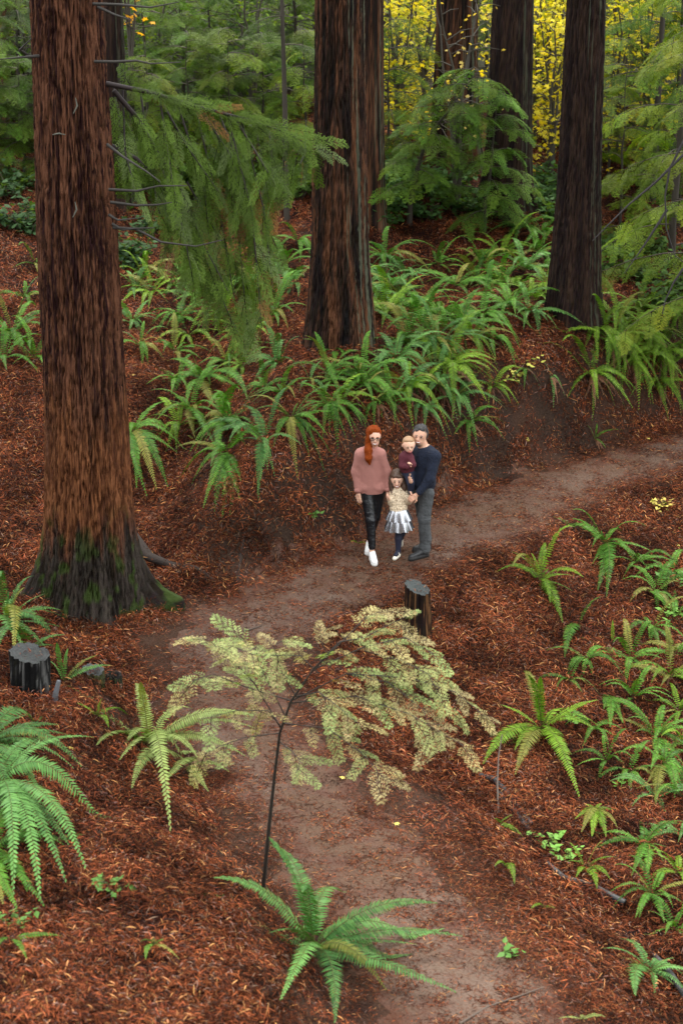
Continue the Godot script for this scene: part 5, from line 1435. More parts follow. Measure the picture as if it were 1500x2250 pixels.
	["sword fern in the patch between the dark redwoods, close to the nearly black redwood", "fern patch between the dark redwoods", 3.22, -30.78, 0.64, 7, [], 1, 1],
	["sword fern in the patch between the dark redwoods, near the leaning cedar", "fern patch between the dark redwoods", 0.74, -31.90, 0.48, 6, [], 1, 2],
	["sword fern in the patch between the dark redwoods, close beside the charred striped trunk", "fern patch between the dark redwoods", 0.66, -31.38, 0.55, 7, [], 1, 2],
	["sword fern in the patch between the dark redwoods, in the thick of the patch", "fern patch between the dark redwoods", 1.03, -31.60, 0.55, 6, [], 1, 2],
	["sword fern in the patch between the dark redwoods, near the leaning cedar", "fern patch between the dark redwoods", 1.56, -32.13, 0.56, 6, [], 1, 0],
	["sword fern in the patch between the dark redwoods, in the thick of the patch", "fern patch between the dark redwoods", 1.73, -28.31, 0.66, 8, [], 1, 0],
	["sword fern in the patch between the dark redwoods, in the thick of the patch", "fern patch between the dark redwoods", 1.19, -28.25, 0.66, 8, [], 1, 0],
	["sword fern in the patch between the dark redwoods, at the brow of the bank", "fern patch between the dark redwoods", 2.20, -28.40, 0.53, 6, [], 1, 0],
	["sword fern in the patch between the dark redwoods, near the leaning cedar", "fern patch between the dark redwoods", 2.32, -32.36, 0.60, 6, [], 1, 0],
	["sword fern in the patch between the dark redwoods, close to the nearly black redwood", "fern patch between the dark redwoods", 2.75, -31.18, 0.62, 7, [], 1, 1],
	["sword fern in the patch between the dark redwoods, in the thick of the patch", "fern patch between the dark redwoods", 0.93, -30.76, 0.64, 7, [], 1, 0],
	["sword fern in the patch between the dark redwoods, close to the nearly black redwood", "fern patch between the dark redwoods", 3.37, -32.30, 0.64, 7, [], 1, 0],
	["sword fern in the patch between the dark redwoods, in the thick of the patch", "fern patch between the dark redwoods", 1.50, -28.24, 0.55, 7, [], 1, 0],
	["sword fern in the patch between the dark redwoods, at the brow of the bank", "fern patch between the dark redwoods", 1.87, -28.11, 0.51, 7, [], 1, 1],
	["sword fern in the patch between the dark redwoods, at the brow of the bank", "fern patch between the dark redwoods", 1.32, -27.81, 0.63, 7, [], 1, 2],
	["sword fern in the patch between the dark redwoods, close to the nearly black redwood", "fern patch between the dark redwoods", 2.96, -30.37, 0.51, 7, [], 1, 1],
	["sword fern in the patch between the dark redwoods, close beside the charred striped trunk", "fern patch between the dark redwoods", 0.85, -30.01, 0.55, 7, [], 1, 0],
	["sword fern in the patch between the dark redwoods, near the leaning cedar", "fern patch between the dark redwoods", 0.70, -31.90, 0.74, 7, [], 1, 0],
	["small fern at the foot of the charred striped trunk", "", -0.10, -27.34, 0.45, 6, [Vector3(-0.55, 1.93, -27.39), Vector3(-0.22, 1.86, -27.30), Vector3(-0.32, 1.82, -26.93), Vector3(0.03, 1.84, -26.76), Vector3(-0.09, 1.80, -26.56)], 1, 0],
	["sword fern in the patch between the dark redwoods, close beside the charred striped trunk", "fern patch between the dark redwoods", 0.26, -27.13, 0.48, 6, [Vector3(-0.03, 1.83, -26.69), Vector3(0.32, 1.85, -27.21), Vector3(0.48, 1.81, -26.97), Vector3(0.57, 1.74, -26.75)], 1, 0],
	["sword fern on the bank above the man and the toddler", "ferns on the bank above the family", 0.31, -26.32, 0.59, 9, [], 4, 0],
	["sword fern on the bank above the man and the toddler", "ferns on the bank above the family", -0.12, -26.11, 0.40, 4, [], 4, 0],
	["sword fern on the bank above the man and the toddler", "ferns on the bank above the family", 0.88, -26.49, 0.66, 8, [], 4, 1],
	["sword fern on the bank above the man and the toddler", "ferns on the bank above the family", 1.60, -27.04, 0.61, 7, [], 4, 2],
	["sword fern on the bank above the man and the toddler", "ferns on the bank above the family", 1.13, -26.52, 0.54, 7, [], 4, 2],
	["sword fern on the bank above the man and the toddler", "ferns on the bank above the family", 1.80, -26.98, 0.55, 6, [], 4, 0],
	["sword fern on the bank above the man and the toddler", "ferns on the bank above the family", 0.68, -26.15, 0.50, 6, [], 4, 0],
	["sword fern on the bank above the man and the toddler", "ferns on the bank above the family", 1.34, -27.03, 0.58, 7, [], 4, 2],
	["sword fern on the bank above the man and the toddler", "ferns on the bank above the family", 0.24, -26.16, 0.64, 6, [], 3, 0],
	["sword fern on the bank above the man and the toddler", "ferns on the bank above the family", -0.17, -25.40, 0.59, 6, [], 3, 0],
	["sword fern on the bank above the man and the toddler", "ferns on the bank above the family", 0.98, -26.69, 0.63, 6, [], 3, 2],
	["sword fern on the bank above the man and the toddler", "ferns on the bank above the family", -0.19, -25.41, 0.46, 6, [], 3, 0],
	["sword fern on the bank above the man and the toddler", "ferns on the bank above the family", 2.16, -27.57, 0.48, 6, [], 3, 1],
	["sword fern on the bank above the man and the toddler", "ferns on the bank above the family", 0.06, -25.62, 0.46, 6, [], 3, 0],
	["sword fern on the bank above the man and the toddler", "ferns on the bank above the family", 0.47, -25.91, 0.49, 6, [], 3, 0],
	["sword fern on the bank above the man and the toddler", "ferns on the bank above the family", 1.54, -27.50, 0.52, 6, [], 3, 1],
	["sword fern on the bank above the man and the toddler", "ferns on the bank above the family", -0.08, -25.65, 0.55, 6, [], 3, 1],
	["sword fern on the bank above the man and the toddler", "ferns on the bank above the family", -0.18, -26.42, 0.62, 6, [], 3, 0],
	["sword fern on the bank above the man and the toddler", "ferns on the bank above the family", 0.23, -26.55, 0.63, 6, [], 3, 0],
	["sword fern on the bank above the man and the toddler", "ferns on the bank above the family", 1.43, -26.96, 0.52, 6, [], 3, 2],
	["broad fern with long pale fronds reaching toward the trail", "", 1.51, -27.29, 0.87, 9, [Vector3(2.32, 1.06, -27.58), Vector3(2.18, 1.20, -27.54), Vector3(2.22, 1.58, -27.34), Vector3(1.87, 1.64, -27.34), Vector3(1.54, 1.78, -27.34), Vector3(1.22, 1.64, -27.34), Vector3(1.93, 1.08, -27.21), Vector3(1.60, 1.12, -26.92), Vector3(1.14, 1.47, -26.82)], 3, 1],
	["sword fern in the lush clump below the nearly black redwood, behind the clump", "ferns at the black redwood's foot", 4.07, -29.40, 0.90, 11, [], 3, 1],
	["sword fern in the lush clump below the nearly black redwood, over the trail bank", "ferns at the black redwood's foot", 4.40, -29.39, 0.83, 10, [], 3, 1],
	["sword fern in the lush clump below the nearly black redwood, behind the clump", "ferns at the black redwood's foot", 4.72, -29.83, 0.80, 9, [], 3, 1],
	["sword fern in the lush clump below the nearly black redwood, over the trail bank", "ferns at the black redwood's foot", 4.93, -29.73, 0.80, 9, [], 3, 1],
	["sword fern in the lush clump below the nearly black redwood, behind the clump", "ferns at the black redwood's foot", 5.22, -30.01, 0.78, 8, [], 3, 1],
	["sword fern in the lush clump below the nearly black redwood, behind the clump", "ferns at the black redwood's foot", 4.20, -29.95, 0.70, 8, [], 3, 1],
	["sword fern in the lush clump below the nearly black redwood, behind the clump", "ferns at the black redwood's foot", 4.61, -30.37, 0.71, 8, [], 3, 1],
	["sword fern in the lush clump below the nearly black redwood, behind the clump", "ferns at the black redwood's foot", 3.32, -29.56, 0.48, 5, [], 3, 0],
	["sword fern in the lush clump below the nearly black redwood, behind the clump", "ferns at the black redwood's foot", 5.14, -30.59, 0.68, 8, [], 3, 1],
	["sword fern in the lush clump below the nearly black redwood, over the trail bank", "ferns at the black redwood's foot", 4.81, -29.48, 0.70, 6, [], 3, 1],
	["sword fern in the lush clump below the nearly black redwood, behind the clump", "ferns at the black redwood's foot", 3.87, -29.53, 0.76, 8, [], 3, 1],
	["sword fern in the lush clump below the nearly black redwood, behind the clump", "ferns at the black redwood's foot", 4.31, -29.65, 0.80, 9, [], 3, 1],
	["fern with fronds hanging over the overhung bank below the black redwood", "", 3.74, -28.85, 0.85, 8, [Vector3(3.32, 0.77, -28.32), Vector3(3.72, 0.36, -28.45), Vector3(4.33, 0.30, -28.92), Vector3(3.44, 0.93, -28.49), Vector3(4.11, 0.48, -28.83), Vector3(3.54, 1.29, -28.90), Vector3(3.95, 1.13, -28.90)], 6, 1],
	["little fern at the foot of the far cut bank", "", 3.76, -28.37, 0.44, 6, [Vector3(3.65, 0.33, -28.42), Vector3(3.79, 0.36, -28.42), Vector3(4.03, 0.25, -28.42), Vector3(4.19, 0.25, -28.42), Vector3(3.88, 0.12, -27.97)], 2, 0],
	["thin fern with few hanging fronds in the middle of the far bank", "", 2.66, -28.20, 0.57, 3, [Vector3(2.64, 1.02, -27.89), Vector3(2.89, 1.02, -28.10), Vector3(2.43, 1.19, -27.80)], 1, 0],
	["sparse fern hanging above the empty stretch of trail", "", 3.08, -28.35, 0.64, 3, [Vector3(3.10, 0.67, -28.10), Vector3(2.91, 1.35, -28.40), Vector3(3.29, 0.79, -28.30)], 2, 2],
	["fern with upright fronds beside the upper trail inside the bend", "", 3.45, -24.66, 0.69, 8, [Vector3(3.00, 0.27, -24.56), Vector3(3.41, 0.05, -24.71), Vector3(3.57, 0.02, -24.71), Vector3(3.75, -0.07, -24.68), Vector3(4.08, -0.14, -24.38), Vector3(3.28, -0.21, -22.99), Vector3(3.19, -0.18, -23.15), Vector3(3.22, -0.15, -23.99)], 1, 0],
	["fern with dead brown fronds inside the bend above the upright stump", "", 2.49, -23.34, 0.63, 8, [Vector3(2.12, 0.26, -23.39), Vector3(2.37, 0.24, -23.39), Vector3(2.80, -0.05, -23.39), Vector3(2.87, -0.14, -23.06), Vector3(2.68, -0.27, -22.35), Vector3(2.93, -0.07, -23.39), Vector3(2.60, 0.03, -23.39)], 3, 1],
	["pair of bent fronds on the slope inside the bend", "", 2.89, -22.51, 0.56, 3, [Vector3(3.15, -0.01, -22.56), Vector3(2.62, -0.36, -21.53), Vector3(2.65, -0.32, -22.06)], 2, 0],
	["single upright narrow frond on the slope inside the bend", "", 3.26, -22.11, 0.33, 1, [Vector3(3.25, -0.15, -22.16)], 0, 1],
	["small sword fern on the slope inside the trail's bend", "ferns scattered inside the bend", 3.81, -24.18, 0.47, 5, [], 2, 0],
	["small sword fern on the slope inside the trail's bend", "ferns scattered inside the bend", 4.25, -24.12, 0.53, 6, [], 2, 0],
	["small sword fern on the slope inside the trail's bend", "ferns scattered inside the bend", 2.81, -20.28, 0.41, 5, [], 2, 0],
	["small sword fern on the slope inside the trail's bend", "ferns scattered inside the bend", 3.38, -21.11, 0.48, 6, [], 2, 0],
	["small sword fern on the slope inside the trail's bend", "ferns scattered inside the bend", 3.87, -21.53, 0.51, 7, [], 2, 1],
	["small sword fern on the slope inside the trail's bend", "ferns scattered inside the bend", 3.12, -19.51, 0.45, 6, [], 2, 0],
	["small sword fern on the slope inside the trail's bend", "ferns scattered inside the bend", 3.86, -20.33, 0.51, 7, [], 2, 1],
	["small sword fern on the slope inside the trail's bend", "ferns scattered inside the bend", 3.61, -19.00, 0.48, 7, [], 2, 0],
	["small sword fern on the slope inside the trail's bend", "ferns scattered inside the bend", 2.88, -19.56, 0.35, 5, [], 2, 0],
	["small sword fern on the slope inside the trail's bend", "ferns scattered inside the bend", 3.34, -18.96, 0.44, 6, [], 2, 2],
	["small sword fern on the slope inside the trail's bend", "ferns scattered inside the bend", 3.10, -16.24, 0.38, 6, [], 2, 0],
	["small sword fern on the slope inside the trail's bend", "ferns scattered inside the bend", 2.64, -21.16, 0.37, 4, [], 2, 0],
	["small sword fern on the slope inside the trail's bend", "ferns scattered inside the bend", 4.00, -23.58, 0.55, 6, [], 2, 0],
	["small sword fern on the slope inside the trail's bend", "ferns scattered inside the bend", 3.81, -22.66, 0.48, 6, [], 2, 0],
	["small sword fern on the slope inside the trail's bend", "ferns scattered inside the bend", 3.45, -21.87, 0.52, 6, [], 2, 0],
	["small sword fern on the slope inside the trail's bend", "ferns scattered inside the bend", 2.88, -21.64, 0.46, 6, [], 2, 0],
	["small sword fern on the slope inside the trail's bend", "ferns scattered inside the bend", 4.00, -22.04, 0.47, 5, [], 2, 0],
	["small sword fern on the slope inside the trail's bend", "ferns scattered inside the bend", 3.90, -20.98, 0.50, 6, [], 2, 1],
	["small sword fern on the slope inside the trail's bend", "ferns scattered inside the bend", 4.16, -23.11, 0.46, 5, [], 2, 0],
	["large fern with two upright fronds above the gully", "", 2.23, -20.17, 0.66, 10, [Vector3(2.03, 0.12, -20.02), Vector3(2.18, 0.09, -20.02), Vector3(1.76, -0.34, -20.22), Vector3(2.85, -0.28, -20.22), Vector3(1.48, -0.39, -18.86), Vector3(1.85, -0.44, -19.29), Vector3(1.81, -0.46, -18.75), Vector3(2.50, -0.61, -19.52), Vector3(2.47, -0.60, -18.51), Vector3(2.45, -0.56, -19.86), Vector3(2.36, -0.41, -20.22)], 4, 1],
	["fern with two broad hanging fronds on the gully slope", "", 3.11, -21.09, 0.58, 4, [Vector3(2.99, -0.59, -20.15), Vector3(3.16, -0.62, -20.31), Vector3(2.96, -0.53, -20.49), Vector3(3.47, -0.69, -20.58)], 1, 0],
	["fern of the dark thick clump at the gully's far side", "ferns at the gully's far side", 3.55, -20.41, 0.57, 6, [Vector3(2.99, -0.62, -20.46), Vector3(3.28, -0.67, -20.20), Vector3(3.85, -0.52, -20.46), Vector3(3.76, -0.75, -20.46), Vector3(3.37, -0.74, -19.54), Vector3(3.76, -0.85, -19.76)], 3, 0],
	["fern of the dark thick clump at the gully's far side", "ferns at the gully's far side", 3.52, -19.70, 0.55, 6, [Vector3(3.29, -0.77, -18.68), Vector3(3.51, -0.77, -18.83), Vector3(3.26, -0.74, -19.12), Vector3(3.65, -0.78, -19.10), Vector3(3.53, -0.77, -19.62)], 3, 0],
	["fine leaved bright fern low in the gully", "", 2.62, -18.47, 0.35, 10, [Vector3(2.35, -0.54, -17.96), Vector3(2.39, -0.55, -17.70), Vector3(2.49, -0.56, -17.63), Vector3(2.64, -0.59, -17.68), Vector3(2.79, -0.64, -17.96), Vector3(2.83, -0.70, -18.45), Vector3(2.70, -0.66, -18.52), Vector3(2.51, -0.60, -18.36)], 0, 1],
	["bright green fern at the bottom of the gully by the long pipe", "", 2.39, -17.28, 0.45, 8, [Vector3(2.56, -0.42, -17.33), Vector3(2.70, -0.59, -17.28), Vector3(2.58, -0.60, -16.87), Vector3(2.23, -0.45, -17.33), Vector3(2.25, -0.58, -16.88), Vector3(2.43, -0.60, -16.70), Vector3(2.17, -0.56, -17.14)], 1, 1],
	["arching fern at the right of the gully bottom", "", 3.03, -17.79, 0.48, 8, [Vector3(2.84, -0.63, -17.67), Vector3(2.98, -0.66, -17.84), Vector3(3.26, -0.74, -17.75), Vector3(3.16, -0.67, -17.33), Vector3(2.79, -0.61, -16.95), Vector3(2.94, -0.61, -16.93), Vector3(3.21, -0.63, -17.84)], 2, 0],
	["fern with frond pointing up beside the long pipe", "", 2.95, -16.67, 0.48, 8, [Vector3(2.57, -0.26, -16.57), Vector3(2.82, -0.50, -16.72), Vector3(3.05, -0.41, -16.72), Vector3(3.23, -0.57, -16.72), Vector3(3.22, -0.62, -16.48), Vector3(2.99, -0.63, -16.14), Vector3(2.73, -0.63, -16.22)], 2, 0],
	["small sword fern on the slope inside the trail's bend", "ferns scattered inside the bend", 3.31, -17.28, 0.43, 7, [], 2, 1],
	["small sword fern on the slope inside the trail's bend", "ferns scattered inside the bend", 3.48, -18.18, 0.42, 6, [], 2, 2],
	["fern by the pipe end at the gully's near side", "", 2.72, -15.26, 0.46, 6, [Vector3(2.28, -0.28, -15.16), Vector3(2.94, -0.47, -15.31), Vector3(3.03, -0.60, -15.32), Vector3(2.43, -0.14, -14.21), Vector3(2.89, -0.52, -14.96), Vector3(2.46, -0.47, -15.31)], 2, 2],
	["small fern sprig beside the drain pipes", "", 1.58, -17.84, 0.27, 3, [Vector3(1.72, -0.45, -17.89), Vector3(1.52, -0.41, -17.73), Vector3(1.80, -0.50, -17.52)], 0, 1],
	["tiny fern frond at the near gully edge", "", 1.78, -15.55, 0.18, 3, [Vector3(1.64, 0.11, -15.17), Vector3(1.89, -0.05, -15.45)], 0, 1],
	["tiny yellowing fern sprig on the litter by the trail", "", 1.49, -16.18, 0.21, 3, [Vector3(1.38, 0.10, -15.91), Vector3(1.54, 0.08, -15.63)], 0, 1],
	["lush fern in front of the mossy roots", "", -3.82, -21.05, 0.78, 11, [Vector3(-3.60, 0.71, -21.10), Vector3(-3.37, 0.63, -21.10), Vector3(-3.16, 0.26, -20.99), Vector3(-3.19, 0.43, -21.10), Vector3(-3.26, 0.37, -20.22), Vector3(-3.28, 0.78, -19.16), Vector3(-3.78, 0.66, -21.10), Vector3(-4.10, 0.49, -21.10), Vector3(-3.34, 0.95, -18.67), Vector3(-3.31, 0.29, -21.11)], 2, 2],
	["smaller fern behind the squat black stump", "", -3.42, -20.30, 0.60, 6, [Vector3(-3.17, 0.33, -20.32), Vector3(-3.05, 0.45, -20.35), Vector3(-3.55, 0.52, -19.88), Vector3(-3.50, 1.00, -18.56)], 1, 2],
	["fern with an upright frond and brown fronds between the stumps", "", -2.82, -18.54, 0.28, 6, [Vector3(-2.85, 1.19, -18.44), Vector3(-2.77, 1.06, -18.59), Vector3(-2.47, 0.99, -18.59), Vector3(-2.34, 0.88, -18.59), Vector3(-2.64, 0.84, -18.59), Vector3(-3.00, 0.94, -18.59)], 3, 2],
	["small fern in the litter before the hollow stumps", "", -2.42, -17.98, 0.29, 5, [Vector3(-2.63, 0.72, -18.03), Vector3(-2.37, 0.77, -18.03), Vector3(-2.17, 0.37, -18.48), Vector3(-2.26, 0.66, -17.59), Vector3(-2.47, 0.73, -17.76)], 1, 1],
	["big fern with pale arching fronds at the left foreground bank, uppermost", "", -3.24, -16.45, 1.04, 9, [Vector3(-2.57, 1.23, -16.50), Vector3(-2.52, 0.82, -17.07), Vector3(-2.41, 0.91, -16.25), Vector3(-2.62, 1.05, -15.55), Vector3(-2.86, 1.33, -16.50), Vector3(-3.36, 1.20, -16.50), Vector3(-3.33, 1.18, -15.82), Vector3(-2.70, 0.99, -16.45)], 1, 2],
	["big fern with heavy drooping fronds over the left foreground bank", "", -3.04, -15.73, 1.00, 9, [Vector3(-2.59, 1.05, -15.51), Vector3(-2.33, 1.03, -15.18), Vector3(-2.24, 1.05, -14.60), Vector3(-2.05, 1.06, -14.18), Vector3(-2.17, 1.09, -13.91), Vector3(-2.63, 1.07, -14.86), Vector3(-2.31, 1.20, -13.44), Vector3(-2.51, 1.27, -13.38), Vector3(-2.49, 1.05, -15.23)], 4, 2],
	["shaded big fern low at the left foreground bank", "", -2.87, -14.47, 0.75, 7, [Vector3(-2.44, 1.19, -13.63), Vector3(-2.27, 1.19, -13.41), Vector3(-2.45, 1.28, -13.23), Vector3(-2.56, 1.30, -13.26), Vector3(-2.75, 1.33, -13.40)], 3, 0],
	["fern with one tall upright frond on the ridge beside the near trail", "", -1.93, -18.19, 0.87, 7, [Vector3(-1.99, 0.92, -18.09), Vector3(-2.32, 0.73, -17.08), Vector3(-2.09, 0.67, -16.88), Vector3(-1.71, 0.29, -18.24), Vector3(-0.86, 0.60, -17.99), Vector3(-0.84, 0.46, -17.99), Vector3(-1.48, 0.71, -15.41)], 0, 3],
	["yellowing fern with a brown skirt on the ridge beside the near trail", "", -1.51, -18.02, 0.59, 5, [Vector3(-1.10, 0.12, -17.71), Vector3(-1.91, 0.68, -16.29), Vector3(-1.28, 0.12, -17.30), Vector3(-1.67, 0.48, -16.80)], 7, 3],
	["sparse fern with few fronds low in the left foreground", "", -2.43, -12.83, 0.37, 3, [Vector3(-2.07, 1.27, -12.88), Vector3(-2.26, 1.34, -12.45), Vector3(-2.49, 1.39, -12.44)], 1, 0],
	["small feathery green plant lying on the litter", "", -1.43, -13.27, 0.24, 4, [Vector3(-1.52, 1.05, -13.15), Vector3(-1.35, 1.02, -13.22), Vector3(-1.21, 1.00, -12.98), Vector3(-1.46, 1.04, -12.91), Vector3(-1.45, 0.98, -13.32)], 0, 0],
	["big bright fern in the foreground beside the sapling's stem", "", -0.23, -14.57, 1.00, 11, [Vector3(-0.59, 1.23, -14.42), Vector3(-1.06, 0.83, -14.47), Vector3(-0.61, 0.54, -14.07), Vector3(-0.46, 0.76, -12.79), Vector3(-0.05, 0.32, -13.14), Vector3(0.81, 0.50, -14.62), Vector3(1.03, 0.18, -14.62), Vector3(0.64, 0.10, -14.62), Vector3(0.94, 0.12, -13.87), Vector3(0.38, 0.12, -14.35), Vector3(-0.04, 0.30, -14.62), Vector3(-0.41, 0.45, -14.37), Vector3(0.31, 0.17, -14.62)], 4, 2],
	["pale fern at the near edge of the scene by the trail", "", 1.91, -13.62, 0.22, 5, [Vector3(1.71, 0.12, -13.51), Vector3(2.09, 0.11, -13.55), Vector3(1.93, 0.05, -13.67)], 0, 3],
	["single cut frond lying on the trail edge by white sneakers", "", 0.21, -24.26, 0.27, 1, [Vector3(0.11, 0.12, -24.09), Vector3(0.32, 0.12, -24.03)], 0, 1],
]

const STUMP := [
	Vector3(0.89, 0.00, -21.85),
	Vector3(-3.11, 0.00, -18.19),
	Vector3(-2.58, 0.00, -18.98),
	Vector3(-2.45, 0.00, -19.68),
]

const SNAG := [Vector3(-2.84, 0.68, -17.97), Vector3(-2.82, 0.85, -17.97), Vector3(-2.78, 0.99, -17.97)]

const PIPES := [
	[Vector3(1.44, -0.48, -18.79), Vector3(1.60, -0.50, -18.74), Vector3(1.74, -0.54, -18.43), Vector3(1.91, -0.58, -17.91)],
	[Vector3(1.63, -0.55, -18.52), Vector3(1.75, -0.56, -18.21), Vector3(1.88, -0.59, -17.82)],
	[Vector3(2.00, -0.63, -17.23), Vector3(2.14, -0.66, -17.01), Vector3(2.41, -0.68, -16.89), Vector3(2.69, -0.71, -16.63)],
	[Vector3(2.83, -0.69, -15.67), Vector3(2.92, -0.66, -15.34), Vector3(3.00, -0.61, -14.83)],
]

const STICKS := [
	[Vector3(0.94, 0.03, -13.57), Vector3(1.18, 0.03, -13.81), Vector3(1.41, 0.03, -13.94), Vector3(1.66, 0.03, -14.09)],
	[Vector3(1.60, -0.57, -18.15), Vector3(1.61, -0.43, -18.52), Vector3(1.64, -0.26, -18.81), Vector3(1.69, -0.12, -19.03)],
	[Vector3(-0.05, 0.03, -21.83), Vector3(0.11, 0.03, -22.00), Vector3(0.30, 0.03, -22.07)],
	[Vector3(-1.14, 0.03, -21.43), Vector3(-1.06, 0.03, -21.47), Vector3(-0.93, 0.03, -21.58)],
	[Vector3(1.26, -0.27, -17.51), Vector3(1.49, -0.46, -17.59), Vector3(1.77, -0.59, -17.65)],
]

const YELLOW := [Vector2(4.39, -26.17), Vector2(4.48, -26.10), Vector2(4.42, -25.94), Vector2(4.55, -26.19), Vector2(4.32, -25.99), Vector2(4.58, -26.04), Vector2(4.48, -25.89), Vector2(4.57, -25.43), Vector2(4.48, -25.26), Vector2(4.49, -24.92), Vector2(-3.02, -28.22), Vector2(-2.97, -27.71), Vector2(2.71, -27.65), Vector2(4.62, -28.67), Vector2(4.46, -26.23), Vector2(4.36, -25.82), Vector2(0.52, -16.81), Vector2(1.08, -21.88), Vector2(0.00, -17.73), Vector2(1.16, -19.01), Vector2(-2.54, -17.01)]

const SPROUTS := [
	["pale yellow leaved seedling on the litter beside the upper trail", 4.43, -26.00, 0.22, 9, 2],
	["yellow green leafy sprig low on the far bank", 2.51, -28.01, 0.28, 9, 1],
	["small yellowish sprig beside the thin hanging fern", 2.77, -28.26, 0.20, 6, 1],
	["green leafy plant at the edge of the bend's slope", 4.29, -23.82, 0.25, 8, 0],
	["light green leafy seedling on the bend's slope", 4.14, -23.00, 0.22, 7, 3],
	["bright green leafy sprouts above the long drain pipe", 2.04, -17.60, 0.18, 9, 3],
	["bright green sprouts crowding the long drain pipe", 2.18, -17.38, 0.16, 8, 3],
	["bright little sprout beside the two upright fronds", 2.61, -20.38, 0.15, 6, 3],
	["low clover like plant in the left foreground litter", -1.82, -14.04, 0.14, 7, 0],
	["dark green low plant at the left foreground", -2.47, -13.09, 0.16, 7, 0],
	["grey green sprig on the near trail", 1.42, -14.54, 0.10, 4, 0],
	["tiny sprout on the gully slope", 2.97, -19.30, 0.08, 3, 3],
	["small green tuft on the bare cut bank", -0.35, -24.25, 0.12, 5, 0],
]

const SAPLING := [
	[Vector3(-0.70, -0.02, -15.60), Vector3(-0.66, 0.44, -15.51), Vector3(-0.62, 0.85, -15.43), Vector3(-0.57, 1.33, -15.34), Vector3(-0.52, 1.76, -15.26), Vector3(-0.42, 2.10, -15.17), Vector3(-0.23, 2.43, -15.09), Vector3(-0.02, 2.71, -15.00)],
	[Vector3(-0.51, 1.78, -15.30), Vector3(-0.72, 2.28, -15.13), Vector3(-0.93, 2.61, -14.97), Vector3(-1.13, 2.86, -14.80)],
	[Vector3(-0.48, 1.91, -15.30), Vector3(-0.68, 2.42, -15.20), Vector3(-0.71, 2.63, -15.10), Vector3(-0.85, 2.75, -15.00)],
	[Vector3(-0.42, 2.04, -15.30), Vector3(-0.79, 2.26, -15.10), Vector3(-1.04, 2.47, -14.90), Vector3(-1.23, 2.49, -14.70)],
	[Vector3(-0.23, 2.33, -15.30), Vector3(0.04, 2.61, -15.33), Vector3(0.19, 2.76, -15.37), Vector3(0.34, 2.83, -15.40)],
	[Vector3(-0.23, 2.33, -15.30), Vector3(0.19, 2.58, -15.20), Vector3(0.52, 2.71, -15.10), Vector3(0.78, 2.59, -15.00)],
	[Vector3(-0.42, 2.04, -15.30), Vector3(0.04, 2.36, -15.15), Vector3(0.56, 2.39, -15.00), Vector3(0.93, 2.33, -14.85), Vector3(1.24, 2.12, -14.70)],
	[Vector3(-0.42, 2.02, -15.30), Vector3(0.11, 2.21, -15.03), Vector3(0.56, 2.17, -14.77), Vector3(1.06, 1.97, -14.50)],
	[Vector3(-0.52, 1.74, -15.30), Vector3(-0.80, 1.80, -15.10), Vector3(-1.02, 1.81, -14.90), Vector3(-1.15, 1.83, -14.70)],
	[Vector3(-0.53, 1.66, -15.30), Vector3(-0.42, 1.69, -15.07), Vector3(-0.34, 1.72, -14.83), Vector3(-0.37, 1.72, -14.60)],
	[Vector3(-0.50, 1.83, -15.30), Vector3(-0.11, 1.93, -15.00), Vector3(0.19, 1.83, -14.70), Vector3(0.37, 1.74, -14.40)],
	[Vector3(-0.38, 2.08, -15.30), Vector3(-0.49, 2.32, -15.23), Vector3(-0.56, 2.60, -15.17), Vector3(-0.37, 2.75, -15.10)],
	[Vector3(-0.23, 2.33, -15.30), Vector3(-0.11, 2.46, -15.30), Vector3(-0.19, 2.62, -15.30), Vector3(-0.08, 2.75, -15.30)],
	[Vector3(-0.38, 2.08, -15.30), Vector3(-0.19, 2.23, -15.07), Vector3(-0.04, 2.22, -14.83), Vector3(0.18, 2.13, -14.60)],
	[Vector3(-0.02, 2.58, -15.30), Vector3(0.19, 2.62, -15.30), Vector3(0.42, 2.75, -15.30), Vector3(0.58, 2.83, -15.30)],
	[Vector3(-0.50, 1.78, -15.30), Vector3(-0.61, 2.03, -15.13), Vector3(-0.86, 2.11, -14.97), Vector3(-1.15, 2.11, -14.80)],
	[Vector3(0.19, 2.50, -15.30), Vector3(0.49, 2.49, -15.13), Vector3(0.71, 2.44, -14.97), Vector3(0.89, 2.11, -14.80)],
	[Vector3(-0.19, 2.29, -15.30), Vector3(-0.34, 2.50, -15.20), Vector3(-0.71, 2.55, -15.10), Vector3(-1.00, 2.71, -15.00)],
	[Vector3(0.04, 2.29, -15.30), Vector3(0.38, 2.32, -15.07), Vector3(0.67, 2.18, -14.83), Vector3(0.77, 1.96, -14.60)],
]

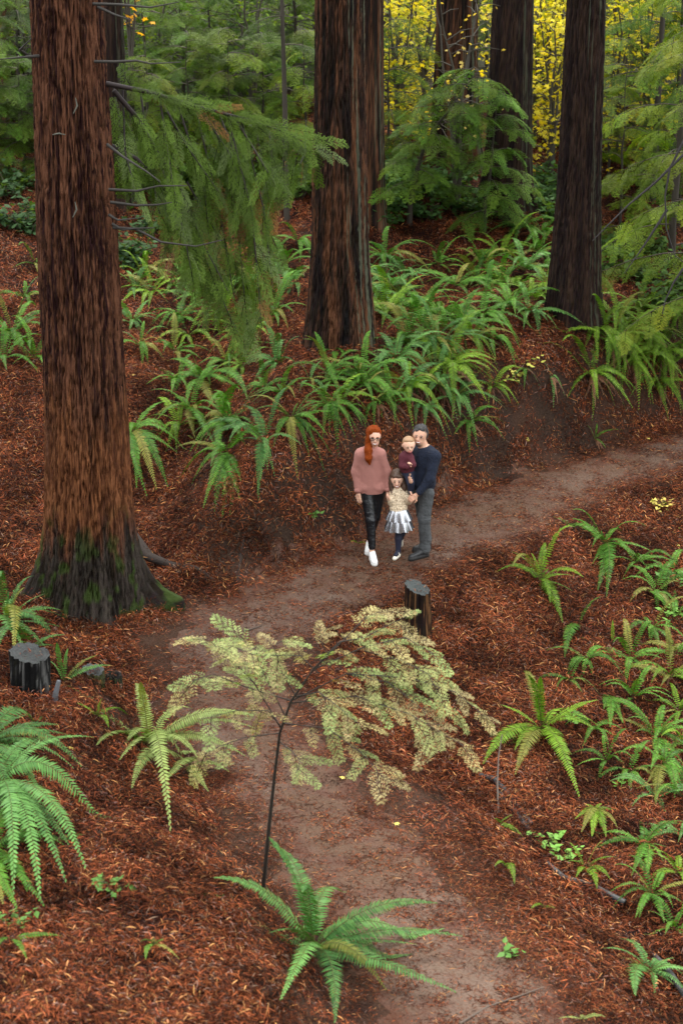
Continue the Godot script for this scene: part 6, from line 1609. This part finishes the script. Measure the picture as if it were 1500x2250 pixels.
# ---------------------------------------------------------------- the big trunks
func paint_worn(a: float, hh: float, ca: float, sa: float, r: float) -> Color:
	# fibrous red-brown bark, rubbed bare to orange wood fibre at hand height, damp grey and moss over the root flare
	var s1 := streak(ca, hh, sa, 120.0, 12.0, 3.0)
	var s2 := streak(ca, hh, sa, 330.0, 50.0, 9.0)
	var s3 := streak(ca, hh, sa, 900.0, 150.0, 4.0)
	var c := Color(0.016, 0.007, 0.0045).lerp(Color(0.125, 0.052, 0.028), clampf(0.40 + s1 * 0.9 + s2 * 0.9 + s3 * 0.9, 0, 1))
	var jag := streak(ca, hh, sa, 90.0, 18.0, 17.0) * 0.9
	var rub := sm(0.85, 1.15, hh + jag * 0.5) * (1.0 - sm(1.7, 2.7, hh + jag * 1.1))
	c = c.lerp(Color(0.065, 0.023, 0.010).lerp(Color(0.20, 0.078, 0.032), clampf(0.45 + s2 * 1.2 + s3 * 1.2, 0, 1)), rub * 0.9)
	var foot := 1.0 - sm(0.55, 0.95, hh + jag * 0.6)
	c = c.lerp(Color(0.012, 0.009, 0.007).lerp(Color(0.046, 0.037, 0.030), clampf(0.45 + s1 + 0.4 * s2, 0, 1)), foot)
	var moss := nz.get_noise_3d(ca * 40.0, hh * 50.0, sa * 40.0 + 5.0)
	if hh < 1.3: c = c.lerp(Color(0.035, 0.058, 0.012), clampf(sm(0.12, 0.34, moss) * (1.3 - hh), 0, 0.75))
	return c

func paint_charred(a: float, hh: float, ca: float, sa: float, r: float) -> Color:
	var s1 := streak(ca, hh, sa, 60.0, 13.0, 23.0) * 0.8 + streak(ca, hh, sa, 170.0, 30.0, 2.0) * 0.4
	var s2 := streak(ca, hh, sa, 260.0, 45.0, 9.0) * 0.8 + streak(ca, hh, sa, 850.0, 150.0, 4.0) * 0.8
	var c := Color(0.014, 0.008, 0.006).lerp(Color(0.078, 0.036, 0.021), clampf(0.4 + s2 * 1.3, 0, 1))
	c = c.lerp(Color(0.125, 0.052, 0.025), sm(0.05, 0.5, s1 + s2 * 0.3) * 0.7)
	c = c.lerp(Color(0.005, 0.005, 0.0055), sm(0.02, 0.34, -s1 + s2 * 0.3) * 0.85)
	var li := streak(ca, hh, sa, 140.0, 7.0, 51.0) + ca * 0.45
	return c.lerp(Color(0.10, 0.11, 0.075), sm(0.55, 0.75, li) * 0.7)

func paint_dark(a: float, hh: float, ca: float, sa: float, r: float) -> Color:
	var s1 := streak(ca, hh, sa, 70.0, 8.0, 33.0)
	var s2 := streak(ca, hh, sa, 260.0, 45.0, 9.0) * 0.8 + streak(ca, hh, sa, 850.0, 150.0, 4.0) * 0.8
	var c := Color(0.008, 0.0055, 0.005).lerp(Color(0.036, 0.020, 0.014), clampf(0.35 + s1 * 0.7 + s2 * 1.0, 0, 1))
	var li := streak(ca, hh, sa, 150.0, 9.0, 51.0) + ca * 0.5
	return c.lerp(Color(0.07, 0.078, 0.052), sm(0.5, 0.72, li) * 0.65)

func redwood(label: String, base: Vector3, prof: Array, top: float, flare: float, ridge: float, sides: int, rows: int, sd: float, paint: Callable, crown_from: float, crown_n: int, spread := [], lobes := 1.0) -> Node3D:
	var t := thing("redwood_tree", label, "tree", base, "redwood trunks of the grove")
	put("trunk", trunk_mesh(prof, top, lobes, flare, ridge, sides, rows, sd, paint, spread), bark_mat, t)
	# the crown, high above the trail
	var r := RandomNumberGenerator.new()
	r.seed = int(sd * 100.0) + 5
	var xf := []
	var cl := []
	for k in crown_n:
		var lim := Geo.new()
		lim.tint = Color(0.05, 0.032, 0.022)
		var f := (k + r.randf()) / crown_n
		var h := lerpf(crown_from, top, f)
		var az := k * 2.4
		var l := (2.6 * (1.0 - f) + 0.5) * r.randf_range(0.7, 1.15)
		var d := Vector3(cos(az), 0, sin(az))
		lim.tube([d * 0.1 + V(0, h, 0), d * l * 0.5 + V(0, h + 0.05 * l, 0), d * l + V(0, h - 0.3 * l, 0)], [0.05, 0.03, 0.008], 5, false)
		put("limb", lim.mesh(), twig_mat, t)
		for s in 9:
			var u := 0.2 + 0.8 * s / 9.0
			var sd2 := d.cross(Vector3.UP) * (1.0 if s % 2 == 0 else -1.0)
			xf.append(lay(d * l * u + V(0, h + 0.1 * l * u - 0.4 * l * u * u, 0), d * 0.5 + sd2 * r.randf_range(0.3, 0.9) - V(0, 0.3, 0), Vector3.UP, r.randf_range(1.3, 2.1)))
			var v := r.randf_range(0.7, 1.2)
			cl.append(Color(0.05 * v, 0.085 * v, 0.028 * v))
	if crown_n > 0:
		copies("crown", sprays[0], needle_mat, xf, cl, t).set_meta("kind", "stuff")
	return t

func make_big_trees() -> void:
	bark_mat = mat(1, 1, 1, 0.8, true)
	bark_mat.metallic_specular = 0.25
	bark_mat.uv1_triplanar = true
	bark_mat.uv1_scale = V(9, 1.6, 9)
	bark_mat.normal_enabled = true
	bark_mat.normal_texture = noise_tex(0.05, 512, true, 12.0)
	var t := redwood("broad redwood trunk with worn orange bark and mossy roots beside the trail's bend", spot(-2.93, -22.0), [[-0.5, 0.57], [0.3, 0.535], [0.9, 0.495], [1.5, 0.475], [3.0, 0.44], [5.0, 0.41], [7.2, 0.36]], 21.0, 0.06, 0.028, 400, 240, 1.3, paint_worn, 13.0, 45, [[PI * 0.98, 0.34, 0.22, 0.36], [-0.15, 0.30, 0.20, 0.26], [PI * 0.38, 0.08, 0.25, 0.35], [PI * 0.62, 0.10, 0.3, 0.4]], 0.3)
	var tb := t.position
	var g := Geo.new()
	rng.seed = 8
	for b in LEFT_LIMBS:
		var pts := []
		var rad := []
		for k in b.size():
			pts.append((b[k] as Vector3) - tb)
			rad.append(lerpf(0.018, 0.005, float(k) / (b.size() - 1)))
		g = Geo.new()
		g.tint = Color(0.026, 0.021, 0.017)
		for k in range(1, pts.size() - 1): pts[k] += V(0, rng.randf_range(-0.025, 0.025), rng.randf_range(-0.05, 0.05))
		g.tube(pts, rad, 6)
		put("dead_branch", g.mesh(true), twig_mat, t)
	for n in ROOTS.size():
		var b: Array = ROOTS[n]
		g = Geo.new()
		var pts := []
		var rad := []
		for k in b.size():
			var q: Vector3 = b[k]
			pts.append(V(q.x, ground_at(q.x, q.z) + 0.012, q.z) + V(0, q.y, 0) - tb)
			rad.append(lerpf([0.10, 0.030, 0.09][n], [0.018, 0.018, 0.03][n], pow(float(k) / (b.size() - 1), 0.55)))
		g.tint = Color(0.036, 0.030, 0.025)
		g.tube(pts, rad, 10)
		put("root", g.mesh(true), bark_mat, t)
	for k in SCARS.size():
		var q: Vector3 = SCARS[k]
		g = Geo.new()
		g.tint = Color(0.09, 0.09, 0.07)
		var bend := V(0.03, 0, 0) if k != 1 else V(0, 0.015, 0)
		var len := V(0.015, 0.085, 0) if k != 1 else V(0.07, 0.0, 0)
		g.tube([q - len - tb, q + bend - tb, q + len - tb], [0.005, 0.010, 0.004], 6)
		put("branch_stub", g.mesh(true), twig_mat, t)
	make_bough(t)
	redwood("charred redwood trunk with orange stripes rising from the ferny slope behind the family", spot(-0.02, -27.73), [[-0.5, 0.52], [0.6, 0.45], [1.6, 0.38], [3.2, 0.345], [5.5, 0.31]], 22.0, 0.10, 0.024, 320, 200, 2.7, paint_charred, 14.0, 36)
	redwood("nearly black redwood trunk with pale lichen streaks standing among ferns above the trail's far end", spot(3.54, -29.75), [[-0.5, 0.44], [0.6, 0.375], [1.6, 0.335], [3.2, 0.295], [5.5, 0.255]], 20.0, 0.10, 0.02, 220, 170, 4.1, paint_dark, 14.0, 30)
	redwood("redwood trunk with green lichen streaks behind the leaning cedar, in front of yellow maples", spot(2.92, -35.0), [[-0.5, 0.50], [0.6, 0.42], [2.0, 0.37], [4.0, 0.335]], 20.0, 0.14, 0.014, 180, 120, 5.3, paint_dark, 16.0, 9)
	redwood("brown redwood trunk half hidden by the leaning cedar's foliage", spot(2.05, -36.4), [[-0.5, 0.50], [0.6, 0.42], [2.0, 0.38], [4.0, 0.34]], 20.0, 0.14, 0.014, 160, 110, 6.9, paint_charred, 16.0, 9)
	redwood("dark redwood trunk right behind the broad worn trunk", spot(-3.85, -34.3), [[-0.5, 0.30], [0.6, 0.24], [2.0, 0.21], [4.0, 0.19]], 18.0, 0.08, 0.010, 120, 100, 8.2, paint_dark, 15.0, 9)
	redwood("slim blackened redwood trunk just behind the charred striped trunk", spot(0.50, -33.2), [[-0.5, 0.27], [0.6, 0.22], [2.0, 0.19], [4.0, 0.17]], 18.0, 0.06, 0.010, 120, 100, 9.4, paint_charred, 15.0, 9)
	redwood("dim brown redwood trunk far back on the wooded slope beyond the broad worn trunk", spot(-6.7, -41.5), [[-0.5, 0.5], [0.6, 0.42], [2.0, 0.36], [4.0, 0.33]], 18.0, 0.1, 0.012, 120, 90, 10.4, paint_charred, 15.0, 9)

# the long bough that hangs its curtain of sprays beside the broad trunk
func make_bough(t: Node3D) -> void:
	var r := RandomNumberGenerator.new()
	r.seed = 77
	var tb := t.position
	var xf := []
	var cl := []
	var first := true
	for b in BOUGH:
		var g := Geo.new()
		g.tint = Color(0.016, 0.011, 0.009)
		var pts := []
		var rad := []
		for k in b.size():
			pts.append((b[k] as Vector3) - tb)
			rad.append(lerpf(0.030 if b.size() > 4 else 0.012, 0.005, float(k) / (b.size() - 1)))
		g.tube(pts, rad, 6)
		put("bough", g.mesh(true), twig_mat, t)
		var total := 0.0
		for k in pts.size() - 1: total += (pts[k + 1] as Vector3).distance_to(pts[k])
		var n := int(total / (0.045 if first else 0.095))
		for s in n:
			var u := 0.12 + 0.9 * s / n
			var ft := clampf(u, 0, 0.999) * (pts.size() - 1)
			var i := int(ft)
			var q: Vector3 = (pts[i] as Vector3).lerp(pts[i + 1], ft - i)
			var tan := ((pts[i + 1] as Vector3) - (pts[i] as Vector3)).normalized()
			var az := r.randf() * TAU
			var d := tan * 0.55 + Vector3(cos(az), 0, sin(az)) * r.randf_range(0.2, 0.75) + V(0, r.randf_range(-0.5, 0.25) if first else -r.randf_range(0.15, 0.9), 0)
			var sc := r.randf_range(0.5, 1.0)
			xf.append(lay(q, d, Vector3(cos(az) * 0.8, 0.7, sin(az) * 0.8 + 0.5), sc))
			var v := r.randf_range(0.45, 1.4)
			var c := Color(0.095, 0.150, 0.026)
			if r.randf() < 0.2: c = Color(0.13, 0.18, 0.06)
			if r.randf() < 0.05: c = Color(0.20, 0.10, 0.035)
			cl.append(Color(c.r * v, c.g * v, c.b * v))
		first = false
	copies("foliage", hang_spray, needle_mat, xf, cl, t).set_meta("kind", "stuff")

# ---------------------------------------------------------------- understorey behind
func make_background() -> void:
	for a in CONIFERS:
		var made := conifer(a[0], a[1], a[2], spot(a[3], a[4]), a[5], a[6], a[7], a[8], a[9], a[10], a[11], a[12], a[13], a[14])
		if a[0] != "drooping_hemlock": continue
		for b in HEMLOCK_LIMBS:
			var g := Geo.new()
			var pts := []
			var rad := []
			for k in b.size():
				pts.append((b[k] as Vector3) - made.position)
				rad.append(lerpf(0.022, 0.005, float(k) / (b.size() - 1)))
			g.tint = Color(0.016, 0.013, 0.012)
			g.tube(pts, rad, 6)
			put("dead_limb", g.mesh(true), twig_mat, made)
	for a in MAPLES:
		maple(a[0], a[1], spot(a[2], a[3]), a[4], a[5], a[6], a[7], a[8], a[9], a[10], a[11])
	# ground cover of broad-leaved shrubs on the back slope
	var r := RandomNumberGenerator.new()
	r.seed = 5
	for k in SHRUBS.size():
		var a: Array = SHRUBS[k]
		var t := thing("salal_shrub", a[0], "shrub", spot(a[1], a[2]), "leafy shrubs on the back slope")
		var g := Geo.new()
		g.tint = Color(0.06, 0.045, 0.03)
		var xf := []
		var cl := []
		for s in int(a[4]):
			var az := r.randf() * TAU
			var l: float = a[3] * r.randf_range(0.5, 1.0)
			var e := V(cos(az) * l * 0.8, l * r.randf_range(0.4, 1.0), sin(az) * l * 0.8)
			g.tube([V(0, -0.1, 0), e * 0.5 + V(0, l * 0.15, 0), e], [0.008, 0.006, 0.002], 4, false)
			for q in 16:
				var u := r.randf_range(0.25, 1.05)
				var b := Basis.from_euler(Vector3(r.randf_range(-0.7, 0.7), r.randf() * TAU, r.randf_range(-0.7, 0.7)))
				xf.append(Transform3D(b.scaled(Vector3.ONE * r.randf_range(0.7, 1.3)), e * u + V(r.randfn(0, 0.06), r.randfn(0, 0.05) + 0.1 * l, r.randfn(0, 0.06))))
				var v := r.randf_range(0.6, 1.3)
				var tone: Color = a[5]
				cl.append(Color(tone.r * v, tone.g * v, tone.b * v))
		put("stems", g.mesh(), twig_mat, t)
		copies("leaves", small_leaf, maple_mat, xf, cl, t).set_meta("kind", "stuff")

func oval_leaf(l: float, w: float) -> ArrayMesh:
	var g := Geo.new()
	g.quad(V(0, 0, 0), V(w * 0.5, -w * 0.12, l * 0.4), V(0, -l * 0.1, l), V(-w * 0.5, -w * 0.12, l * 0.4))
	g.tri(V(0, 0, 0), V(w * 0.42, -w * 0.1, l * 0.2), V(w * 0.5, -w * 0.12, l * 0.4))
	g.tri(V(0, 0, 0), V(-w * 0.5, -w * 0.12, l * 0.4), V(-w * 0.42, -w * 0.1, l * 0.2))
	return g.mesh()

# ---------------------------------------------------------------- stumps
func stump(label: String, at: Vector3, r0: float, r1: float, h: float, tilt: Vector3, sd: float, cols: Array, hollow := 0.0) -> void:
	var t := thing("tree_stump", label, "stump", at)
	var g := Geo.new()
	var n := 72
	var rows := 14
	for k in rows + 1:
		var f := float(k) / rows
		for j in n:
			var a := TAU * j / n
			var r := lerpf(r0, r1, pow(f, 0.6)) + 0.25 * r0 * exp(-f * 7.0) * (0.5 + 0.5 * sin(a * 5.0 + sd))
			var s1 := nz2.get_noise_3d(cos(a) * 60.0 + sd, f * 12.0, sin(a) * 60.0)
			var s2 := nz.get_noise_3d(cos(a) * 200.0, f * 25.0 + sd, sin(a) * 200.0)
			r *= 1.0 - 0.34 * absf(s1) + 0.09 * s2
			var y := lerpf(-0.25, h, f) - 0.10 * h * f * cos(a - 0.5)
			if f > 0.85 and hollow > 0.0: y -= hollow * maxf(0.0, s1 + 0.2)
			g.v.append(V(cos(a) * r, y, sin(a) * r) + tilt * f * f)
			var c: Color = (cols[0] as Color).lerp(cols[1], clampf(0.4 + s1 * 1.6 + s2, 0, 1))
			c = c.lerp(cols[2], sm(0.22, 0.4, s2 + s1 * 0.5))
			g.c.append(c)
	for k in rows:
		for j in n:
			var a := k * n + j
			var b := k * n + (j + 1) % n
			g.i.append(a); g.i.append(b); g.i.append(a + n)
			g.i.append(b); g.i.append(b + n); g.i.append(a + n)
	put("side", g.mesh(true), bark_mat, t)
	# the sawn face: weathered grey with a crack, ringed
	var top := Geo.new()
	var rings := 9
	for k in rings + 1:
		var f := float(k) / rings
		for j in n:
			var e := g.v[rows * n + j]
			var c0 := V(0, h, 0) + tilt
			var p := c0.lerp(e, f)
			var an := TAU * j / n
			p.y += 0.006 * nz.get_noise_2d(p.x * 200.0, p.z * 200.0) - 0.012 * exp(-pow((p.x * 0.8 + p.z * 0.55) / 0.012, 2.0)) * (1.0 - f * 0.3)
			if hollow > 0.0: p.y -= hollow * 1.6 * (1.0 - sm(0.3, 0.85, f))
			top.v.append(p + V(0, 0.001, 0))
			var gr := 0.85 + 0.3 * (k % 2) + 0.25 * nz2.get_noise_2d(p.x * 120.0, p.z * 120.0)
			top.c.append((cols[3] as Color) * gr)
	for k in rings:
		for j in n:
			var a := k * n + j
			var b := k * n + (j + 1) % n
			top.i.append(a); top.i.append(b); top.i.append(a + n)
			top.i.append(b); top.i.append(b + n); top.i.append(a + n)
	put("cut_face", top.mesh(true), bark_mat, t)
	var bits := put("fallen_needles", litter_mesh(int(sd) + 20, 16, r1 * 0.8, 0.012), bark_mat, t)
	bits.position = V(0, h + 0.006, 0) + tilt
	bits.rotation = V(0.05 * h / r1, 0, -0.085 * h / r1)
	bits.set_meta("kind", "stuff")

func pole(called: String, label: String, category: String, pts: Array, r0: float, r1: float, m: Material, tint := Color(1, 1, 1), group := "") -> void:
	var o: Vector3 = pts[0]
	var g := Geo.new()
	g.tint = tint
	var p := []
	var rad := []
	for k in pts.size():
		p.append((pts[k] as Vector3) - o)
		rad.append(lerpf(r0, r1, float(k) / (pts.size() - 1)))
	g.tube(p, rad, 8)
	single(called, g.mesh(true), m, label, category, o, group)

func make_details() -> void:
	var w := [Color(0.010, 0.007, 0.005), Color(0.035, 0.017, 0.009), Color(0.14, 0.068, 0.028), Color(0.050, 0.056, 0.055)]
	stump("upright weathered stump with grey sawn top at the inner edge of the trail", spot(STUMP[0].x, STUMP[0].z), 0.225, 0.155, 0.62, V(0.0, 0, 0.02), 1.0, w)
	w = [Color(0.004, 0.004, 0.004), Color(0.014, 0.014, 0.013), Color(0.10, 0.10, 0.095), Color(0.045, 0.047, 0.046)]
	stump("squat black charred stump with litter on its sawn top", spot(STUMP[1].x, STUMP[1].z), 0.235, 0.205, 0.44, V(0.02, 0, 0.0), 3.0, w)
	w = [Color(0.03, 0.028, 0.016), Color(0.07, 0.06, 0.03), Color(0.05, 0.07, 0.02), Color(0.065, 0.068, 0.066)]
	stump("low rotten hollow stump with grey rim under brown fern fronds", spot(STUMP[2].x, STUMP[2].z), 0.14, 0.125, 0.17, Vector3.ZERO, 5.0, w, 0.05)
	w = [Color(0.014, 0.012, 0.010), Color(0.035, 0.030, 0.022), Color(0.05, 0.06, 0.02), Color(0.02, 0.018, 0.015)]
	stump("small dark hollow stump beside the trail's bend", spot(STUMP[3].x, STUMP[3].z), 0.105, 0.09, 0.15, Vector3.ZERO, 7.0, w, 0.05)
	pole("snag", "grey broken snag leaning beside the squat black stump", "snag", SNAG, 0.035, 0.022, twig_mat, Color(0.10, 0.105, 0.11))
	var pipe := mat(0.010, 0.0105, 0.012, 0.6)
	for k in PIPES.size(): pole("drain_pipe", ["black plastic drain pipe running down into the gully below a big fern", "second black drain pipe lying close under another pipe in the gully", "long black drain pipe along the gully edge under bright ferns", "black drain pipe end at the lower edge of the gully"][k], "pipe", PIPES[k], 0.035, 0.035, pipe, Color(1, 1, 1), "drain pipes in the gully")
	for k in STICKS.size(): pole("fallen_stick", ["thin brown branch lying across the near end of the trail", "bent twig standing up from the litter beside the drain pipes", "dark stick on the trail by the sapling", "grey twig lying on the trail near the big roots", "thin dark stick along the gully edge"][k], "stick", STICKS[k], 0.013, 0.005, twig_mat, Color(0.06, 0.042, 0.03))
	# fallen yellow maple leaves
	var lm := leafy(Color(0.5, 0.42, 0.1), 0.5)
	var r := RandomNumberGenerator.new()
	r.seed = 12
	for k in YELLOW.size():
		var q: Vector2 = YELLOW[k]
		var o := single("fallen_leaf", leaf_mesh, lm, "pale yellow maple leaf lying on the brown litter", "leaf", spot(q.x, q.y, 0.05), "fallen yellow leaves")
		var nrm := slope_at(q.x, q.y)
		o.basis = Basis(Quaternion(Vector3.UP, nrm)) * Basis(Vector3.UP, r.randf() * TAU).scaled(Vector3.ONE * r.randf_range(0.35, 0.6))
		var m2 := lm.duplicate()
		m2.albedo_color = lin(0.52, r.randf_range(0.34, 0.46), 0.10)
		m2.vertex_color_use_as_albedo = false
		o.material_override = m2
	# small leafy plants
	for k in SPROUTS.size():
		var a: Array = SPROUTS[k]
		var t := thing("small_plant", a[0], "plant", spot(a[1], a[2]), "low leafy plants among the litter")
		var g := Geo.new()
		g.tint = Color(0.07, 0.07, 0.03)
		for s in int(a[4]):
			var az := r.randf() * TAU
			var l: float = a[3] * r.randf_range(0.4, 1.0)
			var e := V(cos(az) * l, l * r.randf_range(0.3, 0.9), sin(az) * l)
			g.tube([V(0, -0.02, 0), e * 0.5 + V(0, l * 0.2, 0), e], [0.004, 0.003, 0.002], 3, false)
			for q in 4:
				var lf := put("leaf", small_leaf, sprout_mats[int(a[5])], t)
				lf.transform = Transform3D(Basis.from_euler(Vector3(r.randf_range(-0.5, 0.5), r.randf() * TAU, r.randf_range(-0.5, 0.5))).scaled(Vector3.ONE * r.randf_range(0.45, 0.85)), e * r.randf_range(0.6, 1.05) + V(r.randfn(0, 0.03), 0.02, r.randfn(0, 0.03)))
		put("stems", g.mesh(), twig_mat, t)

var sprout_mats := []
var hang_spray: ArrayMesh

func make_sapling() -> void:
	var r := RandomNumberGenerator.new()
	r.seed = 31
	var base: Vector3 = SAPLING[0][0]
	var t := thing("redwood_sapling", "slender sapling with a bare dark stem and pale yellowing sprays leaning over the trail", "tree", base)
	for k in SAPLING.size():
		var b: Array = SAPLING[k]
		var pts := []
		var rad := []
		for j in b.size():
			pts.append((b[j] as Vector3) - base)
			rad.append(lerpf(0.021 if k == 0 else 0.006, 0.005 if k == 0 else 0.0015, float(j) / (b.size() - 1)))
		var g := Geo.new()
		g.tint = Color(0.022, 0.016, 0.014)
		g.tube(pts, rad, 7)
		put("stem" if k == 0 else "branch", g.mesh(true), twig_mat, t)
		if k == 0: continue
		var total := 0.0
		for j in pts.size() - 1: total += (pts[j + 1] as Vector3).distance_to(pts[j])
		var n := int(total / 0.15) + 2
		for s in n:
			var u := 0.2 + 0.8 * float(s) / n
			var ft := clampf(u, 0, 0.999) * (pts.size() - 1)
			var i := int(ft)
			var q: Vector3 = (pts[i] as Vector3).lerp(pts[i + 1], ft - i)
			var tan := ((pts[i + 1] as Vector3) - (pts[i] as Vector3)).normalized()
			var sd := tan.cross(Vector3.UP).normalized() * (1.0 if s % 2 == 0 else -1.0)
			var o := put("spray", pale_sprays[r.randi() % pale_sprays.size()], needle_mat, t)
			o.transform = lay(q, tan * r.randf_range(0.2, 0.9) + sd * r.randf_range(0.3, 1.1) + V(0.25, -r.randf_range(0.0, 0.4), 0.0), V(r.randf_range(-0.4, 0.4), 1, r.randf_range(0, 0.5)), r.randf_range(0.5, 1.15))

# ---------------------------------------------------------------- all of it
func _ready() -> void:
	var cam := Camera3D.new()
	cam.name = "camera"
	add_child(cam)
	var lens := CameraAttributesPhysical.new()
	lens.frustum_focal_length = 70.0
	lens.exposure_aperture = 2.2
	lens.frustum_focus_distance = 25.5
	cam.attributes = lens
	cam.position = Vector3(0, 9.3, 0)
	cam.rotation_degrees = Vector3(-20, 0, 0)
	cam.keep_aspect = Camera3D.KEEP_HEIGHT
	cam.fov = 28.68
	cam.near = 0.1
	cam.far = 1200.0
	cam.current = true

	var we := WorldEnvironment.new()
	we.name = "world_environment"
	var env := Environment.new()
	var sky_mat := ProceduralSkyMaterial.new()
	sky_mat.sky_top_color = lin(0.96, 0.98, 1.0)
	sky_mat.sky_horizon_color = lin(0.55, 0.57, 0.56)
	sky_mat.sky_curve = 0.5
	sky_mat.ground_bottom_color = lin(0.06, 0.05, 0.03)
	sky_mat.ground_horizon_color = lin(0.25, 0.27, 0.2)
	var sky := Sky.new()
	sky.sky_material = sky_mat
	env.background_mode = Environment.BG_SKY
	env.sky = sky
	env.background_energy_multiplier = 1.0
	env.tonemap_mode = Environment.TONE_MAPPER_LINEAR
	env.tonemap_exposure = 3.8
	env.sdfgi_enabled = true
	env.ssao_enabled = true
	env.ssil_enabled = true
	we.environment = env
	add_child(we)
	var sun := DirectionalLight3D.new()
	sun.name = "sun"
	sun.light_energy = 0.5
	sun.light_color = Color(1.0, 0.97, 0.92)
	sun.light_angular_distance = 18.0
	sun.shadow_enabled = true
	sun.rotation_degrees = Vector3(-64, 165, 0)
	add_child(sun)

	nz.noise_type = FastNoiseLite.TYPE_SIMPLEX_SMOOTH
	nz.frequency = 0.05
	nz.fractal_octaves = 3
	nz.seed = 11
	nz2.noise_type = FastNoiseLite.TYPE_SIMPLEX
	nz2.frequency = 0.03
	nz2.fractal_octaves = 3
	nz2.seed = 29
	make_heights()
	make_ground()
	make_path()
	twig_mat = mat(1, 1, 1, 0.75, true)
	needle_mat = leafy(Color(0.75, 0.85, 0.35), 0.45)
	maple_mat = leafy(Color(1.0, 0.95, 0.5), 0.5)
	fern_mats["live"] = leafy(Color(0.55, 0.7, 0.2), 0.40)
	fern_mats["dead"] = mat(1, 1, 1, 0.7, true)
	for k in 4: sprays.append(spray_mesh(40 + k, 0.55, 9, 6, 0.052, 0.0075, 0.35 + 0.25 * (k % 2), Color(0.7, 0.7, 0.7), Color(1.5, 1.5, 1.35), 0.34))
	for k in 4: pale_sprays.append(spray_mesh(60 + k, 0.36, 6, 4, 0.046, 0.0046, 0.3, [Color(0.16, 0.20, 0.075), Color(0.22, 0.20, 0.085), Color(0.15, 0.21, 0.07), Color(0.17, 0.12, 0.05)][k], [Color(0.48, 0.50, 0.20), Color(0.58, 0.49, 0.22), Color(0.38, 0.47, 0.18), Color(0.42, 0.36, 0.18)][k], 0.2))
	hang_spray = spray_mesh(91, 0.62, 10, 5, 0.05, 0.0062, 0.25, Color(0.65, 0.65, 0.65), Color(1.6, 1.6, 1.5), 0.16)
	leaf_mesh = maple_leaf(0.2)
	small_leaf = oval_leaf(0.12, 0.075)
	for c in [Color(0.07, 0.16, 0.035), Color(0.42, 0.40, 0.08), Color(0.52, 0.40, 0.10), Color(0.13, 0.27, 0.05)]:
		var m := leafy(Color(0.5, 0.6, 0.2), 0.45)
		m.albedo_color = lin(c.r, c.g, c.b)
		m.vertex_color_use_as_albedo = false
		sprout_mats.append(m)
	make_big_trees()
	make_background()
	for k in FERNS.size():
		var a: Array = FERNS[k]
		fern(a[0], a[1], a[2], a[3], a[4], a[5], k + 1, a[6], a[7], a[8])
	make_people()
	make_sapling()
	make_details()
	make_litter()
